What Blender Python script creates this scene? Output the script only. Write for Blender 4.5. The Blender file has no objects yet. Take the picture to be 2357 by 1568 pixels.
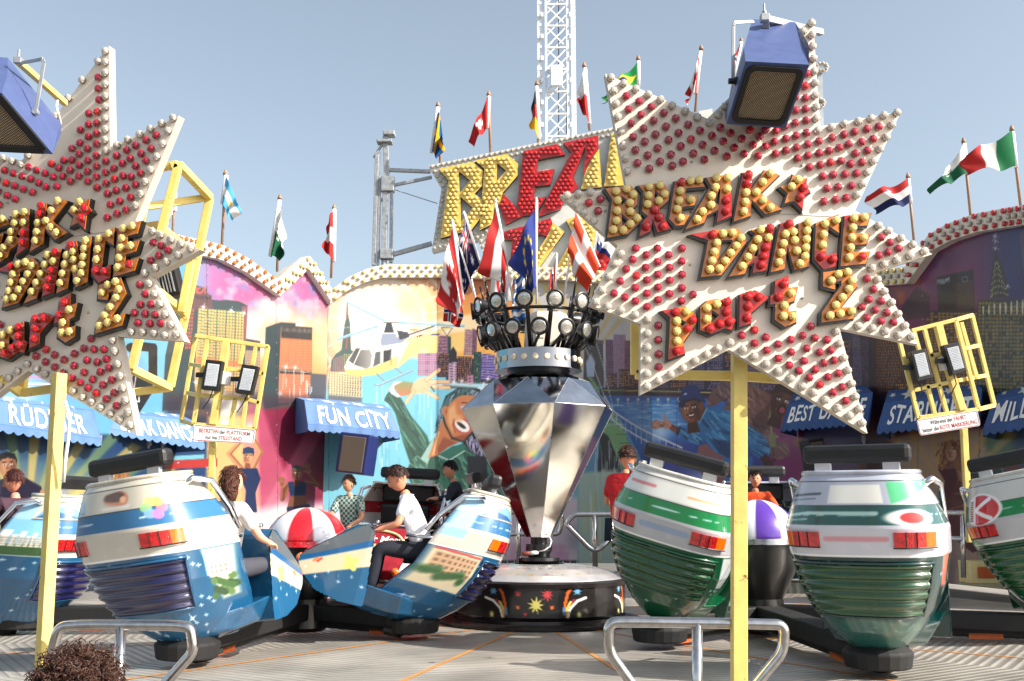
import bpy, bmesh, math, random
import numpy as np
from mathutils import Vector, Matrix
random.seed(7); rng = np.random.default_rng(7)
# ---------------- camera, sky, sun, exposure ----------------
scene = bpy.context.scene
F = 2350.0; HZ = 1180.0; CZ = 1.25                     # focal length and horizon in photo px (photo taken as 2357 x 1568)
TH = math.atan((HZ - 784) / F)
cam_d = bpy.data.cameras.new('camera'); cam = bpy.data.objects.new('camera', cam_d)
scene.collection.objects.link(cam); scene.camera = cam
cam.location = (0, 0, CZ); cam.rotation_euler = (math.pi / 2 + TH, 0, 0)
cam_d.sensor_width = 36; cam_d.lens = 36 * F / 2357.0; cam_d.clip_start = .05; cam_d.clip_end = 5000
SUN = Vector((.75, -.32, .57)).normalized()
world = bpy.data.worlds.new('World'); scene.world = world; world.use_nodes = True
wn = world.node_tree.nodes; wl = world.node_tree.links
for n_ in list(wn): wn.remove(n_)
wo = wn.new('ShaderNodeOutputWorld'); wb = wn.new('ShaderNodeBackground'); sk = wn.new('ShaderNodeTexSky')
sk.sky_type = 'NISHITA'; sk.sun_disc = False
sk.sun_elevation = math.asin(SUN.z); sk.sun_rotation = math.atan2(SUN.x, SUN.y)
sk.air_density = 1.0; sk.dust_density = 3; sk.ozone_density = 1.6
wb.inputs[1].default_value = .118
hs = wn.new('ShaderNodeHueSaturation'); hs.inputs['Hue'].default_value = .487; hs.inputs['Saturation'].default_value = .64; hs.inputs['Value'].default_value = 1.06
wl.new(sk.outputs[0], hs.inputs['Color']); wl.new(hs.outputs[0], wb.inputs[0]); wl.new(wb.outputs[0], wo.inputs[0])
sd = bpy.data.lights.new('sun', 'SUN'); sd.energy = 5.0; sd.angle = math.radians(.5); sd.color = (1, .94, .85)
so = bpy.data.objects.new('sun', sd); scene.collection.objects.link(so)
so.rotation_euler = SUN.to_track_quat('Z', 'Y').to_euler(); so.location = (8, -4, 12)
scene.view_settings.view_transform = 'Standard'; scene.view_settings.look = 'None'
scene.view_settings.exposure = .86; scene.view_settings.gamma = 1
scene.cycles.max_bounces = 6
# ---------------- pixel geometry ----------------
CT, ST = math.cos(TH), math.sin(TH)
def ray(u, v):
    x = (u - 1178.5) / F; y = (784 - v) / F
    return (x, CT - y * ST, ST + y * CT)
def P(u, v, d):
    r = ray(u, v); k = d / r[1]
    return Vector((r[0] * k, d, CZ + r[2] * k))
def proj(X, Y, Z):
    f = CT * Y + ST * (Z - CZ); y = -ST * Y + CT * (Z - CZ)
    return 1178.5 + F * X / f, 784 - F * y / f
def hitplane(u, v, O, n):
    r = Vector(ray(u, v)); C = Vector((0, 0, CZ)); return C + r * ((O - C).dot(n) / r.dot(n))
# ---------------- objects ----------------
COL = scene.collection
def setp(o, label=None, cat=None, group=None, kind=None):
    for k, v in (('label', label), ('category', cat), ('group', group), ('kind', kind)):
        if v: o[k] = v
    return o
def thing(name, label, cat, loc=(0, 0, 0), group=None):
    o = bpy.data.objects.new(name, None); COL.objects.link(o); o.location = loc; o.empty_display_size = .1
    return setp(o, label, cat, group)
class MB:
    def __init__(s): s.v = []; s.f = []; s.m = []; s.mi = 0
    def add(s, vs, fs, mi=None):
        b = len(s.v); s.v += [tuple(p) for p in vs]; s.f += [tuple(i + b for i in f) for f in fs]
        s.m += [s.mi if mi is None else mi] * len(fs); return s
    def box(s, c, sx, sy, sz, R=None):
        c = Vector(c); vs = []
        for z in (-1, 1):
            for y in (-1, 1):
                for x in (-1, 1):
                    p = Vector((x * sx / 2, y * sy / 2, z * sz / 2)); vs.append(c + (R @ p if R else p))
        return s.add(vs, [(0, 2, 3, 1), (4, 5, 7, 6), (0, 1, 5, 4), (2, 6, 7, 3), (0, 4, 6, 2), (1, 3, 7, 5)])
    def beam(s, a, b, w, h=None, up=(0, 0, 1)):          # square bar between two points
        a = Vector(a); b = Vector(b); h = h or w; d = (b - a); L = d.length; d.normalize(); up = Vector(up)
        if abs(d.dot(up)) > .95: up = Vector((0, 1, 0))
        x = d.cross(up).normalized(); z = x.cross(d)
        R = Matrix((x, d, z)).transposed(); return s.box((a + b) / 2, w, L, h, R)
    def tube(s, pts, r, n=8, closed=False, cap=True):
        pts = [Vector(p) for p in pts]; N = len(pts); rs = r if isinstance(r, (list, tuple)) else [r] * N
        vs = []; prev = None
        for i, p in enumerate(pts):
            if closed: t = (pts[(i + 1) % N] - pts[i - 1])
            else: t = pts[min(i + 1, N - 1)] - pts[max(i - 1, 0)]
            t.normalize()
            if prev is None:
                a = Vector((0, 0, 1)) if abs(t.z) < .9 else Vector((1, 0, 0)); x = t.cross(a).normalized()
            else: x = (prev - t * prev.dot(t)).normalized()
            prev = x; y = t.cross(x)
            for k in range(n):
                an = 2 * math.pi * k / n; vs.append(p + (x * math.cos(an) + y * math.sin(an)) * rs[i])
        fs = []
        for i in range(N if closed else N - 1):
            for k in range(n):
                a = i * n + k; b = i * n + (k + 1) % n; c = ((i + 1) % N) * n + (k + 1) % n; d = ((i + 1) % N) * n + k
                fs.append((a, b, c, d))
        if not closed and cap: fs += [tuple(range(n))[::-1], tuple((N - 1) * n + k for k in range(n))]
        return s.add(vs, fs)
    def lathe(s, prof, c=(0, 0, 0), n=32, R=None, rib=None, cap=True):   # prof: (radius, height)
        c = Vector(c); vs = []
        for j, (r, z) in enumerate(prof):
            for k in range(n):
                a = 2 * math.pi * k / n; q = r * (rib(k, j) if rib else 1)
                p = Vector((q * math.cos(a), q * math.sin(a), z)); vs.append(c + (R @ p if R else p))
        fs = [(j * n + k, j * n + (k + 1) % n, (j + 1) * n + (k + 1) % n, (j + 1) * n + k) for j in range(len(prof) - 1) for k in range(n)]
        if cap: fs += [tuple(range(n))[::-1], tuple((len(prof) - 1) * n + k for k in range(n))]
        return s.add(vs, fs)
    def grid(s, fn, nu, nv):
        vs = [fn(i / nu, j / nv) for j in range(nv + 1) for i in range(nu + 1)]
        fs = [(j * (nu + 1) + i, j * (nu + 1) + i + 1, (j + 1) * (nu + 1) + i + 1, (j + 1) * (nu + 1) + i) for j in range(nv) for i in range(nu)]
        return s.add(vs, fs)
    def build(s, name, mat, parent=None, smooth=False, col=None, bevel=0, autosm=None, world=True):
        me = bpy.data.meshes.new(name); me.from_pydata(s.v, [], s.f); me.update()
        mats = mat if isinstance(mat, (list, tuple)) else [mat]
        for m in mats: me.materials.append(m)
        if len(mats) > 1: me.polygons.foreach_set('material_index', s.m)
        if smooth: me.polygons.foreach_set('use_smooth', [True] * len(me.polygons))
        if col is not None:
            at = me.color_attributes.new('Col', 'FLOAT_COLOR', 'POINT')
            c4 = np.ones((len(me.vertices), 4), 'f'); c4[:, :3] = col; at.data.foreach_set('color', c4.ravel())
        o = bpy.data.objects.new(name, me); COL.objects.link(o)
        if autosm is not None:
            bm = bmesh.new(); bm.from_mesh(me)
            for e in bm.edges: e.smooth = (len(e.link_faces) == 2 and e.calc_face_angle(0) < autosm)
            for f in bm.faces: f.smooth = True
            bm.to_mesh(me); bm.free()
        if bevel:
            md = o.modifiers.new('bevel', 'BEVEL'); md.width = bevel; md.segments = 2; md.limit_method = 'ANGLE'
        if parent:
            o.parent = parent
            if world: o.matrix_parent_inverse = Matrix.Translation(wloc(parent)).inverted()
        return o
def wloc(p):
    return Vector((0, 0, 0)) if p.type == 'MESH' else Vector(p.location)
def copy_tree(o, parent=None):
    c = o.copy(); COL.objects.link(c); c.parent = parent
    if parent: c.matrix_parent_inverse = o.matrix_parent_inverse
    for ch in o.children: copy_tree(ch, c)
    return c
# ---------------- materials ----------------
def lin(c):
    c = np.asarray(c, float) / 255.0
    return np.where(c <= .04045, c / 12.92, ((c + .055) / 1.055) ** 2.4)
WEAR = {}
def mat(name, rgb=None, rough=.5, metal=0, coat=0, noise=.12, scale=6, bump=0, attr=False, wear=None, emis=None, trans=0, spec=.5, bscale=None):
    m = bpy.data.materials.new(name); m.use_nodes = True; nt = m.node_tree; N = nt.nodes; L = nt.links
    b = N['Principled BSDF']; b.inputs['Roughness'].default_value = rough; b.inputs['Metallic'].default_value = metal
    b.inputs['Coat Weight'].default_value = coat; b.inputs['Coat Roughness'].default_value = .06
    b.inputs['Transmission Weight'].default_value = trans; b.inputs['Specular IOR Level'].default_value = spec
    tc = N.new('ShaderNodeTexCoord'); nz = N.new('ShaderNodeTexNoise'); nz.inputs['Scale'].default_value = scale; nz.inputs['Detail'].default_value = 5
    L.new(tc.outputs['Object'], nz.inputs['Vector'])
    mr = N.new('ShaderNodeMapRange'); mr.inputs[1].default_value = .3; mr.inputs[2].default_value = .7
    mr.inputs[3].default_value = 1 - noise; mr.inputs[4].default_value = 1 + noise * .4
    L.new(nz.outputs[0], mr.inputs[0])
    mx = N.new('ShaderNodeVectorMath'); mx.operation = 'SCALE'
    if attr:
        a = N.new('ShaderNodeAttribute'); a.attribute_name = 'Col'; L.new(a.outputs['Color'], mx.inputs[0])
    else: mx.inputs[0].default_value = tuple(lin(rgb))
    L.new(mr.outputs[0], mx.inputs['Scale'])
    if wear:                                     # chips, rust and grime with shapes of their own
        amt, wc, ws = wear; nw = N.new('ShaderNodeTexNoise'); nw.inputs['Scale'].default_value = ws; nw.inputs['Detail'].default_value = 8; nw.inputs['Roughness'].default_value = .7
        L.new(tc.outputs['Object'], nw.inputs['Vector']); wr = N.new('ShaderNodeMapRange'); wr.inputs[1].default_value = .66 - amt; wr.inputs[2].default_value = .70 - amt * .6
        L.new(nw.outputs[0], wr.inputs[0]); mixc = N.new('ShaderNodeMix'); mixc.data_type = 'RGBA'; mixc.inputs[7].default_value = (*lin(wc), 1)
        L.new(wr.outputs[0], mixc.inputs[0]); L.new(mx.outputs[0], mixc.inputs[6]); L.new(mixc.outputs[2], b.inputs['Base Color'])
    else: L.new(mx.outputs[0], b.inputs['Base Color'])
    if bump:
        bp = N.new('ShaderNodeBump'); bp.inputs['Strength'].default_value = bump; bp.inputs['Distance'].default_value = .02
        nb = N.new('ShaderNodeTexNoise'); nb.inputs['Scale'].default_value = bscale or scale * 3
        L.new(tc.outputs['Object'], nb.inputs['Vector']); L.new(nb.outputs[0], bp.inputs['Height']); L.new(bp.outputs[0], b.inputs['Normal'])
    rr = N.new('ShaderNodeMapRange'); rr.inputs[3].default_value = rough * .8; rr.inputs[4].default_value = min(1, rough * 1.25)
    L.new(nz.outputs[0], rr.inputs[0]); L.new(rr.outputs[0], b.inputs['Roughness'])
    return m
M = dict(
 cream=mat('cream paint', (238, 224, 204), .45, noise=.1, coat=.2, scale=2.5, wear=(0, (176, 160, 140), 5)),
 edge=mat('weathered board edge', (190, 180, 165), .6),
 black=mat('black paint', (14, 13, 13), .35, coat=.3),
 blackp=mat('black plastic', (20, 20, 21), .5),
 orange=mat('orange acrylic', (205, 118, 22), .22, coat=.6, noise=.1),
 red=mat('red acrylic', (186, 30, 18), .22, coat=.6, noise=.1),
 yel=mat('pale yellow steel paint', (226, 200, 112), .5, noise=.22, scale=7, bump=.08, wear=(.03, (120, 92, 52), 14)),
 yel2=mat('yellow letter acrylic', (226, 188, 84), .3, coat=.4),
 redl=mat('deep red letter acrylic', (176, 16, 14), .3, coat=.4),
 chrome=mat('polished chrome', (225, 225, 228), .07, 1, noise=.05),
 steel=mat('brushed steel', (190, 190, 192), .28, 1, noise=.12, scale=20),
 alu=mat('aluminium', (205, 205, 208), .38, .8, noise=.1),
 white=mat('white steel paint', (235, 235, 233), .5),
 galv=mat('galvanised steel', (165, 168, 170), .5, .4, noise=.3, scale=12, wear=(.02, (120, 96, 80), 8)),
 blue=mat('blue cabinet paint', (70, 84, 128), .42, wear=(-.01, (170, 180, 200), 22), noise=.12, bump=.05, scale=14),
 skin=mat('skin', (206, 150, 122), .55, noise=.08),
 mural=mat('painted mural', attr=True, rough=.42, noise=.05, coat=.25, scale=2),
 paintcol=mat('airbrushed gloss paint', attr=True, rough=.25, noise=.05, coat=.7),
 cloth=mat('flag cloth', attr=True, rough=.8, noise=.06),
 canvas=mat('awning canvas', attr=True, rough=.75, noise=.12, scale=5),
 glass=mat('lamp glass', (225, 225, 220), .12, .55, noise=.2, scale=40, coat=.5),
 bred=mat('pink red bulb plastic', (170, 16, 46), .12, coat=1, trans=0, noise=.5, scale=60),
 bred2=mat('bright red bulb plastic', (196, 16, 22), .12, coat=1),
 bclear=mat('clear bulb plastic', (224, 212, 196), .1, coat=1, trans=.3, noise=.4, scale=60),
 byel=mat('yellow bulb plastic', (230, 204, 120), .15, coat=.8, noise=.15, scale=60),
 borange=mat('orange bulb plastic', (224, 112, 30), .15, coat=.8, trans=.2),
 bcol=mat('bulb collar', (150, 140, 130), .35, .6),
 hair=mat('brown hair', (62, 36, 24), .5, noise=.5, scale=60),
 dark=mat('dark rubber', (16, 16, 17), .7),
)
# flags are thin: let some light through
nt = M['cloth'].node_tree; tl = nt.nodes.new('ShaderNodeBsdfTranslucent'); ad = nt.nodes.new('ShaderNodeMixShader'); ad.inputs[0].default_value = .35
nt.links.new(nt.nodes['Vector Math'].outputs[0], tl.inputs[0]); nt.links.new(nt.nodes['Principled BSDF'].outputs[0], ad.inputs[1]); nt.links.new(tl.outputs[0], ad.inputs[2])
nt.links.new(ad.outputs[0], nt.nodes['Material Output'].inputs[0])
# ---------------- painter: art evaluated per vertex ----------------
class Art:
    def __init__(s, U, V, base=(255, 255, 255)):
        s.U = np.asarray(U, float); s.V = np.asarray(V, float); s.C = np.ones((len(s.U), 3)) * np.array(base, float); s.mask = None
    def put(s, m, c, idx=None):
        m = np.clip(m, 0, 1); c = np.asarray(c, float)
        if s.mask is not None: m = m * (s.mask if idx is None else s.mask[idx])
        m = m[:, None]
        if idx is None: s.C = s.C * (1 - m) + c * m
        else: s.C[idx] = s.C[idx] * (1 - m) + c * m
    def clip(s, pts=None):
        if pts is None: s.mask = None; return
        xs = [p[0] for p in pts]; ys = [p[1] for p in pts]; I = s.near(min(xs), max(xs), min(ys), max(ys)); s.mask = np.zeros(len(s.U)); s.mask[I] = np.clip(.5 - s.sdf(s.U[I], s.V[I], pts), 0, 1)
    def near(s, u0, u1, v0, v1):
        return np.nonzero((s.U > u0) & (s.U < u1) & (s.V > v0) & (s.V < v1))[0]
    @staticmethod
    def sdf(X, Y, pts):
        n = len(pts); d = np.full(len(X), 1e9); ins = np.zeros(len(X), bool)
        for i in range(n):
            x1, y1 = pts[i]; x2, y2 = pts[(i + 1) % n]; ex, ey = x2 - x1, y2 - y1
            t = np.clip(((X - x1) * ex + (Y - y1) * ey) / (ex * ex + ey * ey + 1e-9), 0, 1)
            d = np.minimum(d, np.hypot(X - x1 - t * ex, Y - y1 - t * ey))
            if y1 != y2: ins ^= ((y1 > Y) != (y2 > Y)) & (X < (x2 - x1) * (Y - y1) / (y2 - y1) + x1)
        return np.where(ins, -d, d)
    def poly(s, pts, c, soft=1.0, a=1.0, c2=None, ax='v', fn=None):
        xs = [p[0] for p in pts]; ys = [p[1] for p in pts]; m = soft * 1.5 + 2
        I = s.near(min(xs) - m, max(xs) + m, min(ys) - m, max(ys) + m)
        if not len(I): return
        X, Y = s.U[I], s.V[I]; d = s.sdf(X, Y, pts); k = np.clip(.5 - d / (soft * 1.0 + .6), 0, 1) * a
        if c2 is not None:
            q = (Y - min(ys)) / (max(ys) - min(ys)) if ax == 'v' else (X - min(xs)) / (max(xs) - min(xs))
            q = np.clip(q, 0, 1)[:, None]; col = np.array(c, float) * (1 - q) + np.array(c2, float) * q
        else: col = np.array(c, float)
        if fn is not None: k = k * fn(X, Y)
        s.put(k, col, I)
    def ell(s, cx, cy, rx, ry, c, soft=.15, a=1.0, rot=0):
        R = max(rx, ry) * (1 + soft) + 2; I = s.near(cx - R, cx + R, cy - R, cy + R)
        if not len(I): return
        x, y = s.U[I] - cx, s.V[I] - cy; cr, sr = math.cos(rot), math.sin(rot); x, y = x * cr + y * sr, -x * sr + y * cr
        r = np.hypot(x / rx, y / ry); s.put(np.clip((1 + soft - r) / (2 * soft + 1e-6), 0, 1) * a, c, I)
    def glow(s, cx, cy, r, c, a=1.0, p=2.0):
        I = s.near(cx - 3 * r, cx + 3 * r, cy - 3 * r, cy + 3 * r); d = np.hypot(s.U[I] - cx, s.V[I] - cy) / r
        s.put(a * np.exp(-d ** p), c, I)
    def line(s, pts, w, c, a=1.0):
        for (x1, y1), (x2, y2) in zip(pts[:-1], pts[1:]):
            m = w + 2; I = s.near(min(x1, x2) - m, max(x1, x2) + m, min(y1, y2) - m, max(y1, y2) + m)
            if not len(I): continue
            X, Y = s.U[I], s.V[I]; ex, ey = x2 - x1, y2 - y1; t = np.clip(((X - x1) * ex + (Y - y1) * ey) / (ex * ex + ey * ey + 1e-9), 0, 1)
            d = np.hypot(X - x1 - t * ex, Y - y1 - t * ey); s.put(np.clip((w / 2 + .7 - d) / 1.2, 0, 1) * a, c, I)
    def noise(s, sc, seed=0, oct=3):
        r = np.random.default_rng(seed); out = np.zeros(len(s.U)); amp = 1; tot = 0
        for o in range(oct):
            g = r.random((97, 97)); x = s.U / sc * 2 ** o + 900; y = s.V / sc * 2 ** o + 900
            xi = np.floor(x).astype(int); yi = np.floor(y).astype(int); fx = x - xi; fy = y - yi
            fx = fx * fx * (3 - 2 * fx); fy = fy * fy * (3 - 2 * fy)
            g00 = g[xi % 97, yi % 97]; g10 = g[(xi + 1) % 97, yi % 97]; g01 = g[xi % 97, (yi + 1) % 97]; g11 = g[(xi + 1) % 97, (yi + 1) % 97]
            out += amp * (g00 * (1 - fx) * (1 - fy) + g10 * fx * (1 - fy) + g01 * (1 - fx) * fy + g11 * fx * fy); tot += amp; amp *= .5
        return out / tot
    def windows(s, quad, nx, ny, c, fill=.6, fillv=.6, a=1.0, rnd=0, seed=1):
        (x0, y0), (x1, y1), (x2, y2), (x3, y3) = quad        # TL TR BR BL
        r = np.random.default_rng(seed)
        L = lambda p, q, t: (p[0] + (q[0] - p[0]) * t, p[1] + (q[1] - p[1]) * t)
        def at(sx, sy): return L(L(quad[0], quad[1], sx), L(quad[3], quad[2], sx), sy)
        for j in range(ny):
            for i in range(nx):
                if rnd and r.random() < rnd: continue
                a0 = (i + .5 - fill / 2) / nx; a1 = (i + .5 + fill / 2) / nx; b0 = (j + .5 - fillv / 2) / ny; b1 = (j + .5 + fillv / 2) / ny
                cc = c[int(r.integers(len(c)))] if isinstance(c, list) else c
                s.poly([at(a0, b0), at(a1, b0), at(a1, b1), at(a0, b1)], cc, .4, a)
    def star(s, x, y, r, c, n=5, a=1, rot=0, inner=.42):
        s.poly([(x + r * (1 if k % 2 == 0 else inner) * math.sin(rot + math.pi * k / n), y - r * (1 if k % 2 == 0 else inner) * math.cos(rot + math.pi * k / n)) for k in range(2 * n)], c, .5, a)
    def spark(s, x, y, r, c=(255, 255, 255)):
        for k in range(4):
            a = k * math.pi / 4 + .3; q = r if k % 2 == 0 else r * .6
            s.line([(x - q * math.cos(a), y - q * math.sin(a)), (x + q * math.cos(a), y + q * math.sin(a))], .8, c, .8)
        s.glow(x, y, r * .3, c, .9)
    def out(s): return lin(np.clip(s.C, 0, 255))
# ---------------- text ----------------
def text_pts(txt, offset=0.0, shear=0.0, space=1.0):
    """flat outline mesh of the built-in font: verts (x, y) normalised to height 1 for capitals, faces"""
    cu = bpy.data.curves.new('txt', 'FONT'); cu.body = txt; cu.offset = offset; cu.shear = shear; cu.space_character = space; cu.size = 1; cu.resolution_u = 3
    o = bpy.data.objects.new('txt', cu); COL.objects.link(o); dg = bpy.context.evaluated_depsgraph_get(); dg.update()
    me = bpy.data.meshes.new_from_object(o.evaluated_get(dg)); vs = [tuple(v.co) for v in me.vertices]; fs = [tuple(p.vertices) for p in me.polygons]
    bpy.data.objects.remove(o); bpy.data.curves.remove(cu); bpy.data.meshes.remove(me); return vs, fs
def warp_text(txt, fn, name, m, parent, offset=.02, shear=0, space=1.0):
    """fn(s, t) maps text box (0..1 wide, 0..1 cap height) to a point"""
    vs, fs = text_pts(txt, offset, shear, space); x0 = min(v[0] for v in vs); x1 = max(v[0] for v in vs)
    mb = MB(); mb.add([fn((x - x0) / (x1 - x0), y / .73) for x, y, z in vs], fs); return mb.build(name, m, parent)
# ---------------- bulbs ----------------
def bulb_mesh(name, m, r):
    mb = MB(); n = 16
    mb.mi = 1; mb.lathe([(r * .86, 0), (r * .9, r * .55), (r * .8, r * .6)], n=n, cap=False)
    mb.mi = 0; mb.lathe([(r * .86, r * .5), (r * 1.02, r * .8), (r * .92, r * 1.15), (r * .6, r * 1.42), (r * .22, r * 1.5)], n=n, rib=lambda k, j: (1.06 if k % 2 else .93) if 0 < j < 4 else 1)
    o = mb.build(name, [m, M['bcol']]); me = o.data; bpy.data.objects.remove(o); return me
BK = dict(r=('bred', None), R=('bred2', None), w=('bclear', None), y=('byel', None), o=('borange', None))
def put_bulbs(parent, lst, r, limit=100, name='bulb'):
    """lst: (pos, normal, colour key) nearest first; the first `limit` are single children, the rest one mesh"""
    meshes = {}; rest = {}
    for i, (p, n, k) in enumerate(lst):
        if k not in meshes: meshes[k] = bulb_mesh('bulb', M[BK[k][0]], r)
        R = Vector(n).to_track_quat('Z', 'Y').to_matrix() @ Matrix.Rotation(random.random() * 6, 3, 'Z')
        if i < limit:
            o = bpy.data.objects.new(name, meshes[k]); COL.objects.link(o); o.parent = parent
            o.matrix_parent_inverse = Matrix.Translation(parent.location).inverted(); o.matrix_basis = Matrix.Translation(p) @ R.to_4x4()
        else: rest.setdefault(k, []).append((Vector(p), R))
    if rest:
        mb = MB(); mats = [M['bcol']]
        for k, L in rest.items():
            mats.append(M[BK[k][0]]); mi = len(mats) - 1; me = meshes[k]
            vs = [v.co.copy() for v in me.vertices]; fs = [(tuple(q.vertices), q.material_index) for q in me.polygons]
            for p, R in L:
                b = len(mb.v); mb.v += [tuple(p + R @ v) for v in vs]
                for f, q in fs: mb.f.append(tuple(i + b for i in f)); mb.m.append(mi if q == 0 else 0)
        o = mb.build('remaining_bulbs', mats, parent); o['kind'] = 'stuff'
# ---------------- polygons with holes as boards ----------------
def board(name, outer, holes, fn, z0, z1, m, parent, sidemat=None):
    """outer/holes in 2D, fn(x, y, h) -> point; board between heights z0 and z1 above the sign plane"""
    bm = bmesh.new(); edges = []
    for ring in [outer] + holes:
        vs = [bm.verts.new((x, y, 0)) for x, y in ring]
        edges += [bm.edges.new((vs[i], vs[(i + 1) % len(vs)])) for i in range(len(vs))]
    r = bmesh.ops.triangle_fill(bm, use_beauty=True, use_dissolve=False, edges=edges, normal=(0, 0, 1))
    bm.verts.ensure_lookup_table(); bm.verts.index_update(); V2 = [(v.co.x, v.co.y) for v in bm.verts]; n = len(V2)
    top = [tuple(v.index for v in f.verts) for f in bm.faces]; bm.free()
    mb = MB(); V = [fn(x, y, z1) for x, y in V2] + [fn(x, y, z0) for x, y in V2]
    fs = top + [tuple(i + n for i in f[::-1]) for f in top]; ms = [0] * len(fs); k = 0
    for ring in [outer] + holes:
        L = len(ring)
        for i in range(L): fs.append((k + i, k + (i + 1) % L, k + (i + 1) % L + n, k + i + n)); ms.append(1)
        k += L
    mb.v = [tuple(p) for p in V]; mb.f = fs; mb.m = ms
    o = mb.build(name, [m, sidemat or m], parent)
    bm = bmesh.new(); bm.from_mesh(o.data); bmesh.ops.recalc_face_normals(bm, faces=bm.faces); bm.to_mesh(o.data); bm.free(); return o
def grow(poly, d):
    n = len(poly); A = sum(poly[i][0] * poly[(i + 1) % n][1] - poly[(i + 1) % n][0] * poly[i][1] for i in range(n)); sg = 1 if A > 0 else -1; out = []
    for i in range(n):
        p = Vector(poly[i]); a = (p - Vector(poly[i - 1])).normalized(); b = (Vector(poly[(i + 1) % n]) - p).normalized()
        na = Vector((a.y, -a.x)) * sg; nb = Vector((b.y, -b.x)) * sg; m = (na + nb)
        if m.length < .3: m = na * .6
        k = min(1 / max(.35, (1 + na.dot(nb)) / 2) ** .5, 1.6); out.append(tuple(p + m.normalized() * d * k))
    return out
# ================= SETTING =================
mb = MB(); mb.add([(-900, -300, -.8), (900, -300, -.8), (900, 1500, -.8), (-900, 1500, -.8)], [(0, 1, 2, 3)])
g = mb.build('ground', mat('asphalt ground', (96, 92, 86), .85, noise=.3, scale=.8, bump=.3)); g['kind'] = 'structure'
FC = P(1240, 1405, 12.0); CX, CY = FC.x, 12.0
def floor_mat():
    m = mat('ribbed aluminium floor', (184, 178, 168), .34, .3, noise=.4, scale=1.1, wear=(0, (84, 78, 72), 3.5)); nt = m.node_tree; N = nt.nodes; L = nt.links
    b = N['Principled BSDF']; tc = N['Texture Coordinate']; sp = N.new('ShaderNodeSeparateXYZ'); L.new(tc.outputs['Object'], sp.inputs[0])
    ax = N.new('ShaderNodeMath'); ax.operation = 'SUBTRACT'; ax.inputs[1].default_value = CX; L.new(sp.outputs[0], ax.inputs[0])
    ay = N.new('ShaderNodeMath'); ay.operation = 'SUBTRACT'; ay.inputs[1].default_value = CY; L.new(sp.outputs[1], ay.inputs[0])
    at = N.new('ShaderNodeMath'); at.operation = 'ARCTAN2'; L.new(ax.outputs[0], at.inputs[0]); L.new(ay.outputs[0], at.inputs[1])
    q = N.new('ShaderNodeMath'); q.operation = 'SNAP'; q.inputs[1].default_value = math.pi / 8; L.new(at.outputs[0], q.inputs[0])
    ca = N.new('ShaderNodeMath'); ca.operation = 'ADD'; ca.inputs[1].default_value = math.pi / 16; L.new(q.outputs[0], ca.inputs[0])
    sn = N.new('ShaderNodeMath'); sn.operation = 'SINE'; L.new(ca.outputs[0], sn.inputs[0]); cs = N.new('ShaderNodeMath'); cs.operation = 'COSINE'; L.new(ca.outputs[0], cs.inputs[0])
    m1 = N.new('ShaderNodeMath'); m1.operation = 'MULTIPLY'; L.new(ax.outputs[0], m1.inputs[0]); L.new(sn.outputs[0], m1.inputs[1])
    m2 = N.new('ShaderNodeMath'); m2.operation = 'MULTIPLY_ADD'; L.new(ay.outputs[0], m2.inputs[0]); L.new(cs.outputs[0], m2.inputs[1]); L.new(m1.outputs[0], m2.inputs[2])
    w = N.new('ShaderNodeMath'); w.operation = 'MULTIPLY'; w.inputs[1].default_value = 2 * math.pi / .085; L.new(m2.outputs[0], w.inputs[0])
    s = N.new('ShaderNodeMath'); s.operation = 'SINE'; L.new(w.outputs[0], s.inputs[0])
    bp = N.new('ShaderNodeBump'); bp.inputs['Strength'].default_value = .5; bp.inputs['Distance'].default_value = .008; L.new(s.outputs[0], bp.inputs['Height']); L.new(bp.outputs[0], b.inputs['Normal'])
    mr = N.new('ShaderNodeMapRange'); mr.inputs[1].default_value = .55; mr.inputs[2].default_value = .95; mr.inputs[3].default_value = 1; mr.inputs[4].default_value = .6; L.new(s.outputs[0], mr.inputs[0])
    vm = N.new('ShaderNodeVectorMath'); vm.operation = 'SCALE'; src = N['Mix'].outputs[2]; L.new(src, vm.inputs[0]); L.new(mr.outputs[0], vm.inputs['Scale']); L.new(vm.outputs[0], b.inputs['Base Color'])
    return m
M['floor'] = floor_mat()
mb = MB(); mb.box((0, 13.3, -.2), 26, 18.4, .4); o = mb.build('ride_platform', mat('platform boards', (120, 116, 110), .7, noise=.25, scale=3)); o['kind'] = 'structure'
mb = MB(); mb.lathe([(6.9, .004), (6.9, .03), (6.86, .035)], (CX, CY, 0), 96); o = mb.build('ride_floor', M['floor']); o['kind'] = 'structure'
mb = MB()
for k in range(16):
    a = math.pi * 2 * (k + .35) / 16; d = Vector((math.cos(a), math.sin(a), 0)); n = Vector((-d.y, d.x, 0)); c = Vector((CX, CY, .039))
    mb.add([c + d * 1.1 - n * .02, c + d * 6.8 - n * .02, c + d * 6.8 + n * .02, c + d * 1.1 + n * .02], [(0, 1, 2, 3)])
o = mb.build('floor_seams', mat('orange seam paint', (196, 132, 62), .5)); o['kind'] = 'structure'
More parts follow.
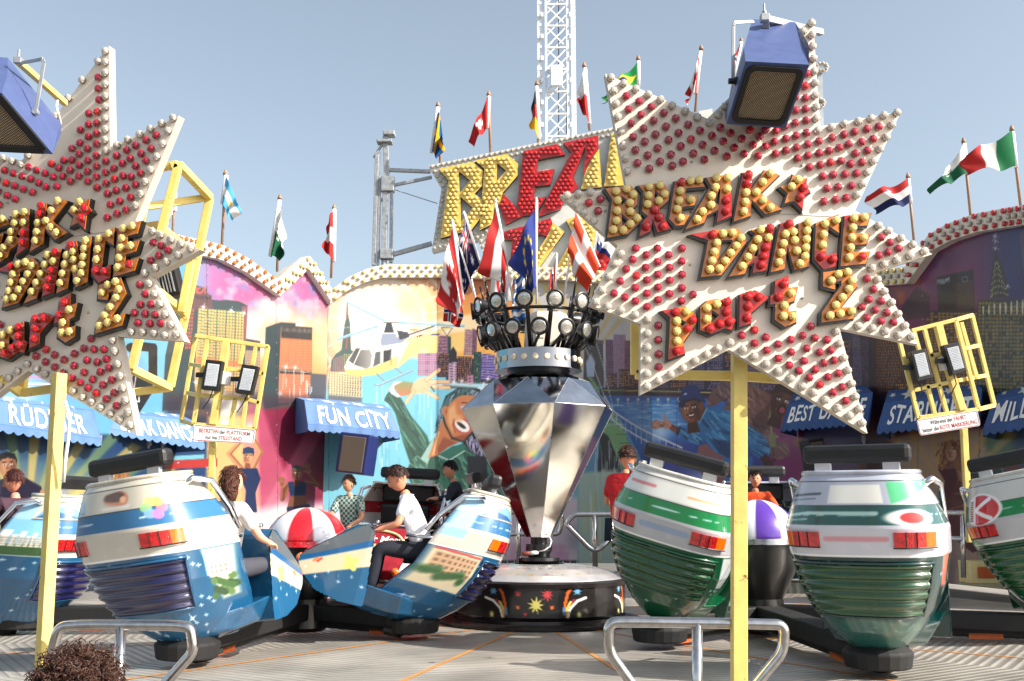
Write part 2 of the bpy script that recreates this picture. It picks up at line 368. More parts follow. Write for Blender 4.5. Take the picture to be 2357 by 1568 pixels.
# ================= FACADE PLAN =================
_pl = [(-260, 11.6), (0, 14.2), (400, 19.4), (740, 23), (1000, 24), (1440, 24), (1700, 22), (2000, 19.3), (2400, 15), (2640, 12.6)]
PLAN = [Vector(((u - 1178.5) / 2383 * d, d)) for u, d in _pl]
SEG = [(PLAN[i + 1] - PLAN[i]).length for i in range(len(PLAN) - 1)]; CUM = [0]
for s_ in SEG: CUM.append(CUM[-1] + s_)
def plan(s):
    for i in range(len(SEG)):
        if s <= CUM[i + 1] or i == len(SEG) - 1: return PLAN[i].lerp(PLAN[i + 1], (s - CUM[i]) / SEG[i]), i
def pnorm(i):
    d = (PLAN[i + 1] - PLAN[i]).normalized(); return Vector((d.y, -d.x, 0)) if (d.y * -PLAN[i].x - d.x * -PLAN[i].y) > 0 else Vector((-d.y, d.x, 0))
def wall(u, v):
    r = ray(u, v); rx, ry = r[0], r[1]
    for i in range(len(SEG)):
        a, b = PLAN[i], PLAN[i + 1]; ex, ey = b.x - a.x, b.y - a.y; den = rx * ey - ry * ex
        if abs(den) < 1e-9: continue
        k = (a.x * ey - a.y * ex) / den; t = (rx * k - a.x) / ex if abs(ex) > abs(ey) else (ry * k - a.y) / ey
        if k > 0 and -1e-6 <= t <= 1 + 1e-6: return CUM[i] + t * SEG[i], CZ + r[2] * k, k * ry, i
    return (0 if u < 1000 else CUM[-1]), CZ + r[2] * 12, 12, 0
def wp(u, v, off=0):
    s, z, d, i = wall(u, v); p, _ = plan(s); n = pnorm(i); return Vector((p.x, p.y, z)) + n * off
TOP = [(-170, 500), (0, 470), (120, 478), (250, 505), (330, 526), (400, 543), (440, 552), (500, 567), (560, 598), (610, 634), (634, 651), (700, 590), (757, 673), (800, 641), (840, 623), (880, 613), (1010, 613), (1110, 616), (1300, 620), (1500, 624), (1700, 628), (1900, 632), (2102, 616), (2120, 566 + 25), (2156, 541), (2201, 516), (2262, 494), (2349, 477), (2440, 462), (2560, 450)]
TS = [(wall(u, v)[0], wall(u, v)[1]) for u, v in TOP]; TS.sort()
def ztop(s): return float(np.interp(s, [a for a, _ in TS], [b for _, b in TS]))
S_A = wall(757, 700)[0]; S_B = wall(1500, 900)[0]; ZB = .1
def mural_mesh(name, s0, s1, parent, painter, gain=.6):
    ds = .02; n = int((s1 - s0) / ds); ss = [s0 + (s1 - s0) * i / n for i in range(n + 1)]; nz = 300; vs = []; 
    X = np.zeros((nz + 1, n + 1)); Y = X.copy(); Z = X.copy()
    for i, s in enumerate(ss):
        p, _ = plan(s); X[:, i] = p.x; Y[:, i] = p.y; Z[:, i] = ZB + (ztop(s) - ZB) * np.arange(nz + 1) / nz
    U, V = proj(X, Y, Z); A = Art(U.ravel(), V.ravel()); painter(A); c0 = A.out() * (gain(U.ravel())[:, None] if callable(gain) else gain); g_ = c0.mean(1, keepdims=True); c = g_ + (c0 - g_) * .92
    me = bpy.data.meshes.new(name); nv = X.size; me.vertices.add(nv); me.vertices.foreach_set('co', np.stack([X, Y, Z], -1).ravel())
    ii = (np.arange(nz)[:, None] * (n + 1) + np.arange(n)[None]).ravel(); q = np.stack([ii, ii + 1, ii + n + 2, ii + n + 1], 1)
    me.loops.add(q.size); me.polygons.add(len(q)); me.loops.foreach_set('vertex_index', q.ravel()); me.polygons.foreach_set('loop_start', np.arange(len(q)) * 4)
    me.update(); me.materials.append(M['mural']); at = me.color_attributes.new('Col', 'FLOAT_COLOR', 'POINT')
    c4 = np.ones((nv, 4), 'f'); c4[:, :3] = c; at.data.foreach_set('color', c4.ravel())
    o = bpy.data.objects.new(name, me); COL.objects.link(o); o.parent = parent
    # back board and seams
    mb = MB(); 
    for i in range(len(ss) - 1):
        if i % 20: continue
        a = ss[i]; b = ss[min(i + 20, n)]; pa, ia = plan(a); pb, _ = plan(b); nn = pnorm(plan((a + b) / 2)[1])
        A0 = Vector((pa.x, pa.y, ZB)) - nn * .12; B0 = Vector((pb.x, pb.y, ZB)) - nn * .12; A1 = A0.copy(); A1.z = ztop(a) - .03; B1 = B0.copy(); B1.z = ztop(b) - .03
        D = -nn * .2; mb.add([A0, B0, B1, A1, A0 + D, B0 + D, B1 + D, A1 + D], [(0, 1, 2, 3), (7, 6, 5, 4), (3, 2, 6, 7), (0, 4, 5, 1)])
    mb.build('back_board', M['edge'], parent)
    return o
# ---------------- the murals ----------------
def c5(x, y): return (530.3 + x * .3194, 530.3 + y * .3194)          # zoom frames used while tracing
def cL(x, y): return (353.6 + x * .2443, 648.2 + y * .2443)
def pts(f, *a): return [f(a[i], a[i + 1]) for i in range(0, len(a), 2)]
def streaks(A, box, n, cols, L=(10, 40), w=1.5, a=.5, ang=math.pi / 2, seed=0, jit=.1, clip=None):
    if clip: A.clip(clip)
    r = np.random.default_rng(seed)
    for k in range(n):
        x = box[0] + r.random() * (box[2] - box[0]); y = box[1] + r.random() * (box[3] - box[1]); l = L[0] + r.random() * (L[1] - L[0]); t = ang + (r.random() - .5) * jit
        A.line([(x, y), (x + l * math.cos(t), y + l * math.sin(t))], w * (.5 + r.random()), cols[int(r.integers(len(cols)))], a)
    A.clip()
def limb(A, p, ws, c, sh=None, hi=None):
    """tapered painted limb with a shaded and a lit edge"""
    for i in range(len(p) - 1):
        a, b = Vector(p[i]), Vector(p[i + 1]); n = (b - a).normalized(); n = Vector((-n.y, n.x)); wa, wb = ws[i] / 2, ws[i + 1] / 2
        A.poly([tuple(a + n * wa), tuple(b + n * wb), tuple(b - n * wb), tuple(a - n * wa)], c, .8); A.ell(b.x, b.y, wb, wb, c, .1)
        if sh: A.line([tuple(a + n * wa * .6), tuple(b + n * wb * .6)], wa * .5, sh, .6)
        if hi: A.line([tuple(a - n * wa * .45), tuple(b - n * wb * .45)], wa * .4, hi, .6)
def hand(A, x, y, s, ang, c, sh, spread=.28, thumb=1):
    A.ell(x, y, s * .34, s * .3, c, .08)
    for k, (l, o) in enumerate(((.62, -1.5), (.72, -.5), (.68, .5), (.5, 1.5))):
        t = ang + o * spread; q = Vector((x, y)) + Vector((math.cos(t), math.sin(t))) * s * .25; e = q + Vector((math.cos(t), math.sin(t))) * s * l
        A.line([tuple(q), tuple(e)], s * .15 + 1, sh); A.line([tuple(q), tuple(e)], s * .14, c)
    t = ang + thumb * 1.35; q = Vector((x, y)); e = q + Vector((math.cos(t), math.sin(t))) * s * .62; A.line([tuple(q), tuple(e)], s * .17, c)
    A.line([(x - s * .15, y - s * .1), (x + s * .15, y + s * .12)], 1, sh, .6)
def face(A, x, y, s, c, sh, hi, hair, mouth='open', rot=0, style='short', side=1):
    cr, sr = math.cos(rot), math.sin(rot)
    def T(a, b): return (x + (a * cr - b * sr) * s, y + (a * sr + b * cr) * s)
    if style == 'long': A.poly([T(-.62, -.6), T(0, -.85), T(.62, -.55), T(.72, .3), T(.8, 1.3), T(.35, 1.1), T(-.4, 1.2), T(-.8, 1.2), T(-.7, .2)], hair, 1)
    A.poly([T(-.2, .5), T(.2, .5), T(.3, 1.1), T(-.3, 1.1)], sh, 1)
    A.ell(*T(0, 0), s * .46, s * .62, c, .06, 1, rot); A.ell(*T(.16 * side, .1), s * .22, s * .4, hi, .5, .6, rot); A.ell(*T(-.28 * side, .15), s * .16, s * .4, sh, .5, .7, rot)
    if style == 'short': A.poly([T(-.5, -.1), T(-.48, -.55), T(-.1, -.74), T(.35, -.66), T(.5, -.3), T(.47, -.05), T(.38, -.32), T(0, -.42), T(-.36, -.3)], hair, .8)
    if style == 'long': A.poly([T(-.5, .1), T(-.5, -.5), T(0, -.72), T(.45, -.55), T(.5, .1), T(.33, -.3), T(-.1, -.4)], hair, .8)
    for q in (-.18, .18):
        A.line([T(q - .1, -.17), T(q + .1, -.19)], s * .045 + .4, (30, 18, 14)); A.ell(*T(q, -.06), s * .085, s * .04, (240, 235, 225), .1, 1, rot); A.ell(*T(q, -.06), s * .035, s * .035, (20, 14, 12), .1)
    A.line([T(.02, -.05), T(.07 * side, .14), T(-.05 * side, .16)], s * .035 + .3, sh, .9)
    if mouth == 'open': A.ell(*T(.02, .34), s * .17, s * .12, (150, 40, 40), .1, 1, rot); A.ell(*T(.02, .33), s * .12, s * .07, (40, 12, 12), .1, 1, rot); A.line([T(-.08, .28), T(.1, .28)], s * .05, (245, 242, 235))
    else: A.ell(*T(.02, .33), s * .13, s * .05, (150, 60, 55), .1, 1, rot)
def paint_left(A):
    U, V = A.U, A.V
    # sky
    A.C[:] = np.array([118, 200, 232]); n1 = A.noise(90, 3); n2 = A.noise(46, 8)
    A.put(np.clip((U - 430) / 60, 0, 1), (196, 120, 190)); A.put(np.clip((U - 470) / 90, 0, 1) * np.clip(1.2 - n1, .3, 1), (236, 84, 146))
    A.put(np.clip(n2 * 3 - 1.55, 0, 1) * (U > 470) * np.clip((760 - V) / 60, 0, 1), (146, 140, 210))
    A.put(np.clip((V - 730 + n1 * 60) / 60, 0, 1) * (U > 450), (252, 196, 150)); A.put(np.clip((V - 770 + n2 * 60) / 60, 0, 1) * (U > 450), (246, 160, 84))
    A.put(np.clip(A.noise(28, 31) * 4 - 2.1, 0, 1) * (U > 480) * (V > 640) * np.clip((790 - V) / 60, 0, 1) * .8, (255, 196, 214)); A.put(np.clip(A.noise(20, 33) * 4 - 2.3, 0, 1) * (U > 470) * (V < 730) * .7, (120, 150, 214))
    for x, y, r in ((570, 770, 34), (590, 738, 26), (632, 716, 22), (612, 700, 16), (655, 724, 18), (560, 800, 28), (600, 800, 26), (690, 745, 14)): A.glow(x, y, r, (255, 238, 222), .95)
    A.glow(760, 800, 60, (255, 236, 180), .8)
    # lower dark blue, left
    A.poly([(-300, 900), (480, 960), (480, 1330), (-300, 1500)], (18, 66, 118), 14)
    A.poly([(60, 800), (300, 780), (395, 940), (395, 1000), (60, 1000)], (104, 190, 228), 6)
    for x, y, r, c in ((285, 860, 30, (240, 120, 210)), (320, 880, 22, (230, 240, 255)), (150, 860, 40, (240, 90, 180)), (60, 900, 30, (200, 220, 250))): A.glow(x, y, r, c, .9)
    A.poly([(150, 850), (300, 845), (305, 852), (160, 862)], (255, 255, 255), 1); A.poly([(240, 860), (330, 852), (350, 905), (320, 952), (318, 995), (300, 990), (296, 900)], (12, 12, 16), 1)
    A.line([(300, 800), (330, 798), (352, 800), (352, 870), (330, 900)], 20, (14, 14, 18)); A.line([(318, 905), (306, 908), (308, 925), (320, 925), (320, 915)], 3, (240, 250, 255))
    for k in range(5): A.line([(285 + k * 9, 820 - k * 3), (272 + k * 9, 900)], 2.5, (255, 220, 250), .8)
    A.line([(0, 865), (110, 870), (180, 890)], 4, (255, 120, 190)); A.line([(0, 880), (110, 885), (180, 900)], 3, (255, 255, 255))
    # dark tower with the lettering
    A.poly(pts(cL, 228, 130, 250, 95, 275, 90, 275, 45, 300, 45, 330, 60, 390, 30, 500, 70, 505, 130, 545, 130, 545, 170, 620, 178, 690, 172, 800, 185, 885, 225, 875, 420, 862, 700, 860, 1150, 800, 1200, 80, 1220, 110, 700), (58, 78, 82), 1.2)
    A.poly(pts(cL, 340, 120, 500, 100, 545, 135, 560, 260, 340, 260), (128, 74, 74), 2, .8); A.poly(pts(cL, 830, 235, 885, 230, 862, 700, 830, 700), (150, 86, 96), 1)
    A.windows(pts(cL, 390, 130, 540, 140, 540, 170, 390, 165), 8, 1, (40, 40, 50), .5, .9); A.windows(pts(cL, 620, 180, 790, 190, 790, 212, 620, 205), 9, 1, (70, 70, 80), .5)
    for t in ('RCA',):
        f = lambda *a: pts(cL, *a); k = 3.4; r = (236, 92, 70)
        A.line(f(372, 105, 378, 58, 402, 58, 404, 78, 380, 82, 404, 106), k, r); A.line(f(440, 62, 414, 66, 412, 104, 440, 106), k, r); A.line(f(450, 107, 480, 55, 486, 107), k, r); A.line(f(460, 90, 484, 90), k * .7, r)
    A.poly(pts(cL, 425, 252, 850, 290, 838, 900, 815, 1140, 400, 1130, 385, 900), (240, 208, 120), 1.5, 1, (236, 160, 96))
    for k in range(1, 15):
        x = 425 + k * 29; A.line(pts(cL, x, 262, x - 28, 1130), 1.6 if k % 3 else 3.2, (92, 150, 104) if k % 3 else (70, 120, 110), .8)
    A.windows(pts(cL, 425, 262, 850, 298, 815, 1140, 400, 1130), 15, 30, (62, 84, 70), .7, .26, .85)
    A.poly(pts(cL, 400, 715, 825, 750, 822, 800, 398, 770), (240, 110, 60), 4, .6)
    A.windows(pts(cL, 320, 255, 385, 255, 350, 640, 290, 640), 3, 11, (214, 92, 60), .72, .7); A.windows(pts(cL, 235, 180, 310, 190, 290, 600, 215, 560), 4, 14, (70, 104, 104), .7, .5, .7)
    for x, y in ((470, 240), (730, 275), (850, 300), (400, 950)): A.spark(*cL(x, y), 9)
    A.poly(pts(cL, 870, 535, 1005, 560, 1005, 660, 868, 650), (96, 88, 96), 1); A.windows(pts(cL, 870, 545, 1005, 568, 1005, 655, 868, 648), 9, 1, (40, 40, 50), .4, .9)
    A.poly(pts(cL, 868, 650, 1005, 660, 1000, 1120, 860, 1100), (196, 160, 120), 1); A.windows(pts(cL, 868, 650, 1005, 660, 1000, 1120, 860, 1100), 7, 17, (100, 120, 130), .5, .4)
    # second tower
    A.poly(pts(c5, 255, 700, 330, 672, 365, 662, 470, 668, 470, 690, 590, 700, 585, 1040, 585, 1220, 240, 1290, 235, 1100), (52, 74, 78), 1.2)
    A.poly(pts(c5, 365, 690, 590, 702, 582, 1040, 580, 1225, 345, 1250, 352, 1000), (238, 148, 84), 1, 1, (228, 120, 92))
    A.poly(pts(c5, 366, 690, 590, 702, 586, 792, 366, 775), (60, 56, 58), 1); A.windows(pts(c5, 366, 700, 590, 712, 588, 742, 366, 730), 22, 1, (150, 140, 130), .35, .9)
    for k in range(22): A.line(pts(c5, 372 + k * 10, 780, 360 + k * 10, 1215), .8, (120, 66, 50), .7)
    A.windows(pts(c5, 366, 790, 588, 800, 582, 1210, 350, 1210), 11, 22, (250, 190, 120), .8, .3, .5); A.poly(pts(c5, 355, 1000, 582, 1018, 582, 1040, 355, 1030), (50, 44, 44), 1); A.windows(pts(c5, 355, 1002, 582, 1018, 582, 1030, 355, 1018), 20, 1, (240, 230, 210), .5)
    for x, y in ((585, 1115), (400, 985), (465, 990), (360, 1180), (560, 1170)): A.spark(*c5(x, y), 9)
    streaks(A, (640, 850, 712, 905), 16, [(255, 240, 225)], (14, 34), 1.5, .7, seed=4)
    A.poly(pts(c5, 580, 1030, 705, 1040, 705, 1240, 570, 1240), (92, 96, 106), 3)
    A.poly([(380, 905), (560, 905), (740, 915), (740, 985), (380, 985)], (60, 50, 66), 16, .8)
    for x, y in ((500, 915), (540, 935), (520, 955)): A.glow(x, y, 18, (255, 250, 235), .95)
    # magenta wall with spotlights and dancers
    A.poly([(480, 960), (592, 955), (620, 1010), (600, 1330), (470, 1330)], (250, 196, 120), 12); A.poly([(592, 945), (790, 930), (800, 1230), (600, 1190)], (150, 18, 66), 8)
    A.put(np.clip(A.noise(30, 5) * 2 - .9, 0, 1) * .5 * ((U > 600) & (U < 790) & (V > 940)), (110, 10, 50))
    A.poly([(775, 940), (640, 1180), (600, 1180), (740, 930)], (216, 96, 130), 8, .7); A.poly([(560, 930), (600, 925), (660, 1100), (610, 1180), (560, 1180)], (244, 120, 150), 12, .55)
    A.glow(518, 975, 16, (255, 255, 240), .9); A.glow(575, 985, 12, (255, 220, 230), .9)
    A.poly([(430, 1190), (800, 1150), (800, 1330), (430, 1330)], (250, 224, 232), 22, .95); A.glow(660, 1190, 40, (255, 250, 248), 1)
    # dancer with raised arms
    sk_, ss, sh = (206, 140, 92), (150, 84, 52), (240, 190, 140)
    limb(A, [(556, 1080), (527, 1045), (555, 1015)], [14, 11, 9], sk_, ss, sh); limb(A, [(580, 1080), (600, 1040), (580, 1005), (590, 985)], [14, 11, 9, 8], sk_, ss, sh)
    A.poly([(552, 1078), (592, 1078), (600, 1102), (588, 1135), (592, 1180), (562, 1180), (566, 1130), (556, 1105)], (20, 44, 92), 1); limb(A, [(572, 1180), (568, 1230)], [18, 12], sk_, ss)
    face(A, 572, 1052, 24, sk_, ss, sh, (24, 44, 70), 'closed', .1); A.poly([(558, 1044), (560, 1032), (572, 1028), (584, 1032), (586, 1044)], (26, 60, 100), 1)
    # dancer with open palms
    sk_, ss, sh = (140, 76, 44), (92, 44, 28), (196, 120, 72)
    limb(A, [(664, 1118), (650, 1150), (652, 1120)], [12, 10, 8], sk_, ss, sh); hand(A, 650, 1118, 20, -1.7, (176, 110, 72), ss); limb(A, [(700, 1110), (735, 1116), (712, 1090)], [12, 10, 8], sk_, ss, sh); hand(A, 710, 1085, 20, -1.8, (176, 110, 72), ss, thumb=-1)
    A.poly([(664, 1112), (706, 1112), (702, 1140), (712, 1172), (660, 1172), (668, 1140)], sk_, 1); A.poly([(662, 1110), (676, 1108), (684, 1118), (694, 1108), (705, 1112), (703, 1140), (668, 1142)], (18, 38, 84), 1); A.poly([(660, 1168), (712, 1160), (718, 1180), (660, 1180)], (18, 38, 84), 1)
    face(A, 684, 1090, 26, sk_, ss, sh, (70, 84, 84), 'open', .05)
    # left: blue with yellow rays, man, woman's hair
    A.poly([(-300, 1040), (235, 1065), (420, 1140), (420, 1330), (-300, 1400)], (34, 92, 140), 18)
    for k in range(16):
        a = -2.9 + k * .15; x, y = 60, 1230; A.poly([(x, y), (x + 420 * math.cos(a), y + 260 * math.sin(a)), (x + 420 * math.cos(a + .07), y + 260 * math.sin(a + .07))], (232, 196, 84) if k % 2 else (120, 150, 90), 6, .7)
    A.glow(180, 1160, 70, (250, 222, 130), .9); A.glow(30, 1150, 80, (240, 200, 120), .7); A.glow(330, 1220, 60, (252, 240, 200), .9)
    A.poly([(0, 1105), (30, 1092), (60, 1100), (95, 1120), (100, 1142), (80, 1150), (76, 1180), (-30, 1200), (-40, 1110)], (28, 20, 52), 1.5)
    limb(A, [(92, 1135), (112, 1140), (70, 1160)], [16, 13, 9], (184, 120, 76), (120, 70, 44), (220, 160, 110)); face(A, 18, 1072, 44, (170, 110, 74), (100, 60, 40), (216, 160, 116), (16, 20, 26), 'closed', 0, side=-1)
    A.poly([(236, 1110), (246, 1070), (268, 1062), (296, 1068), (300, 1130), (270, 1180), (232, 1200)], (170, 112, 56), 2); streaks(A, (232, 1056, 300, 1180), 90, [(232, 196, 130), (110, 62, 30), (216, 160, 90)], (20, 50), 1.3, .7, 1.75, 5, .1, [(236, 1110), (246, 1070), (268, 1062), (296, 1068), (300, 1130), (270, 1180), (232, 1200)])
    A.poly([(225, 1180), (290, 1150), (300, 1240), (210, 1260)], (226, 180, 130), 2); A.poly([(380, 1060), (500, 1055), (500, 1075), (380, 1080)], (196, 40, 30), 1); A.poly([(395, 1050), (470, 1046), (470, 1056), (395, 1060)], (120, 200, 220), 2)
    for i in range(10): A.star(300 + 11 * i * (i % 3), 1030 + (i * 37) % 50, 3, (160, 200, 230), 4)
def paint_centre(A):
    U, V = A.U, A.V; n1 = A.noise(70, 11); n2 = A.noise(30, 12)
    A.C[:] = np.array([222, 116, 40]); A.put(np.clip((V - 640) / 120, 0, 1), (248, 178, 66)); A.put(np.clip(1.1 - (U - 755) / 110, 0, 1) * np.clip((740 - V) / 60, 0, 1), (240, 104, 120))
    A.put(np.clip(1 - (U - 755) / 60, 0, 1), (244, 150, 110)); A.glow(880, 735, 120, (255, 236, 190), 1, 2.4); A.glow(870, 740, 86, (255, 255, 250), 1, 2.4)
    d = np.hypot(U - 880, (V - 740) * 1.0)
    for r, c in ((150, (255, 236, 214)), (122, (255, 214, 170)), (96, (255, 250, 235))): A.put(.75 * np.exp(-((d - r) / 5) ** 2), c)
    for k in range(22):
        a = k * .285 + .1; A.line([(880, 740), (880 + 190 * math.cos(a), 740 + 170 * math.sin(a))], 3 + k % 3, (255, 246, 226), .45)
    A.glow(960, 690, 30, (255, 214, 160), .8); A.glow(930, 705, 24, (250, 190, 130), .6); A.poly([(980, 740), (1130, 716), (1130, 760), (1000, 772)], (255, 244, 214), 8, .7); A.poly([(990, 780), (1100, 760), (1100, 800), (980, 830)], (252, 214, 120), 8, .8)
    # blue water lower
    A.poly([(745, 905), (850, 850), (905, 818), (1010, 830), (1200, 880), (1200, 1210), (745, 1330)], (112, 200, 226), 12); A.put(np.clip((V - 860) / 50, 0, 1) * (U > 745) * (U < 1420), (118, 204, 228))
    streaks(A, (850, 870, 1010, 1180), 60, [(232, 250, 255), (84, 180, 214), (190, 236, 246)], (20, 80), 3, .5, seed=2, jit=.02)
    # spire building
    A.poly(pts(c5, 838, 520, 845, 520, 848, 600, 862, 665, 866, 760, 870, 860, 900, 880, 930, 1020, 720, 1020, 728, 935, 760, 890, 800, 862, 812, 760, 820, 690, 832, 640, 834, 590), (70, 96, 92), 1); A.line(pts(c5, 841, 575, 841, 640), 1.6, (214, 70, 60)); A.line(pts(c5, 841, 770, 836, 850), 3, (196, 84, 70)); A.line(pts(c5, 820, 700, 858, 700), 1, (200, 210, 200))
    A.windows(pts(c5, 740, 925, 815, 900, 815, 1015, 735, 1015), 6, 7, (226, 130, 130), .5, .6); A.windows(pts(c5, 815, 890, 868, 890, 868, 1010, 815, 1010), 4, 8, (214, 204, 110), .6, .5)
    A.poly(pts(c5, 705, 1018, 948, 1050, 948, 1205, 700, 1188), (232, 214, 160), 1); A.windows(pts(c5, 705, 1020, 948, 1052, 948, 1200, 700, 1185), 13, 9, (92, 88, 84), .5, .62); A.poly(pts(c5, 705, 1185, 948, 1205, 948, 1240, 705, 1240), (100, 104, 110), 3)
    # helicopter
    W = (250, 248, 240)
    A.poly(pts(c5, 1280, 780, 1560, 690, 1590, 700, 1480, 760, 1210, 990, 1080, 1010), (246, 216, 130), 1.5); A.poly(pts(c5, 1220, 830, 1500, 700, 1560, 690, 1300, 790, 1180, 980), (252, 250, 240), 2)
    A.poly(pts(c5, 820, 985, 850, 920, 905, 850, 960, 828, 1080, 830, 1250, 800, 1260, 860, 1200, 985, 1060, 1035, 920, 1055, 850, 1040), W, 1.2); A.poly(pts(c5, 815, 1000, 950, 1005, 1060, 975, 1210, 900, 1200, 985, 1060, 1040, 920, 1056, 850, 1042), (240, 206, 112), 2)
    A.poly(pts(c5, 905, 850, 935, 850, 885, 965, 850, 940), (110, 106, 100), 1, 1, (60, 58, 56), 'u'); A.poly(pts(c5, 940, 860, 1005, 860, 1022, 900, 1010, 980, 980, 1000, 890, 970), (96, 92, 88), 1.2, 1, (170, 166, 160), 'u'); A.poly(pts(c5, 1045, 880, 1082, 870, 1080, 960, 1028, 985), (90, 92, 90), 1); A.poly(pts(c5, 1102, 868, 1156, 858, 1152, 935, 1102, 955), (24, 26, 28), 1)
    A.line(pts(c5, 1092, 860, 1088, 975), 1, (90, 84, 70)); A.line(pts(c5, 1160, 850, 1158, 970), 1, (120, 110, 90)); A.poly(pts(c5, 1080, 800, 1095, 745, 1190, 742, 1200, 770, 1290, 760, 1240, 810, 1090, 835), (150, 160, 186), 1.2); A.poly(pts(c5, 1200, 720, 1280, 735, 1290, 770, 1220, 790), (34, 36, 50), 1); A.poly(pts(c5, 1125, 665, 1160, 665, 1180, 735, 1105, 740), (30, 34, 46), 1)
    A.line(pts(c5, 1105, 665, 1220, 664), 2, (30, 30, 36)); A.line(pts(c5, 1280, 755, 1470, 690), 3.5, (60, 50, 90)); A.ell(*c5(1475, 752), 12, 2.5, (90, 76, 130), .1, 1, -.1); A.ell(*c5(1320, 718), 10, 3, (210, 160, 80), .1); A.line(pts(c5, 1520, 700, 1560, 760, 1600, 705, 1530, 700), 1.3, (80, 60, 100))
    for a, b in (((850, 522), (1110, 650)), ((775, 785), (1060, 690)), ((1220, 665), (1680, 690))): A.line([c5(*a), c5(*b)], 5.5, (130, 184, 206)); A.line([c5(a[0], a[1] - 6), c5(b[0], b[1] - 6)], 1.5, (214, 240, 246), .8)
    for t in ((1055, 1035, 1110, 1090), (1185, 990, 1240, 1035)): A.line(pts(c5, *t), 3, (190, 196, 206)); A.line(pts(c5, *t), 1, (60, 60, 70))
    A.line(pts(c5, 1040, 1112, 1070, 1118, 1310, 1010), 3.4, (110, 124, 140)); A.line(pts(c5, 1040, 1109, 1070, 1114, 1310, 1007), 1, (240, 245, 250))
    for k, ch in enumerate('FBSGY'): x = 1343 + k * 10; A.line(pts(c5, x, 762 - k * 3, x - 1, 774 - k * 3), .9, (50, 40, 30)); A.line(pts(c5, x, 763 - k * 3, x + 6, 762 - k * 3), .8, (50, 40, 30)); A.line(pts(c5, x, 769 - k * 3, x + 5, 768 - k * 3), .8, (50, 40, 30))
    # skyline to the right of the helicopter
    def c7(x, y): return (942.8 + x * .3005, 618.7 + y * .3005)
    def tower(q, c, wc, nx, ny, fill=.5, fv=.5, rnd=0, seed=1): A.poly(q, c, 1); A.windows([q[0], q[1], q[2], q[3]], nx, ny, wc, fill, fv, 1, rnd, seed)
    A.poly(pts(c7, 280, 690, 700, 690, 700, 880, 280, 880), (36, 26, 44), 2)
    tower(pts(c7, 225, 510, 290, 512, 290, 660, 215, 655), (120, 74, 110), (210, 160, 150), 6, 14, .5, .5, .2); tower(pts(c7, 290, 515, 318, 520, 318, 700, 290, 700), (30, 40, 46), (80, 120, 110), 2, 10)
    tower(pts(c7, 425, 462, 482, 470, 475, 665, 415, 665), (150, 104, 130), (220, 180, 110), 5, 16, .7, .3, .3); tower(pts(c7, 482, 458, 520, 470, 512, 650, 477, 665), (96, 56, 84), (170, 120, 150), 3, 14, .5, .4, .3); A.poly(pts(c7, 335, 595, 362, 640, 360, 860, 300, 860, 305, 640), (34, 30, 40), 1)
    tower(pts(c7, 65, 648, 212, 645, 212, 820, 62, 820), (206, 150, 184), (70, 44, 66), 11, 13, .55, .5); tower(pts(c7, 215, 650, 300, 650, 300, 830, 212, 830), (60, 40, 50), [(230, 170, 90), (200, 110, 120)], 7, 14, .5, .35, .4)
    tower(pts(c7, 300, 720, 360, 715, 360, 860, 296, 860), (210, 170, 196), (60, 44, 60), 8, 12, .5, .5); tower(pts(c7, 365, 672, 480, 675, 470, 880, 360, 870), (52, 24, 34), [(224, 120, 100), (240, 190, 110)], 11, 14, .4, .45, .25); tower(pts(c7, 440, 810, 488, 815, 486, 890, 440, 885), (200, 130, 160), (70, 40, 60), 6, 7, .5, .5)
    tower(pts(c7, 490, 640, 550, 635, 545, 870, 488, 880), (20, 60, 60), [(90, 170, 120), (220, 200, 100)], 5, 14, .3, .3, .6); tower(pts(c7, 552, 650, 650, 660, 690, 840, 540, 850), (66, 50, 120), (160, 140, 214), 1, 16, .9, .4); A.windows(pts(c7, 552, 650, 650, 660, 690, 840, 540, 850), 6, 12, (240, 190, 120), .5, .3, .8, .7, 4)
    A.poly(pts(c7, 150, 850, 700, 905, 700, 960, 420, 930, 160, 900), (224, 240, 246), 14, .9); A.poly(pts(c7, 260, 890, 520, 910, 520, 925, 260, 915), (50, 70, 70), 5, .8)
    for x, y in ((400, 860), (570, 880), (600, 845), (340, 870)): A.spark(*c7(x, y), 8)
    # portrait: laughing woman in a green jacket, arm raised
    def c9(x, y): return (883.9 + x * .26308, 795.5 + y * .26308)
    G, GD, GL = (24, 84, 66), (8, 36, 30), (104, 170, 146)
    q = pts(c9, 20, 430, 60, 390, 150, 460, 240, 620, 380, 790, 400, 860, 370, 960, 230, 1040, 170, 860, 100, 600, 60, 530, 0, 480); A.poly(q, G, 1.5); streaks(A, (*c9(20, 400), *c9(380, 900)), 80, [GD, GL, (60, 130, 96)], (14, 46), 3, .5, 1.05, 3, .3, q)
    q = pts(c9, 190, 1110, 240, 1000, 360, 900, 440, 800, 470, 960, 700, 850, 760, 930, 900, 1000, 960, 1080, 1060, 1290, 1080, 1340, 940, 1300, 300, 1340); A.poly(q, G, 2); streaks(A, (*c9(200, 830), *c9(1000, 1300)), 150, [GD, GL, (40, 110, 84), (150, 200, 180)], (14, 50), 3.2, .5, .9, 6, .8, q)
    A.poly(pts(c9, 320, 990, 440, 790, 430, 900, 380, 1040), (190, 224, 214), 2, .8); A.poly(pts(c9, 470, 960, 560, 1010, 700, 930, 720, 860, 600, 880), (40, 110, 92), 1.5); A.line(pts(c9, 470, 960, 570, 1005, 700, 925), 2, (200, 224, 214))
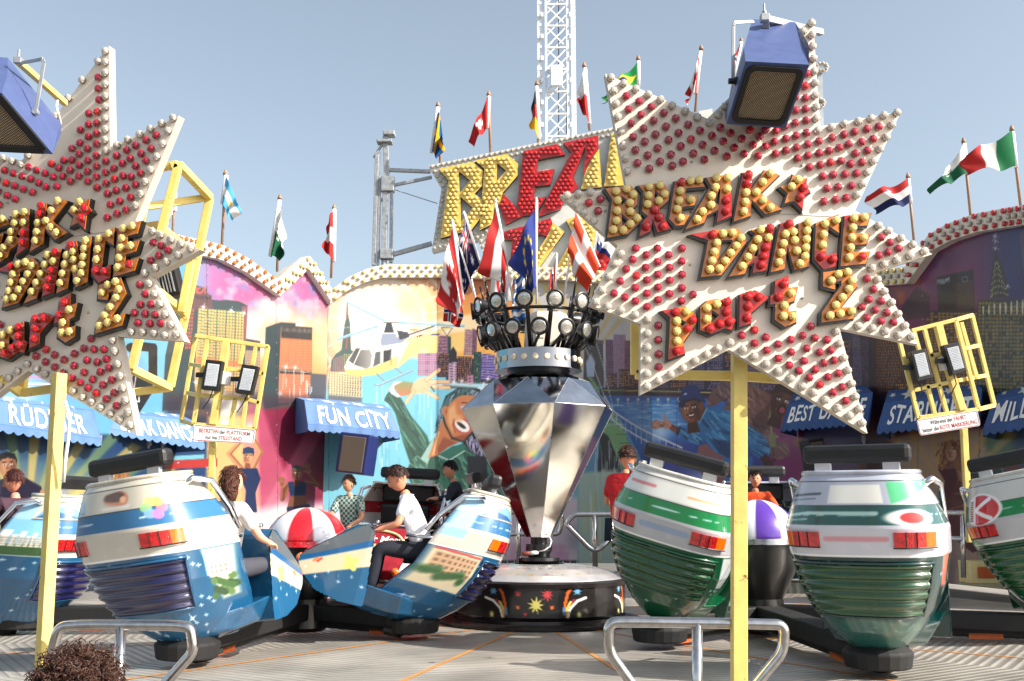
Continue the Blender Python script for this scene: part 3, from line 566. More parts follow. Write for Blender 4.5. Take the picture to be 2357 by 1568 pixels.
    A.poly(pts(c9, 690, 850, 780, 740, 900, 1010, 760, 930), (12, 14, 20), 1.5); streaks(A, (*c9(720, 760), *c9(880, 990)), 60, [(190, 180, 226)], (10, 24), 1.6, .8, 1.5, 8, .1, pts(c9, 700, 850, 780, 760, 890, 1000, 770, 930))
    SK, SS, SH = (206, 122, 66), (140, 66, 36), (246, 186, 120)
    A.poly(pts(c9, 445, 820, 500, 660, 540, 600, 600, 760, 700, 830, 560, 890, 470, 960, 385, 985), SK, 1.5); A.poly(pts(c9, 470, 900, 520, 800, 640, 850, 560, 890, 480, 950), SS, 4, .7); A.line(pts(c9, 480, 760, 430, 950), 4, SH, .8)
    A.poly(pts(c9, 490, 570, 540, 440, 650, 370, 840, 380, 900, 560, 820, 740, 690, 850, 590, 820, 530, 700), (22, 40, 40), 2)
    A.poly(pts(c9, 505, 560, 560, 470, 660, 430, 820, 440, 860, 560, 800, 720, 690, 830, 600, 800, 545, 690), SK, 1.5); A.poly(pts(c9, 560, 560, 620, 500, 640, 640, 600, 760, 560, 680), SH, 8, .8); A.poly(pts(c9, 620, 800, 760, 760, 700, 835, 650, 830), SS, 4, .8)
    A.poly(pts(c9, 440, 770, 460, 640, 500, 540, 560, 440, 640, 385, 740, 375, 860, 420, 880, 470, 760, 430, 660, 440, 580, 500, 540, 570, 530, 610, 500, 640, 470, 760), (70, 110, 110), 1.5)
    hq = pts(c9, 440, 770, 460, 640, 500, 540, 560, 440, 640, 385, 740, 375, 860, 420, 880, 470, 760, 430, 660, 440, 580, 500, 540, 570, 530, 610, 500, 640, 470, 760); streaks(A, (*c9(480, 370), *c9(880, 520)), 90, [(180, 178, 214), (30, 60, 56), (20, 34, 40)], (8, 20), 1.5, .85, -1.0, 9, .5, hq); streaks(A, (*c9(430, 520), *c9(540, 770)), 60, [(150, 160, 200), (20, 24, 40)], (6, 14), 1.5, .8, 1.8, 10, .4, hq)
    A.ell(*c9(535, 570), 7, 11, SK, .1); A.ell(*c9(700, 545), 9, 5, (206, 170, 196), .2, 1, .35); A.ell(*c9(704, 556), 6, 2.4, (240, 236, 230), .1, 1, .35); A.ell(*c9(706, 556), 2.2, 2.4, (10, 10, 10), .1); A.line(pts(c9, 680, 500, 720, 502, 760, 525), 1.8, (40, 20, 16))
    A.ell(*c9(685, 700), 24, 18, (206, 92, 66), .08, 1, .65); A.ell(*c9(684, 702), 19, 12, (250, 248, 242), .06, 1, .65); A.ell(*c9(676, 698), 13, 4.5, (50, 22, 20), .1, 1, .65); A.line(pts(c9, 690, 560, 735, 625, 748, 640, 720, 655), 2, SS); A.line(pts(c9, 608, 640, 600, 700, 625, 760), 2, SS, .8); A.line(pts(c9, 555, 740, 600, 800, 690, 828), 2.5, SS, .8); A.ell(*c9(650, 640), 10, 8, SH, .6, .8); A.line(pts(c9, 548, 560, 540, 580, 548, 596), 1.6, SS)
    A.poly(pts(c9, 70, 350, 150, 310, 260, 325, 230, 430, 140, 445), (140, 160, 100), 1.5, 1, (214, 120, 70)); A.poly(pts(c9, 40, 380, 90, 315, 170, 312, 90, 350, 85, 400, 150, 445, 120, 455, 60, 420), (226, 220, 236), 1.2)
    A.poly(pts(c9, 235, 400, 260, 320, 300, 290, 380, 270, 410, 330, 400, 390, 320, 420, 260, 430), (244, 196, 146), 1.2)
    for a in ((370, 300, 480, 215), (400, 315, 560, 320), (400, 355, 565, 370), (350, 395, 470, 458), (260, 400, 195, 495)): A.line(pts(c9, *a), 9, (180, 116, 70)); A.line(pts(c9, *a), 7.6, (246, 200, 150))
    A.line(pts(c9, 410, 360, 440, 400), 4, (90, 100, 50))
    # bottom white / pink
    A.poly([(745, 1180), (960, 1170), (1100, 1150), (1500, 1140), (1500, 1400), (745, 1400)], (248, 226, 232), 16); A.put(np.clip(n2 * 2.6 - 1.2, 0, 1) * (V > 1175) * .8, (234, 140, 190)); A.glow(1330, 1240, 34, (150, 140, 160), .7); A.glow(1150, 1200, 50, (255, 252, 250), .9)
    A.poly([(1075, 1050), (1120, 1050), (1128, 1310), (1090, 1310)], (20, 22, 34), 3); streaks(A, (1080, 1150, 1126, 1280), 30, [(214, 210, 236)], (12, 30), 1.3, .8, seed=12)
    A.poly([(1010, 1290), (1500, 1290), (1500, 1330), (1010, 1330)], (52, 54, 58), 2)
    for k in range(60): A.line([(1016 + k * 8, 1292), (1016 + k * 8, 1318)], 3, [(196, 60, 90), (240, 220, 160), (60, 120, 140), (230, 230, 230)][k % 4], .9)
    # right: white rays, bridge tower, road, towers
    A.poly([(1225, 560), (1560, 560), (1560, 920), (1225, 920)], (214, 206, 200), 10)
    for k in range(9): a = 2.3 - k * .17; A.poly([(1330, 860), (1330 + 420 * math.cos(a), 860 - 420 * math.sin(a)), (1330 + 420 * math.cos(a - .07), 860 - 420 * math.sin(a - .07))], (226, 190, 96), 5, .75)
    A.poly(pts(c7, 1340, 545, 1480, 550, 1490, 870, 1480, 1060, 1330, 900), (76, 66, 66), 1.2); A.poly(pts(c7, 1350, 720, 1390, 650, 1420, 720, 1412, 830, 1360, 830), (180, 200, 226), 1); A.line(pts(c7, 1350, 720, 1388, 648, 1424, 720), 2.4, (150, 120, 130)); A.poly(pts(c7, 1430, 545, 1485, 552, 1485, 575, 1430, 575), (120, 90, 104), 1)
    for k in range(14): A.line(pts(c7, 1440, 600 + k * 22, 1480, 598 + k * 22), .9, (120, 112, 110), .8)
    A.poly([(1330, 890), (1480, 890), (1480, 1330), (1330, 1330)], (96, 160, 196), 6)
    A.poly(pts(c7, 1365, 830, 1400, 840, 1500, 1000, 1620, 1180, 1700, 1400, 1760, 1560, 1500, 1500, 1440, 1250, 1560, 1130), (134, 184, 110), 1.5)
    for k in range(16): A.line(pts(c7, 1375 + k * 17, 860 + k * 34, 1420 + k * 20, 862 + k * 34), .9, (60, 110, 70), .8)
    A.poly(pts(c7, 1460, 1240, 1520, 1280, 1640, 1560, 1440, 1560), (14, 20, 24), 2); streaks(A, (*c7(1420, 1300), *c7(1640, 1600)), 50, [(230, 240, 240)], (20, 60), .9, .8, seed=14, jit=.02)
    A.poly([(1330, 1090), (1420, 1080), (1430, 1330), (1330, 1330)], (214, 228, 196), 8, .8); streaks(A, (1340, 1080, 1430, 1200), 20, [(150, 190, 110), (255, 255, 255), (232, 226, 120)], (60, 140), 2, .6, seed=15, jit=.01)
    right_common(A)
def right_common(A):
    def c7(x, y): return (942.8 + x * .3005, 618.7 + y * .3005)
    def c2(x, y): return (1296.4 + x * .35, 530.3 + y * .35)
    r = np.random.default_rng(3)
    for x0, x1, y0, c, w in ((1394, 1412, 782, (130, 84, 112), (70, 40, 66)), (1412, 1440, 770, (176, 130, 156), (150, 100, 130)), (1438, 1452, 784, (90, 60, 90), (190, 130, 110)), (1450, 1480, 800, (60, 40, 66), (226, 150, 80)), (1480, 1530, 720, (60, 56, 76), (120, 110, 140)), (1400, 1420, 860, (80, 46, 60), (240, 170, 90)), (1425, 1450, 850, (60, 30, 40), (250, 180, 100))):
        A.poly([(x0, y0), (x1, y0), (x1, 905), (x0, 905)], c, .8); A.windows([(x0, y0 + 4), (x1, y0 + 4), (x1, 900), (x0, 900)], max(3, int((x1 - x0) / 4)), int((905 - y0) / 6), w, .45, .5, 1, .25, int(x0))
    A.poly([(1380, 893), (1480, 890), (1720, 900), (1720, 912), (1380, 912)], (44, 40, 52), 1.5); A.line([(1390, 898), (1700, 906)], 2, (190, 180, 96))
    # water
    A.poly(pts(c2, 240, 1085, 900, 1100, 1280, 1160, 1250, 1700, 560, 1600, 400, 1280), (30, 96, 174), 3); A.poly(pts(c2, 330, 1150, 720, 1130, 820, 1330, 500, 1330), (86, 160, 214), 22, .8)
    streaks(A, (*c2(260, 1120), *c2(760, 1300)), 90, [(206, 232, 246), (20, 70, 150), (120, 190, 230)], (12, 40), 1.4, .55, .03, 16, .15)
    for k in range(9): x, y = c2(360 + k * 66, 1112); A.glow(x, y, 3, (255, 240, 190), 1); A.line([(x, y), (x, y + 12)], 1.2, (255, 226, 140), .8)
    A.glow(*c2(640, 1330), 26, (206, 226, 246), .8); A.poly(pts(c2, 560, 1400, 1200, 1380, 1350, 1500, 1350, 1800, 500, 1800), (36, 60, 140), 14, .8)
    for o in (0, 1):
        y0 = 0 if o == 0 else 62
        q = [c2(a, b + y0) for a, b in ((270, 1090), (330, 1190), (400, 1238), (480, 1288), (560, 1330), (660, 1375), (780, 1430))]; A.line(q, 3.2, (236, 232, 228), .9)
        if o == 0:
            for k in range(15):
                t = k / 14 * 5.99; i = int(t); f = t - i; x = q[i][0] + (q[i + 1][0] - q[i][0]) * f; y = q[i][1] + (q[i + 1][1] - q[i][1]) * f; A.line([(x, y), (x, y + 26 + k)], 1, (220, 228, 236), .9)
    A.line(pts(c2, 60, 560, 200, 900, 270, 1090), 1.6, (214, 214, 210)); A.line(pts(c2, 180, 620, 260, 880, 330, 1180), 1.2, (214, 214, 210))
    for x, y, c in ((1640, 1100, (250, 250, 252)), (1600, 1120, (236, 220, 236)), (1670, 1130, (226, 150, 196)), (1700, 1150, (210, 120, 180)), (1580, 1160, (240, 200, 230))): A.glow(x, y, 26, c, .9)
    A.poly([(1480, 1190), (1850, 1130), (1850, 1400), (1480, 1400)], (196, 150, 176), 20, .8)
    # man behind, brown jacket
    def cM(x, y): return (1414.3 + x * .24426, 795.5 + y * .24426)
    B, BD, BL = (112, 74, 70), (58, 34, 36), (176, 130, 116)
    A.poly(pts(cM, 870, 520, 920, 420, 1040, 330, 1160, 320, 1420, 430, 1480, 460, 1520, 600, 1480, 900, 1640, 920, 1660, 1040, 1520, 1090, 1440, 1000, 1200, 860, 1100, 640, 1020, 600, 1080, 480, 960, 560, 890, 580), B, 1.5)
    bq = pts(cM, 870, 520, 920, 420, 1040, 330, 1160, 320, 1420, 430, 1480, 460, 1520, 600, 1480, 900, 1640, 920, 1660, 1040, 1520, 1090, 1440, 1000, 1200, 860, 1100, 640, 1020, 600, 1080, 480, 960, 560, 890, 580); streaks(A, (*cM(870, 320), *cM(1660, 1090)), 130, [BD, BL], (12, 44), 3.4, .45, .9, 17, 1.2, bq); A.poly(pts(cM, 1290, 700, 1500, 500, 1480, 760, 1330, 860), BD, 4, .5)
    A.line(pts(cM, 1470, 560, 1462, 700, 1490, 860, 1540, 860), 4, (150, 140, 70)); A.poly(pts(cM, 1455, 830, 1520, 820, 1520, 950, 1470, 960), (120, 120, 70), 2)
    face(A, *cM(1580, 530), 56, (72, 42, 34), (30, 16, 16), (128, 80, 60), (12, 12, 18), 'open', .35); A.ell(*cM(1575, 600), 11, 15, (14, 6, 8), .1, 1, .3); A.ell(*cM(1580, 612), 7, 7, (170, 60, 84), .1); A.poly(pts(cM, 1460, 440, 1540, 390, 1700, 410, 1740, 470, 1600, 440, 1500, 450), (20, 20, 24), 1.5)
    A.ell(*cM(1740, 910), 14, 12, (120, 76, 56), .1)
    # man in blue jacket and bucket hat, reaching left
    J, JD, JL = (30, 106, 158), (10, 36, 76), (104, 178, 214)
    A.poly(pts(cM, 760, 1090, 790, 950, 860, 920, 960, 1000, 1080, 1080, 1060, 1500, 1000, 1500, 780, 1150), (136, 84, 84), 2); A.poly(pts(cM, 1030, 1040, 1300, 1050, 1300, 1500, 1050, 1500), J, 2)
    A.poly(pts(cM, 600, 760, 640, 770, 780, 790, 840, 900, 800, 940, 650, 880, 580, 840), J, 1.5); A.poly(pts(cM, 770, 740, 870, 580, 960, 590, 1100, 620, 1240, 730, 1420, 860, 1470, 960, 1460, 1030, 1390, 1090, 1260, 980, 1100, 1080, 960, 1010, 900, 960, 840, 870), J, 1.5)
    streaks(A, (*cM(580, 740), *cM(840, 950)), 34, [JD, JL], (10, 30), 3, .6, .6, 18, .5, pts(cM, 600, 760, 640, 770, 780, 790, 840, 900, 800, 940, 650, 880, 580, 840)); streaks(A, (*cM(770, 580), *cM(1470, 1090)), 130, [JD, JL, (70, 146, 190)], (14, 50), 3.4, .5, .65, 19, .6, pts(cM, 770, 740, 870, 580, 960, 590, 1100, 620, 1240, 730, 1420, 860, 1470, 960, 1460, 1030, 1390, 1090, 1260, 980, 1100, 1080, 960, 1010, 900, 960, 840, 870)); A.poly(pts(cM, 900, 880, 1100, 900, 1090, 1070, 980, 1000), JD, 5, .7)
    A.poly(pts(cM, 600, 770, 625, 790, 600, 850, 575, 830), JD, 1); limb(A, [cM(590, 800), cM(540, 770)], [15, 14], (128, 72, 50), (70, 36, 26)); hand(A, *cM(490, 745), 34, 3.15, (196, 134, 106), (96, 54, 40), .2, 1)
    limb(A, [cM(1400, 1040), cM(1440, 1100)], [20, 16], (66, 36, 30)); hand(A, *cM(1450, 1120), 32, .75, (66, 36, 30), (30, 14, 12), .25, -1)
    A.poly(pts(cM, 780, 700, 850, 600, 880, 590, 800, 740), JL, 1.5); A.poly(pts(cM, 760, 520, 830, 530, 860, 600, 800, 720, 740, 640), (100, 54, 38), 1.2)
    face(A, *cM(715, 600), 50, (116, 64, 42), (58, 28, 20), (176, 110, 74), (14, 12, 14), 'open', -.15, side=-1); A.line(pts(cM, 680, 655, 740, 640), 2.4, (20, 12, 10)); A.ell(*cM(818, 570), 6, 10, (120, 66, 44), .1)
    A.poly(pts(cM, 605, 570, 600, 540, 640, 400, 680, 375, 770, 375, 805, 420, 815, 460, 860, 520, 850, 545, 770, 510, 680, 530, 640, 590), (20, 44, 104), 1.2); A.poly(pts(cM, 610, 560, 640, 520, 760, 490, 850, 530, 770, 512, 680, 532, 640, 590), (10, 22, 60), 1); A.poly(pts(cM, 655, 465, 668, 445, 690, 462), (230, 230, 235), .8)
def paint_right(A):
    U, V = A.U, A.V; n1 = A.noise(80, 21); n2 = A.noise(34, 22)
    A.C[:] = np.array([122, 24, 92]); A.put(np.clip((U - 2240) / 90, 0, 1), (30, 54, 120)); A.put(np.clip(n1 * 3 - 1.6, 0, 1) * (U > 1990) * .8, (56, 28, 90)); A.put(np.clip(n2 * 3 - 1.5, 0, 1) * (V > 640) * (U < 2140) * (V < 700), (176, 84, 62)); A.put(np.clip((1560 - U) / 60, 0, 1), (200, 190, 184))
    A.poly([(1480, 640), (2020, 640), (2020, 910), (1480, 910)], (46, 36, 60), 6)
    def tw(x0, x1, y0, y1, c, w, f=.45, fv=.5, rnd=.2, pw=4.5, ph=6): A.poly([(x0, y0), (x1, y0), (x1, y1), (x0, y1)], c, 1); A.windows([(x0 + 1, y0 + 4), (x1 - 1, y0 + 4), (x1 - 1, y1 - 2), (x0 + 1, y1 - 2)], max(2, int((x1 - x0) / pw)), max(2, int((y1 - y0) / ph)), w, f, fv, 1, rnd, int(x0))
    for k in range(12): tw(1500 + k * 42, 1538 + k * 42, 700 + (k * 53) % 90, 900, [(60, 46, 70), (40, 30, 44), (70, 56, 84)][k % 3], [(150, 130, 170), (216, 130, 70), (110, 110, 130)][k % 3])
    def c3(x, y): return (1885.7 + x * .3007, 265.2 + y * .3007)
    A.poly(pts(c3, 900, 1240, 1180, 1180, 1190, 1500, 910, 1520), (16, 20, 30), 1.2); A.windows(pts(c3, 1045, 1290, 1175, 1260, 1185, 1480, 1050, 1490), 9, 12, (126, 84, 40), .6, .5); A.ell(*c3(1115, 1256), 7, 7, (150, 150, 170), .1); A.ell(*c3(1115, 1256), 5.5, 5.5, (16, 20, 30), .1)
    for i, q in enumerate(((905, 1298, 902, 1265, 916, 1262, 917, 1276, 905, 1280), (922, 1294, 929, 1260, 938, 1290), (943, 1290, 942, 1258, 955, 1286, 954, 1254), (961, 1285, 967, 1251, 975, 1281), (980, 1282, 979, 1248, 985, 1266, 992, 1245, 993, 1276))): A.line(pts(c3, *q), 1.2, (200, 204, 210))
    # spire
    A.poly(pts(c3, 1346, 925, 1352, 925, 1360, 1060, 1400, 1150, 1430, 1250, 1450, 1390, 1300, 1400, 1310, 1250, 1330, 1130, 1342, 1040), (40, 40, 44), 1)
    for k in range(6):
        y = 1120 + k * 45; w = 20 + k * 11; x = 1358 + k * 4
        for j in range(5 + k): a = math.pi * (j + .5) / (5 + k); A.line([c3(x - w * math.cos(a), y + 50 - 48 * math.sin(a)), c3(x - w * .75 * math.cos(a), y + 50 - 32 * math.sin(a))], 1.6, (196, 184, 110))
    for x, y in ((1346, 925), (1348, 965), (1350, 1020), (1440, 1310)): A.spark(*c3(x, y), 8, (230, 230, 240))
    # yellow lit towers
    tw(2130, 2250, 715, 960, (40, 30, 48), (196, 150, 60), .8, .45, .1, 9, 7); tw(2250, 2420, 690, 960, (18, 44, 50), (150, 130, 60), .75, .55, .1, 8, 9)
    for k in range(20): A.line([(2262 + k * 7, 705 - k), (2262 + k * 7, 950)], 1, (80, 130, 120), .8)
    for k in range(9): A.line([(2263 + k * 13, 706 - k * 2), (2263 + k * 13, 722)], 3, (236, 230, 200))
    tw(2015, 2075, 760, 960, (56, 34, 40), (200, 130, 60), .3, .6, .1, 4, 7); tw(2060, 2130, 880, 960, (60, 30, 36), (240, 190, 90), .5, .5, .3); tw(2075, 2130, 770, 880, (24, 28, 50), (90, 90, 120)); A.poly([(2080, 700), (2110, 660), (2140, 680), (2140, 730), (2060, 740)], (46, 20, 60), 4)
    A.poly([(1480, 905), (2500, 905), (2500, 960), (1480, 960)], (26, 30, 56), 8, .5)
    for x, y in ((2205, 775), (2180, 800), (2135, 900), (1985, 720)): A.spark(x, y, 7)
    # lower panels
    A.poly([(1850, 950), (2130, 950), (2130, 1330), (1850, 1330)], (84, 30, 26), 10); A.poly([(1850, 960), (1990, 960), (1960, 1200), (1850, 1200)], (40, 50, 110), 14)
    A.poly([(2060, 1000), (2600, 960), (2600, 1400), (2060, 1400)], (196, 160, 130), 14); A.poly([(2260, 1000), (2600, 960), (2600, 1120), (2300, 1130)], (70, 110, 70), 20, .9); A.poly([(2330, 960), (2600, 940), (2600, 1140), (2340, 1140)], (40, 70, 120), 20, .8)
    for k in range(8): a = .5 + k * .25; A.poly([(2180, 1150), (2180 + 220 * math.cos(a), 1150 - 220 * math.sin(a)), (2180 + 220 * math.cos(a + .1), 1150 - 220 * math.sin(a + .1))], (226, 170, 70), 8, .5)
    # red classic car
    def c8(x, y): return (1944.6 + x * .22548, 972.3 + y * .22548)
    A.poly(pts(c8, 1000, 760, 1080, 720, 1180, 560, 1260, 420, 1340, 385, 1560, 380, 1700, 410, 1860, 470, 2000, 560, 2000, 1200, 1300, 1330, 1000, 1100), (120, 24, 16), 1.5, 1, (84, 14, 12)); A.poly(pts(c8, 1260, 400, 1350, 378, 1560, 378, 1660, 520, 1650, 560, 1560, 400, 1280, 420), (44, 60, 64), 1.2)
    A.poly(pts(c8, 1190, 640, 1290, 460, 1460, 460, 1480, 500, 1470, 690, 1180, 730), (44, 52, 60), 1.2); A.line(pts(c8, 1190, 640, 1290, 450, 1470, 455, 1490, 510, 1480, 695, 1120, 735), 2.2, (150, 164, 164)); A.poly(pts(c8, 1510, 460, 1600, 460, 1640, 550, 1540, 680, 1520, 680), (36, 46, 52), 1); A.line(pts(c8, 1505, 460, 1520, 685, 1640, 555, 1595, 455), 2, (140, 150, 150)); streaks(A, (*c8(1290, 500), *c8(1460, 640)), 14, [(110, 120, 130)], (20, 30), 2, .6, seed=3, jit=.01)
    A.ell(*c8(1275, 1040), 24, 28, (50, 46, 40), .06); A.ell(*c8(1275, 1040), 18, 22, (120, 116, 110), .1); A.ell(*c8(1275, 1040), 15, 19, (60, 14, 12), .1); A.line(pts(c8, 1050, 900, 1340, 800, 1480, 740, 1900, 780), 2, (200, 120, 90), .7); A.ell(*c8(1490, 1230), 22, 36, (30, 28, 28), .1); A.ell(*c8(1490, 1230), 12, 24, (140, 136, 130), .1); A.line(pts(c8, 1360, 370, 1380, 280), 1, (30, 30, 30))
    # woman with curly hair in dark red dress
    A.poly(pts(c8, 950, 480, 1080, 420, 1180, 390, 1190, 520, 1100, 700, 1020, 860, 1000, 760, 1020, 600), (84, 16, 26), 1.5); limb(A, [c8(1160, 420), c8(1180, 560), c8(1300, 720), c8(1340, 880)], [17, 12, 11, 9], (196, 130, 100), (120, 66, 50)); A.poly(pts(c8, 950, 440, 1090, 330, 1190, 400, 1100, 430, 990, 490), (200, 136, 106), 1.5)
    face(A, *c8(1085, 300), 34, (200, 136, 106), (130, 76, 56), (232, 176, 140), (150, 90, 40), 'closed', .1, 'long'); streaks(A, (*c8(950, 200), *c8(1060, 440)), 40, [(196, 134, 60), (80, 40, 20), (226, 170, 90)], (5, 14), 2, .8, 1.4, 5, 1.4); streaks(A, (*c8(1020, 180), *c8(1180, 250)), 30, [(70, 36, 20), (196, 134, 60)], (5, 12), 2, .8, .6, 6, 1.6); streaks(A, (*c8(1130, 230), *c8(1190, 380)), 24, [(170, 110, 50), (90, 50, 24)], (5, 12), 2, .8, 1.4, 7, 1.2)
    A.poly([(2200, 1310), (2500, 1320), (2500, 1400), (2190, 1380)], (214, 196, 150), 2); A.poly([(1480, 1180), (2200, 1240), (2200, 1400), (1480, 1400)], (150, 120, 130), 20, .8)
    for x, c in ((2125, '.'),): A.line([(2105, 690), (2112, 684), (2112, 694), (2120, 690)], 1, (40, 10, 30)); A.line([(2095, 705), (2104, 700), (2112, 706), (2122, 700), (2130, 706), (2138, 702)], 1.6, (40, 10, 34))
    right_common(A)
def seams(A):
    for u in (475, 634, 753, 1007, 1115, 1480, 1560, 2020, 2120, 2262): A.line([(u, 560), (u - (u - 1178) * .012, 1330)], .9, (40, 30, 40), .55)
    r = np.random.default_rng(5)
    for u in (475, 634, 753, 1007, 1560, 2120, 2262):
        for k in range(26): A.ell(u + 3, 600 + k * 27, .8, .8, (230, 225, 220), .3, .8)
def mk(f):
    def g(A): f(A); seams(A)
    return g
fl = thing('painted_facade', 'backdrop wing with city towers on a pink sky above dancers and yellow rays', 'painted backdrop', group='painted backdrop wings')
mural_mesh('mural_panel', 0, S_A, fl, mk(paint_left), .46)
fc = thing('painted_facade', 'backdrop centre with a helicopter before a sun and a laughing woman in green', 'painted backdrop', group='painted backdrop wings')
mural_mesh('mural_panel', S_A, S_B, fc, mk(paint_centre))
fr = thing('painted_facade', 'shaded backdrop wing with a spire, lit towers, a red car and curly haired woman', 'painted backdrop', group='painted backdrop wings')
mural_mesh('mural_panel', S_B, CUM[-1], fr, mk(paint_right), lambda u: np.interp(u, [1740, 1960], [1.05, .68]))  # mural colours dimmed towards the right, standing in for deeper shade
# light border along the top
BW = .30
def border(s0, s1, parent, outer, inner, cnt=None):
    mb = MB(); n = int((s1 - s0) / .06); prev = None
    for i in range(n + 1):
        s = s0 + (s1 - s0) * i / n; p, k = plan(s); nn = pnorm(k); zt = ztop(s); f = Vector((p.x, p.y, 0)) + nn * .16; b = Vector((p.x, p.y, 0)) - nn * .08
        ring = [Vector((f.x, f.y, zt)), Vector((f.x, f.y, zt - BW)), Vector((b.x, b.y, zt - BW)), Vector((b.x, b.y, zt + .002))]
        base = len(mb.v); mb.v += [tuple(q) for q in ring]
        if prev is not None:
            for j in range(4): mb.f.append((prev + j, prev + (j + 1) % 4, base + (j + 1) % 4, base + j)); mb.m.append(0)
        prev = base
    mb.build('light_border', M['cream'], parent)
    L = []; s = s0 + .1; k = 0
    while s < s1 - .08:
        p, q = plan(s); nn = pnorm(q); f = Vector((p.x, p.y, 0)) + nn * .16; zt = ztop(s)
        oc = outer(s)
        for row, (dz, key) in enumerate(((.05, oc), (.25, oc), (.15, 'w'))):
            ss = s + (.1 if row == 2 else 0); L.append((Vector((f.x, f.y, (ztop(ss) if row == 2 else zt) - dz)), nn, key))
            if row == 2: p2, _ = plan(ss); L[-1] = (Vector((p2.x, p2.y, 0)) + nn * .16 + Vector((0, 0, ztop(ss) - dz)), nn, key)
        s += .22
    L.sort(key=lambda t: t[0].length); L = [t for t in L if 250 < proj(*t[0])[0] < 2400] + [t for t in L if not 250 < proj(*t[0])[0] < 2400]
    put_bulbs(parent, L, .046)
sO = wall(634, 660)[0]; sR = wall(2102, 620)[0]
border(0, S_A, fl, lambda s: 'o' if s < sO else 'y', 'w'); border(S_A, S_B, fc, lambda s: 'y', 'w'); border(S_B, CUM[-1], fr, lambda s: 'R' if s > sR else 'y', 'w')
# small hinges on the walls
for f_, lst in ((fl, ((545, 1136 - 250), (712, 897), (728, 983), (225, 1010), (340, 1018), (372, 1018))), (fr, ((1990, 1010), (2090, 1030)))):
    for u, v in lst:
        mb = MB(); p = wp(u, v, .03); mb.box(p, .07, .05, .12); mb.box(p - Vector((0, .03, .08)), .04, .03, .06); mb.build('latch', M['alu'], f_, bevel=.006)
# ================= STAR SIGNS =================
nR = Vector((.06, -.998, -.02)).normalized(); OR = P(1740, 560, 4.8)
exR = Vector((0, 0, 1)).cross(-nR).normalized(); exR = exR if exR.x > 0 else -exR
eyR = (-nR).cross(exR); eyR = eyR if eyR.z > 0 else -eyR
def loc2(u, v):
    p = hitplane(u, v, OR, nR) - OR; return (p.dot(exR), p.dot(eyR))
def cA(x, y): return loc2(1378.9 + x * .21, 383 + y * .21)
def cB(x, y): return loc2(1567.5 + x * .2, 489.1 + y * .2)
def cC(x, y): return loc2(1496.8 + x * .225, 612.8 + y * .225)
def c1(x, y): return loc2(1296.4 + x * .451, y * .451)
def cc2(x, y): return loc2(1296.4 + x * .35, 530.3 + y * .35)
OUT = [loc2(*p) for p in [(1393, 170), (1628, 273), (1871, 41), (1888, 291), (2074, 256), (1968, 485), (2146, 585), (2016, 627), (2114, 793), (1932, 756), (1997, 998), (1678, 805), (1474, 910), (1475, 746), (1356, 702), (1421, 566), (1290, 449), (1442, 431)]]
def g2(s): return [tuple(float(q) for q in p.split(',')) for p in s.split()]
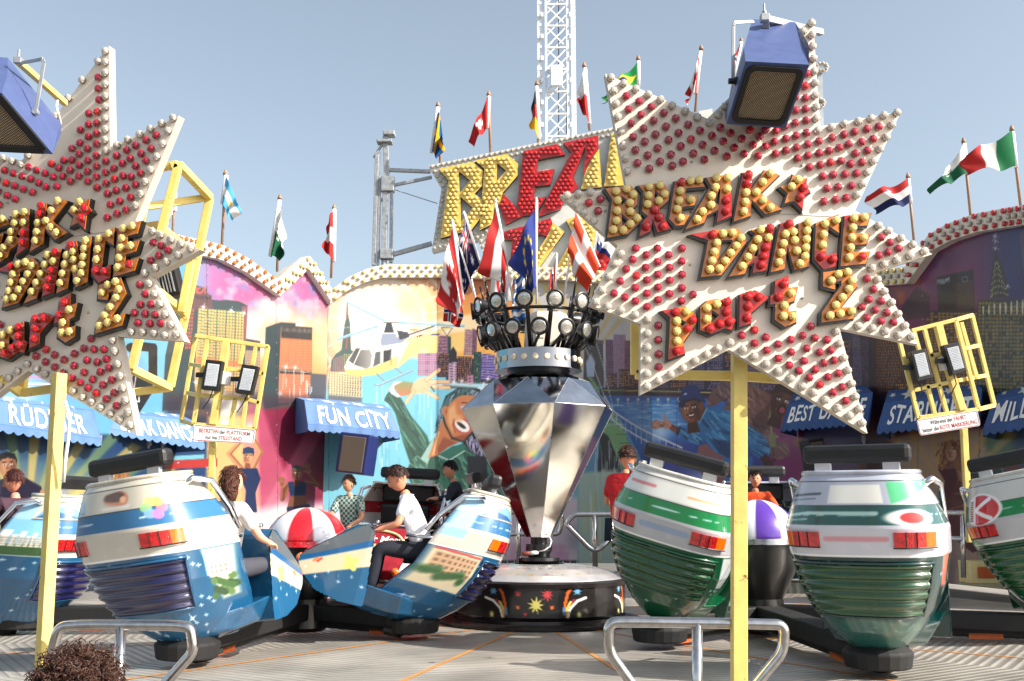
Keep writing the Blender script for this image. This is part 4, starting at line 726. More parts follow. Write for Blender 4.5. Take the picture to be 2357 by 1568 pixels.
LET = [ # name, frame, outer, holes, red overlay, bulbs (r, = red)
 (cA, '55,270 330,235 410,325 400,440 355,490 460,600 300,765 75,805 130,385', ['228,345 290,395 228,460', '232,540 305,610 240,680'], [], '172,300 285,275 188,400 358,335 182,512 322,425 325,520 175,620 398,592 327,655 140,717 247,720', ''),
 (cA, '415,235 690,205 755,310 740,400 630,495 765,705 620,750 570,600 545,735 425,790 455,640 520,570 455,520 470,300', ['595,280 640,330 590,385'], ['540,470 640,480 765,705 620,750 570,600 545,735 425,790 455,640 520,570'], '530,250 648,235 522,347 697,330 512,440 635,405', '592,497 640,580 500,675 683,675'),
 (cA, '815,190 1090,165 1140,250 935,265 920,345 1060,340 1025,450 895,470 880,555 975,555 910,665 820,675 750,600', [], ['815,190 930,180 880,250 808,270'], '978,187 1070,177 867,297 855,403 982,388 833,493 868,592', '883,200'),
 (cA, '1150,150 1410,115 1430,565 1265,640 1285,500 1160,560 1130,640 925,715 1205,240', ['1308,240 1295,450 1240,415'], ['1425,320 1430,565 1265,640 1290,470 1330,350'], '1257,155 1380,152 1248,258 1375,275 1205,350 1200,450 1108,520 1050,605', '1370,395 1368,510'),
 (cA, '1550,95 1655,100 1640,280 1790,70 1950,120 1745,320 1970,495 1795,550 1645,385 1635,565 1450,630', [], ['1550,95 1655,100 1640,260 1520,270'], '1842,105 1760,202 1580,315 1690,310 1762,398 1570,417 1842,475 1555,520', '1607,118 1593,212'),
 (cA, '2098,115 2150,170 2250,155 2235,235 2285,305 2215,345 2200,500 2105,405 2005,430 2040,325 1960,250 2060,215', [], ['2250,155 2235,235 2285,305 2215,345 2200,500 2120,415 2150,260'], '2145,175 2073,250', '2205,257 2170,362'),
 (cB, '80,275 400,225 630,210 740,345 440,740 205,765 290,345', ['445,345 560,335 570,360 400,590'], ['80,275 300,242 370,310 290,345'], '452,268 560,258 658,318 382,375 603,408 352,475 540,488 328,577 480,580 303,675 412,667', '338,275'),
 (cB, '780,225 1040,170 960,685 795,720 815,600 745,625 710,725 525,760 830,270', ['870,420 860,530 808,520'], ['1035,200 960,685 795,720 815,600 745,625 720,640 880,500 890,400'], '880,222 848,335 970,315 790,437 733,535 672,637', '988,205 945,423 920,523 893,620'),
 (cB, '1110,155 1255,115 1320,380 1320,155 1465,95 1440,640 1275,680 1195,405 1160,670 1000,710', [], ['1110,155 1255,115 1270,180 1105,240'], '1162,273 1253,247 1420,140 1408,235 1267,343 1140,380 1402,332 1113,487 1293,463 1393,428 1385,525 1087,597 1327,607', '1208,155'),
 (cB, '1520,150 1780,45 1785,260 1665,180 1630,520 1760,485 1750,640 1605,680 1500,560', [], ['1508,460 1635,470 1630,520 1760,485 1750,640 1605,680 1500,560'], '1612,155 1742,115 1597,277 1587,397', '1580,527 1705,557'),
 (cB, '1845,65 2150,30 2105,175 1975,180 1970,265 2140,260 2095,385 1960,400 1950,480 2135,470 2090,610 1800,640', [], ['1845,65 1910,55 1880,180 1835,200'], '1942,90 2062,80 1930,200 1918,313 2052,310 1903,427 1888,540', '2040,528'),
 (cC, '100,470 340,425 445,505 450,600 320,790 335,905 165,970 185,545', ['295,555 350,590 300,635'], ['100,470 260,440 270,520 185,545', '180,850 325,830 335,905 165,970'], '348,475 250,572 250,675 253,775', '238,475 410,560 362,650 257,875'),
 (cC, '560,370 660,350 700,365 790,325 805,530 850,560 810,670 740,650 600,710 490,665 490,440', ['605,460 685,515 610,585'], ['700,365 790,325 805,530 850,560 810,670 740,650 600,710 500,655 610,590 690,520'], '555,440 655,402 552,553', '757,378 757,478 787,580 688,600 588,648'),
 (cC, '890,310 1010,265 1030,280 1050,262 1185,335 1010,490 1005,600 885,635', [], ['890,310 1010,265 1030,280 1050,262 1185,335 1010,490 1005,600 885,635'], '', '972,320 1083,330 975,422 967,537'),
 (cC, '1250,170 1385,110 1390,240 1480,225 1445,370 1385,390 1385,480 1465,470 1465,585 1350,635 1245,560 1255,400 1195,410 1205,315 1240,300', [], ['1250,170 1385,110 1388,225 1320,300 1300,380 1195,410 1205,315 1240,300'], '1408,288 1335,415 1327,522 1425,525', '1335,195 1283,328'),
 (cC, '1740,80 2005,40 2085,220 1915,440 2080,430 2045,550 1720,592 1725,485 1925,210 1920,165 1860,180 1860,255 1735,225', [], [], '1882,97 1975,77 1813,165 2020,165 1988,248 1922,333 1857,410 1798,517 1902,497 2017,473', ''),
]
WB1 = '243,400 308,430 370,458 433,487 495,512 555,542 622,570 683,600 745,628 790,588 825,545 880,485 960,405 1040,325 1125,245 257,467 268,533 278,600 292,673 305,745 317,810 326,877 1265,122 1222,165 1267,182 1270,240 1275,303 1278,368 1282,427 1283,490 1287,550 1288,607 1297,668 1365,652 1430,635 1503,622 1567,607 1633,592 1700,578 1673,640 1645,702 1612,763 1578,825 1548,882 1523,942 1495,998 20,1000 78,992 140,983 60,1048 105,1088 155,1130 1605,1153 1655,1180 1718,1217 1778,1250 1838,1283 1765,1307 1697,1330 1632,1350 1570,1370'
WB2 = '377,155 340,222 300,307 255,395 215,473 290,500 377,527 470,555 552,585 552,678 552,770 552,852 550,943 550,1025 623,988 703,947 785,905 865,857 940,815 1013,777 1095,737 1177,783 1252,828 1330,877 1407,925 1492,975 1570,1027 1643,1067 1720,1115 1800,1168 1877,1217 1960,1265 1940,1173 1915,1092 1890,1007 1865,920 1840,838 1812,745 1790,667 1937,630 2027,645 2113,665 2198,690 2285,698 2240,627 2195,550 2152,475 2105,402 2060,325'
RB1 = '320,495 385,523 447,551 512,580 573,608 636,640 332,562 395,590 460,620 523,650 587,682 650,715 345,635 408,660 470,690 536,718 598,750 662,787 697,670 710,743 770,773 757,697 800,655 852,683 815,725 355,703 415,727 480,760 548,792 610,828 718,818 832,802 870,757 910,712 950,667 368,770 430,797 493,828 555,850 377,836 438,865 1000,700 965,743 920,790 1030,665 1028,752 992,800 1083,673 1075,728 1133,712 1080,790 1133,772 1183,567 1180,632 1185,697 1187,757 1192,812 1232,443 1233,505 1233,560 1237,618 1238,682 1243,740 1245,797 1252,857 1240,380 1232,318 1228,255 1180,500 1178,440 1130,590 1128,650 1130,520 1080,610 1300,725 1302,785 1308,845 1320,903 1367,708 1353,773 1360,832 1373,895 1341,965 1325,1032 1428,690 1405,757 1412,825 1398,958 1385,1022 1482,677 1452,740 1433,893 1440,1013 1545,662 1518,728 1487,787 1462,840 1605,650 1577,713 1548,772 1520,832 1492,888 1466,950 130,1038 188,1020 177,1080'
RB2 = '475,123 617,122 777,122 543,165 690,165 455,195 617,210 775,207 413,258 540,248 695,248 480,302 618,293 777,293 373,337 548,330 697,332 333,417 472,380 620,378 777,382 403,442 547,417 695,420 850,425 472,468 620,460 773,467 548,505 622,627 622,722 625,815 625,900 1170,693 1253,658 1253,745 1327,705 1332,790 1407,750 1407,843 1490,720 1492,802 1480,887 1567,693 1622,632 1595,778 1648,710 1577,860 1545,925 1680,803 1728,722 1650,917 1708,873 1752,790 1612,970 1735,965 1775,855 1682,1015 1802,940 1767,1065 1827,1030 1850,1120 1990,320 2035,390 2002,457 2083,467 1957,507 2043,525 2120,543 1988,577 2082,597 2165,607 2083,50 2143,82 2198,122 2130,147 2068,168'
def star_sign(O, ex, ey, n, label):
    T = thing('star_sign', label, 'star sign', tuple(O), 'star shaped lamp signs')
    fn = lambda x, y, h: O + ex * x + ey * y + n * h
    board('star_panel', OUT, [], fn, -.05, 0, M['cream'], T, M['edge'])
    # panel joints and screws
    mb = MB()
    for a, b in ((c1(0, 1038), c1(1500, 1112)), (c1(640, 0), c1(640, 0))):
        if a != b: mb.beam(fn(*a, .001), fn(*b, .001), .003, .002, n)
    for x, y in ((655, 827), (1218, 845), (648, 1215), (648, 1352), (1222, 1385), (215, 1010), (213, 1077), (1218, 1090), (652, 1083), (1220, 1522)):
        mb.lathe([(.007, 0), (.007, .004), (.002, .008)], fn(*c1(x, y), 0), 10, n.to_track_quat('Z', 'Y').to_matrix())
    mb.build('panel_screws', M['edge'], T)
    bl = []
    off = loc2(1741, 560); dx = off[0] - loc2(1740, 560)[0]
    for fr, o, hs, reds, yb, rb in LET:
        op = [fr(*p) for p in g2(o)]; hp = [[fr(*p) for p in g2(h)] for h in hs]
        base = board('letter', grow(op, .006), [grow(h, -.003) for h in hp], lambda x, y, h: fn(x - .004, y - .006, h), .001, .036, M['black'], T)
        face_ = board('letter_face', op, hp, fn, .0365, .04, M['orange'], base)
        for r_ in reds:
            rp = [fr(*p) for p in g2(r_)]; c = Vector((sum(p[0] for p in rp) / len(rp), sum(p[1] for p in rp) / len(rp)))
            board('red_inlay', [tuple(c + (Vector(p) - c) * .985) for p in rp], [], fn, .0405, .0425, M['red'], base)
        for s, k in ((yb, 'y'), (rb, 'R')):
            for p in g2(s): q = fr(*p); bl.append((fn(q[0] - .002, q[1] - .004, .042), n, k))
    for s, f, k in ((WB1, c1, 'w'), (WB2, cc2, 'w'), (RB1, c1, 'r'), (RB2, cc2, 'r')):
        for i, p in enumerate(g2(s)):
            q = f(*p); kk = 'R' if k == 'r' and i % 23 == 11 else k; bl.append((fn(q[0] - .002, q[1] - .002, 0), n, kk))
    def vis(b): u, v = proj(*b[0]); return 0 < u < 2357 and 0 < v < 1568
    bl = [b for b in bl if vis(b)] + [b for b in bl if not vis(b)]; put_bulbs(T, bl, .0202); return T
starR = star_sign(OR, exR, eyR, nR, 'sunlit cream star sign with pink and clear bulbs, the whole star in view')
exL = Vector((.95043665, -.30141429, .07628632)); ezL = Vector((-.07097683, .02854469, .99706945)); nL = Vector((-.30270855, -.95306591, .00573649))
OL = Vector((-2.36635547, 5.13738729, 2.49672001))
starL = star_sign(OL, exL, ezL, nL, 'shaded star sign with dark red bulbs, cut off by the edge of the picture')
# yellow poles and cages behind the stars (each belongs to its sign)
def bars(name, segs, w, m, parent, up=(0, 0, 1), bevel=.004):
    mb = MB()
    for (a, b) in segs: mb.beam(P(*a), P(*b), w, w, up)
    return mb.build(name, m, parent, bevel=bevel)
mb = MB(); mb.beam(P(1701, 806, 4.92), P(1701, 1720, 4.92), .068, .068, (0, 1, 0)); mb.build('pole', M['yel'], starR, bevel=.004)
bars('rear_frame', [((1462, 735, 5.0), (1462, 862, 5.0)), ((1462, 862, 5.0), (1700, 866, 5.0)), ((1700, 866, 5.0), (1850, 876, 5.0)), ((1488, 770, 5.0), (1470, 860, 5.25))], .045, M['yel'], starR)
mb = MB(); mb.beam(P(137, 860, 5.05), P(92, 1640, 5.05), .056, .056, (.62, .78, 0)); q = P(137, 860, 5.05); mb.build('pole', M['yel'], starL, bevel=.004)
seg = [((395, 385, 5.2), (411, 379, 5.2)), ((300, 395, 5.25), (411, 379, 5.2)), ((411, 379, 5.2), (483, 455, 5.6)), ((483, 455, 5.6), (392, 890, 5.6)), ((411, 379, 5.2), (366, 552, 5.2)), ((320, 478, 5.3), (470, 456, 5.6)), ((330, 524, 5.3), (370, 518, 5.2)), ((375, 530, 5.2), (450, 590, 5.5)), ((352, 662, 5.3), (425, 722, 5.6)),
       ((302, 850, 5.3), (392, 893, 5.6)), ((302, 850, 5.3), (275, 853, 5.3)), ((290, 905, 5.5), (392, 893, 5.6)), ((320, 780, 5.3), (302, 850, 5.3)), ((440, 600, 5.5), (418, 720, 5.5)), ((50, 905, 5.3), (140, 893, 5.2)), ((0, 870, 5.2), (50, 907, 5.3)), ((57, 845, 5.3), (50, 905, 5.3)), ((330, 480, 5.3), (310, 560, 5.3))]
bars('rear_frame', seg, .04, M['yel'], starL)
# black floodlight peeping out behind the left star
fl2 = thing('floodlight', 'black ribbed floodlight half hidden behind the shaded star sign', 'floodlight', tuple(P(375, 625, 5.8)))
c = P(378, 625, 5.8); R = Matrix.Rotation(-.28, 3, 'Y'); mb = MB(); mb.box(c, .16, .1, .34, R); mb.build('housing', M['blackp'], fl2, bevel=.01)
mb = MB()
for k in range(7): mb.box(c + R @ Vector((-.06 + k * .018, -.056, 0)), .006, .02, .3, R)
mb.build('cooling_fins', M['galv'], fl2); mb = MB(); mb.lathe([(.02, 0), (.02, .02), (.012, .03)], P(398, 596, 5.72), 12, Matrix.Rotation(math.pi / 2, 3, 'X')); mb.build('bolt', M['chrome'], fl2)
# ================= LOUDSPEAKERS =================
def ngon_prism(front, back, mb):
    n = len(front); mb.add(list(front) + list(back), [tuple(range(n)), tuple(range(2 * n - 1, n - 1, -1))] + [(i, i + n, (i + 1) % n + n, (i + 1) % n) for i in range(n)])
def mesh_mat():
    m = mat('expanded metal grille', (150, 130, 108), .5, .4, noise=.1); nt = m.node_tree; N = nt.nodes; L = nt.links; b = N['Principled BSDF']
    at = N.new('ShaderNodeUVMap'); w = N.new('ShaderNodeTexBrick'); w.inputs['Color1'].default_value = (*lin((232, 210, 176)), 1); w.inputs['Color2'].default_value = (*lin((214, 190, 156)), 1); w.inputs['Mortar'].default_value = (*lin((30, 24, 18)), 1)
    w.inputs['Scale'].default_value = 1; w.inputs['Mortar Size'].default_value = .012; w.inputs['Brick Width'].default_value = .05; w.inputs['Row Height'].default_value = .028; w.inputs['Mortar Smooth'].default_value = .5
    L.new(at.outputs[0], w.inputs[0]); L.new(w.outputs[0], b.inputs['Base Color']); return m
M['grille'] = mesh_mat()
def speaker(name_label, TLf, TRf, BRf, BLf, roof, leftside, loc, dF):
    """front quad px corners with depths, roof polygon (rear outline), lower-left rear corners"""
    T = thing('loudspeaker', name_label, 'loudspeaker', tuple(P(*loc)), 'blue loudspeakers above the star signs')
    f = [P(*q) for q in (TLf, TRf, BRf, BLf)]; r = [P(*q) for q in roof]; ls = [P(*q) for q in leftside]
    mb = MB(); V = f + r + ls; nr = len(r); n0 = 4
    # roof: f0,f1 then r...
    mb.v = [tuple(p) for p in V]; mb.f = [(0, 3, 2, 1), tuple([0, 1] + list(range(n0 + nr - 1, n0 - 1, -1)))]
    bl = n0 + nr; mb.f += [tuple([0, n0, n0 + 1, bl, 3] if nr > 3 else [0, n0, bl, 3]), (n0 + 1, n0 + 2, bl + 1, bl), (n0 + nr - 1, 1, 2, bl + 1, n0 + nr - 2), (3, bl, bl + 1, 2)]
    mb.m = [0] * len(mb.f); cab = mb.build('cabinet', M['blue'], T)
    bm = bmesh.new(); bm.from_mesh(cab.data); bmesh.ops.recalc_face_normals(bm, faces=bm.faces); bm.to_mesh(cab.data); bm.free()
    n = (f[1] - f[0]).cross(f[3] - f[0]).normalized(); n = n if n.y < 0 else -n
    def at(s, t, h): return f[0].lerp(f[1], s).lerp(f[3].lerp(f[2], s), t) + n * h
    def rr(s0, t0, s1, t1, rad, k=6):
        o = []
        for cx, cy, a0 in ((s1 - rad, t0 + rad, -90), (s1 - rad, t1 - rad, 0), (s0 + rad, t1 - rad, 90), (s0 + rad, t0 + rad, 180)):
            for i in range(k + 1): a = math.radians(a0 + 90 * i / k); o.append((cx + rad * math.cos(a), cy + rad * math.sin(a)))
        return o
    o1 = rr(.05, .05, .95, .95, .12); o2 = rr(.13, .12, .87, .88, .08); mb = MB(); N_ = len(o1)
    mb.add([at(s, t, .001) for s, t in o1] + [at(s, t, .012) for s, t in o1] + [at(s, t, .012) for s, t in o2] + [at(s, t, .002) for s, t in o2], [(a + i, a + (i + 1) % N_, a + N_ + (i + 1) % N_, a + N_ + i) for a in (0, N_, 2 * N_) for i in range(N_)])
    mb.build('grille_gasket', M['blackp'], T, autosm=.6)
    mb = MB(); G = 16; mb.grid(lambda s, t: at(.125 + .75 * s, .115 + .77 * t, .003 + .004 * math.sin(math.pi * s) * math.sin(math.pi * t)), G, G); go = mb.build('grille', M['grille'], T)
    uv = go.data.uv_layers.new(name='UVMap')
    for lp in go.data.loops:
        i = lp.vertex_index; uv.data[lp.index].uv = (i % (G + 1) / G, i // (G + 1) / G * 1.25)
    return T
_cb = MB(); _cb.tube([P(*q) for q in ((150, 925, 4.98), (160, 960, 4.95), (157, 1010, 4.97), (150, 1060, 5.0), (146, 1110, 5.02))], .009, 8); _cb.build('cable', M['white'], starL, smooth=True)
spR = speaker('blue loudspeaker with a tan mesh grille hanging before the sunlit star sign', (1716, 141, 4.25), (1863, 149, 4.25), (1808, 296, 4.5), (1672, 286, 4.5),
    [(1712, 110, 4.4), (1732, 44, 4.75), (1830, 51, 4.75), (1861, 101, 4.4)], [(1668, 262, 4.85), (1790, 275, 4.85)], (1765, 48, 4.6), 0)
def strap(T, pl, w=.03, m='galv'):
    mb = MB()
    for a, b in zip(pl[:-1], pl[1:]): mb.beam(P(*a), P(*b), w, .006, (0, 1, 0))
    mb.build('bracket', M[m], T, bevel=.002)
strap(spR, [(1735, 50, 4.5), (1690, 52, 4.45), (1688, 60, 4.45), (1687, 185, 4.45)], .016)
mb = MB(); c = P(1687, 187, 4.43)
mb.lathe([(.014, -.02), (.014, .02)], c, 10, Matrix.Rotation(math.pi / 2, 3, 'Y')); mb.lathe([(.02, -.006), (.02, .006)], c + Vector((.015, 0, 0)), 12, Matrix.Rotation(math.pi / 2, 3, 'Y')); mb.build('bracket_bolt', M['blackp'], spR)
mb = MB(); c = P(1760, 42, 4.6); mb.box(c, .04, .04, .035); mb.lathe([(.012, 0), (.012, .02), (.005, .022), (.005, .06)], c + Vector((0, 0, .015)), 10); mb.build('hanger_clamp', M['galv'], spR, bevel=.003)
mb = MB(); mb.beam(P(1762, 44, 4.62), P(1890, 75, 5.0), .03, .03); mb.beam(P(1762, 44, 4.62), P(1780, 300, 5.0), .03, .03); mb.build('hanger_arm', M['galv'], spR)
spL = speaker('blue loudspeaker with scuffed side and dark grille hanging at the left edge of the photo', (-110, 262, 4.1), (10, 358, 4.3), (40, 372, 4.3), (-60, 400, 4.3), [(-100, 200, 4.2), (-80, 120, 4.5), (20, 132, 4.6), (25, 190, 4.4)], [(-60, 380, 4.6), (130, 350, 4.7)], (45, 140, 4.5), 0) if False else None
spL = thing('loudspeaker', 'blue loudspeaker with scuffed side panel hanging before the shaded star sign', 'loudspeaker', tuple(P(45, 140, 4.5)), 'blue loudspeakers above the star signs')
A0, A1, A2, A3, A4 = P(18, 133, 4.72), P(140, 262, 4.72), P(139, 300, 4.6), P(124, 356, 4.4), P(5, 213, 4.2)     # right side panel (rear top .. front)
D = Vector((-.42, -.12, -.02)); side = [P(18, 133, 4.72), P(140, 285, 4.72), P(141, 305, 4.6), P(122, 355, 4.35), P(4, 214, 4.12), P(17, 175, 4.35)]
mb = MB(); ngon_prism(side, [p + D for p in side], mb); cab = mb.build('cabinet', M['blue'], spL)
bm = bmesh.new(); bm.from_mesh(cab.data); bmesh.ops.recalc_face_normals(bm, faces=bm.faces); bm.to_mesh(cab.data); bm.free()
f0, f1 = side[4], side[3]; f3, f2 = f0 + D, f1 + D; n = (f1 - f0).cross(D).normalized(); n = n if n.dot(Vector((0, -1, -.3))) > 0 else -n
mb = MB(); at_ = lambda s, t, h: f0.lerp(f1, s).lerp(f3.lerp(f2, s), t) + n * h
mb.grid(lambda s, t: at_(.1 + .78 * s, .1 + .8 * t, .004), 8, 8); go = mb.build('grille', M['grille'], spL); uv = go.data.uv_layers.new(name='UVMap')
for lp in go.data.loops: i = lp.vertex_index; uv.data[lp.index].uv = (i % 9 / 8 * 1.3, i // 9 / 8 * 1.2)
mb = MB()
for a, b in (((.05, .05), (.93, .05)), ((.93, .05), (.93, .95)), ((.93, .95), (.05, .95)), ((.05, .95), (.05, .05))): mb.beam(at_(*a, .006), at_(*b, .006), .035, .012, n)
mb.build('grille_gasket', M['blackp'], spL, bevel=.004)
strap(spL, [(45, 146, 4.5), (98, 136, 4.4), (101, 145, 4.4), (82, 258, 4.4)], .018); mb = MB(); mb.beam(P(42, 142, 4.5), P(150, 238, 5.0), .028, .028); mb.build('hanger_arm', M['yel'], spL, bevel=.003)
mb = MB(); c = P(42, 140, 4.5); mb.box(c, .035, .03, .03); mb.lathe([(.016, -.02), (.016, -.008), (.006, 0), (.006, .035)], c + Vector((0, 0, .02)), 10); mb.lathe([(.014, -.012), (.014, .012)], P(82, 258, 4.39), 10, Matrix.Rotation(math.pi / 2, 3, 'X')); mb.build('hanger_clamp', M['galv'], spL, bevel=.002)
mb = MB(); mb.tube([P(*q) for q in ((133, 232, 4.9), (130, 245, 4.88), (134, 262, 4.85), (140, 285, 4.9))], .006); mb.build('cable', M['white'], spL)
# ================= BIG REAR SIGN =================
nB = Vector((-.05, -1, -.02)).normalized(); OB = P(1200, 500, 24.6); exB = Vector((1, -.05, 0)).normalized(); eyB = exB.cross(Vector((0, 1, 0))).normalized() * -1; eyB = eyB if eyB.z > 0 else -eyB
nB = exB.cross(eyB); nB = nB if nB.y < 0 else -nB
def lb(u, v): p = hitplane(u, v, OB, nB) - OB; return (p.dot(exB), p.dot(eyB))
def cD(x, y): return lb(978.2 + x * .22548, 282.9 + y * .22548)
fB = lambda x, y, h: OB + exB * x + eyB * y + nB * h
big = thing('lettered_sign', 'huge rising sign with yellow and red bulb covered letters above the backdrop', 'sign', tuple(OB))
outB = [lb(*p) for p in [(986, 381), (1413, 293), (1640, 250), (1640, 560), (1430, 645), (1240, 706), (1165, 720), (1101, 556), (1104, 549), (994, 578), (1015, 440), (1015, 430)]]
board('sign_panel', outB, [], fB, -.35, 0, mat('sign panel grey white', (208, 208, 200), .5), big, M['white'])
bl = []
BL_ = [('150,490 490,420 595,510 585,665 512,745 665,870 480,1110 165,1195 245,610', ['352,515 465,610 362,735', '368,775 490,885 375,1030'], 'y'),
 ('515,405 840,340 955,440 948,560 795,735 810,770 760,870 728,790 690,1050 560,1115 610,490', ['742,435 830,510 738,615'], 'y'), ('795,735 1015,965 828,1058 760,870', [], 'R'),
 ('1005,310 1350,238 1430,345 1155,395 1142,520 1325,490 1280,650 1125,670 1112,790 1240,775 1130,950 1015,970 940,885', [], 'R'),
 ('1412,225 1765,150 1770,280 1690,400 1620,560 1635,265 1515,575 1560,680 1430,800 1385,895 1165,975 1175,930 1490,325', [], 'R'), ('1775,285 1803,675 1590,700 1622,560 1692,402', [], 'y'),
 ('1900,130 1960,120 2100,655 1825,670', [], 'y'),
 ('805,1130 1285,990 1305,1050 1245,1180 1190,1155 1000,1195 985,1560 1000,1720 840,1740 895,1215 815,1210', [], 'R'), ('1305,1035 1425,1130 1010,1720 990,1560 1245,1185', [], 'y'),
 ('1440,1005 1600,965 1740,1105 1700,1640 1560,1700 1590,1480 1480,1560 1330,1800 1150,1830 1520,1180', [], 'y'), ('1750,1390 1860,1430 1870,1560 1760,1600', [], 'R')]
def inside(p, poly):
    r = False
    for i in range(len(poly)):
        (x1, y1), (x2, y2) = poly[i], poly[(i + 1) % len(poly)]
        if (y1 > p[1]) != (y2 > p[1]) and p[0] < (x2 - x1) * (p[1] - y1) / (y2 - y1) + x1: r = not r
    return r
def edged(p, poly):
    return min((((Vector(p) - Vector(poly[i])) - (Vector(poly[(i + 1) % len(poly)]) - Vector(poly[i])) * max(0, min(1, (Vector(p) - Vector(poly[i])).dot(Vector(poly[(i + 1) % len(poly)]) - Vector(poly[i])) / (Vector(poly[(i + 1) % len(poly)]) - Vector(poly[i])).length_squared))).length for i in range(len(poly))))
for o, hs, k in BL_:
    op = [cD(*p) for p in g2(o)]; hp = [[cD(*p) for p in g2(h)] for h in hs]
    base = board('letter', op, hp, fB, .001, .16, M['yel2'] if k == 'y' else M['redl'], big, M['black'])
    xs = [p[0] for p in op]; ys = [p[1] for p in op]; a = .118; y = min(ys); j = 0
    while y < max(ys):
        x = min(xs) + (a / 2 if j % 2 else 0)
        while x < max(xs):
            if inside((x, y), op) and edged((x, y), op) > .045 and not any(inside((x, y), h) or edged((x, y), h) < .045 for h in hp): bl.append((fB(x, y, .162), nB, 'y' if k == 'y' else 'R'))
            x += a
        y += a * .86; j += 1
# border bulbs, two rows
bord = []
for d_ in (.06, .19):
    q = grow(outB, -d_)
    for i in list(range(0, 2)) + list(range(3, 12)):
        a, b = Vector(q[i]), Vector(q[(i + 1) % 12]); L = (b - a).length; n_ = max(1, int(L / .135))
        for j in range(n_): p = a.lerp(b, (j + .5 * (d_ > .1)) / n_); bord.append((fB(p.x, p.y, 0), nB, 'w'))
bl = [b for b in bord + bl]
bl = [b for b in bl if proj(*b[0])[0] < 1420]; random.shuffle(bl); put_bulbs(big, bl, .044)
# steel support at the sign's left end
def Q(x, y, d=25.2): return P(825 + x * .31946, 206.2 + y * .31946, d)          # zoom frame of the truss
sup = thing('sign_support', 'galvanised steel support tower carrying the end of the huge rising sign', 'support tower', tuple(P(875, 610, 25.2)))
mb = MB()
for a, b, w in (((135, 470), (110, 1268), .16), ((195, 340), (205, 640), .22), ((195, 740), (185, 1160), .22), ((240, 700), (235, 1250), .14), ((150, 450), (150, 640), .1), ((155, 640), (140, 1268), .12), ((215, 330), (110, 490), .1), ((135, 830), (190, 770), .1), ((120, 860), (160, 820), .1)): mb.beam(Q(*a), Q(*b), w * .62, w * .62)
mb.build('posts', M['galv'], sup, bevel=.01)
mb = MB()
for a, b, w in (((220, 580), (520, 592), .15), ((255, 690), (530, 632), .13), ((245, 1190), (530, 1110), .18), ((255, 720), (570, 822), .04)): mb.beam(Q(*a), Q(*b), w * .62, w * .62)
mb.build('arms', M['galv'], sup, bevel=.01)
mb = MB(); mb.box(Q(213, 685), .34, .24, .4); mb.box(Q(205, 1190), .34, .24, .26); mb.lathe([(.07, -.2), (.07, 0)], Q(195, 765), 12); mb.lathe([(.07, -.2), (.07, 0)], Q(185, 1230), 12); mb.box(Q(222, 322), .3, .3, .12); mb.box(Q(190, 380), .4, .3, .08); mb.build('joint_boxes', M['galv'], sup, bevel=.02)
# ================= WHITE LATTICE TOWER =================
tw_ = thing('lattice_tower', 'tall white lattice ride tower rising behind the huge sign', 'tower', tuple(P(1283, 620, 42)))
mb = MB(); d = 42
xs = [P(u, 300, d).x for u in (1243, 1258, 1308, 1322)]; zt = P(1280, -60, d).z; zb = 0; dy = (0, 1.0)
for i, x in enumerate(xs):
    w = .2 if i in (0, 3) else .1; mb.box((x, d + (0 if i in (1, 2) else .15), (zt + zb) / 2), w, w, zt - zb)
mb.build('main_posts', M['white'], tw_); mb = MB(); mb2 = MB(); x0, x1 = xs[1], xs[2]; h = 1.02; z = 4
while z < zt:
    mb.beam((x0, d - .02, z), (x1, d - .02, z), .07); mb.beam((x0, d, z), (x1, d, z + h), .06); mb.beam((x1, d + .03, z), (x0, d + .03, z + h), .06); mb2.beam((x0, d + 1, z), (x1, d + 1, z + h), .05)
    for i in (0, 3): mb.box((xs[i] + (.11 if i == 0 else -.11), d - .06, z + h / 2), .12, .08, .2); mb.box((xs[i], d - .1, z), .16, .08, .12)
    z += h
mb.build('lattice_bracing', M['white'], tw_); mb2.build('rear_bracing', M['white'], tw_)
mb = MB(); mb.box(P(1281, 175, d - .2), .5, .2, .95); mb.build('service_box', M['white'], tw_, bevel=.02)
mb = MB(); 
for u in (1258, 1286, 1304): mb.tube([P(u, 330, d + .4), P(u, -60, d + .4)], .02, 5)
mb.build('cables', M['dark'], tw_)
# small round bulb ornament behind the star's top tip
orn = thing('ornament_mast', 'grey mast with rings of white bulbs behind the tallest tip of the sunlit star', 'mast', tuple(P(1890, 480, 6)))
mb = MB(); mb.beam(P(1886, 170, 6), P(1893, 480, 6), .03, .03); mb.build('mast', M['galv'], orn)
for (u, v, r) in ((1889, 158, 13), (1884, 240, 11)):
    rr_ = r / 2350 * 6; mb = MB(); C_ = P(u, v, 6); mb.tube([C_ + Vector((rr_ * math.cos(a), -.01, rr_ * .75 * math.sin(a))) for a in [k * math.pi / 8 for k in range(16)]], .012, 8, True); ring = mb.build('ring', M['white'], orn, smooth=True)
    mb = MB(); 
    for k in range(9): a = k * 2 * math.pi / 9; mb.lathe([(.009, 0), (.011, .01), (.004, .017)], C_ + Vector((rr_ * math.cos(a), -.022, rr_ * .75 * math.sin(a))), 8, Matrix.Rotation(math.pi / 2, 3, 'X'))
    mb.build('ring_bulbs', M['bclear'], orn)
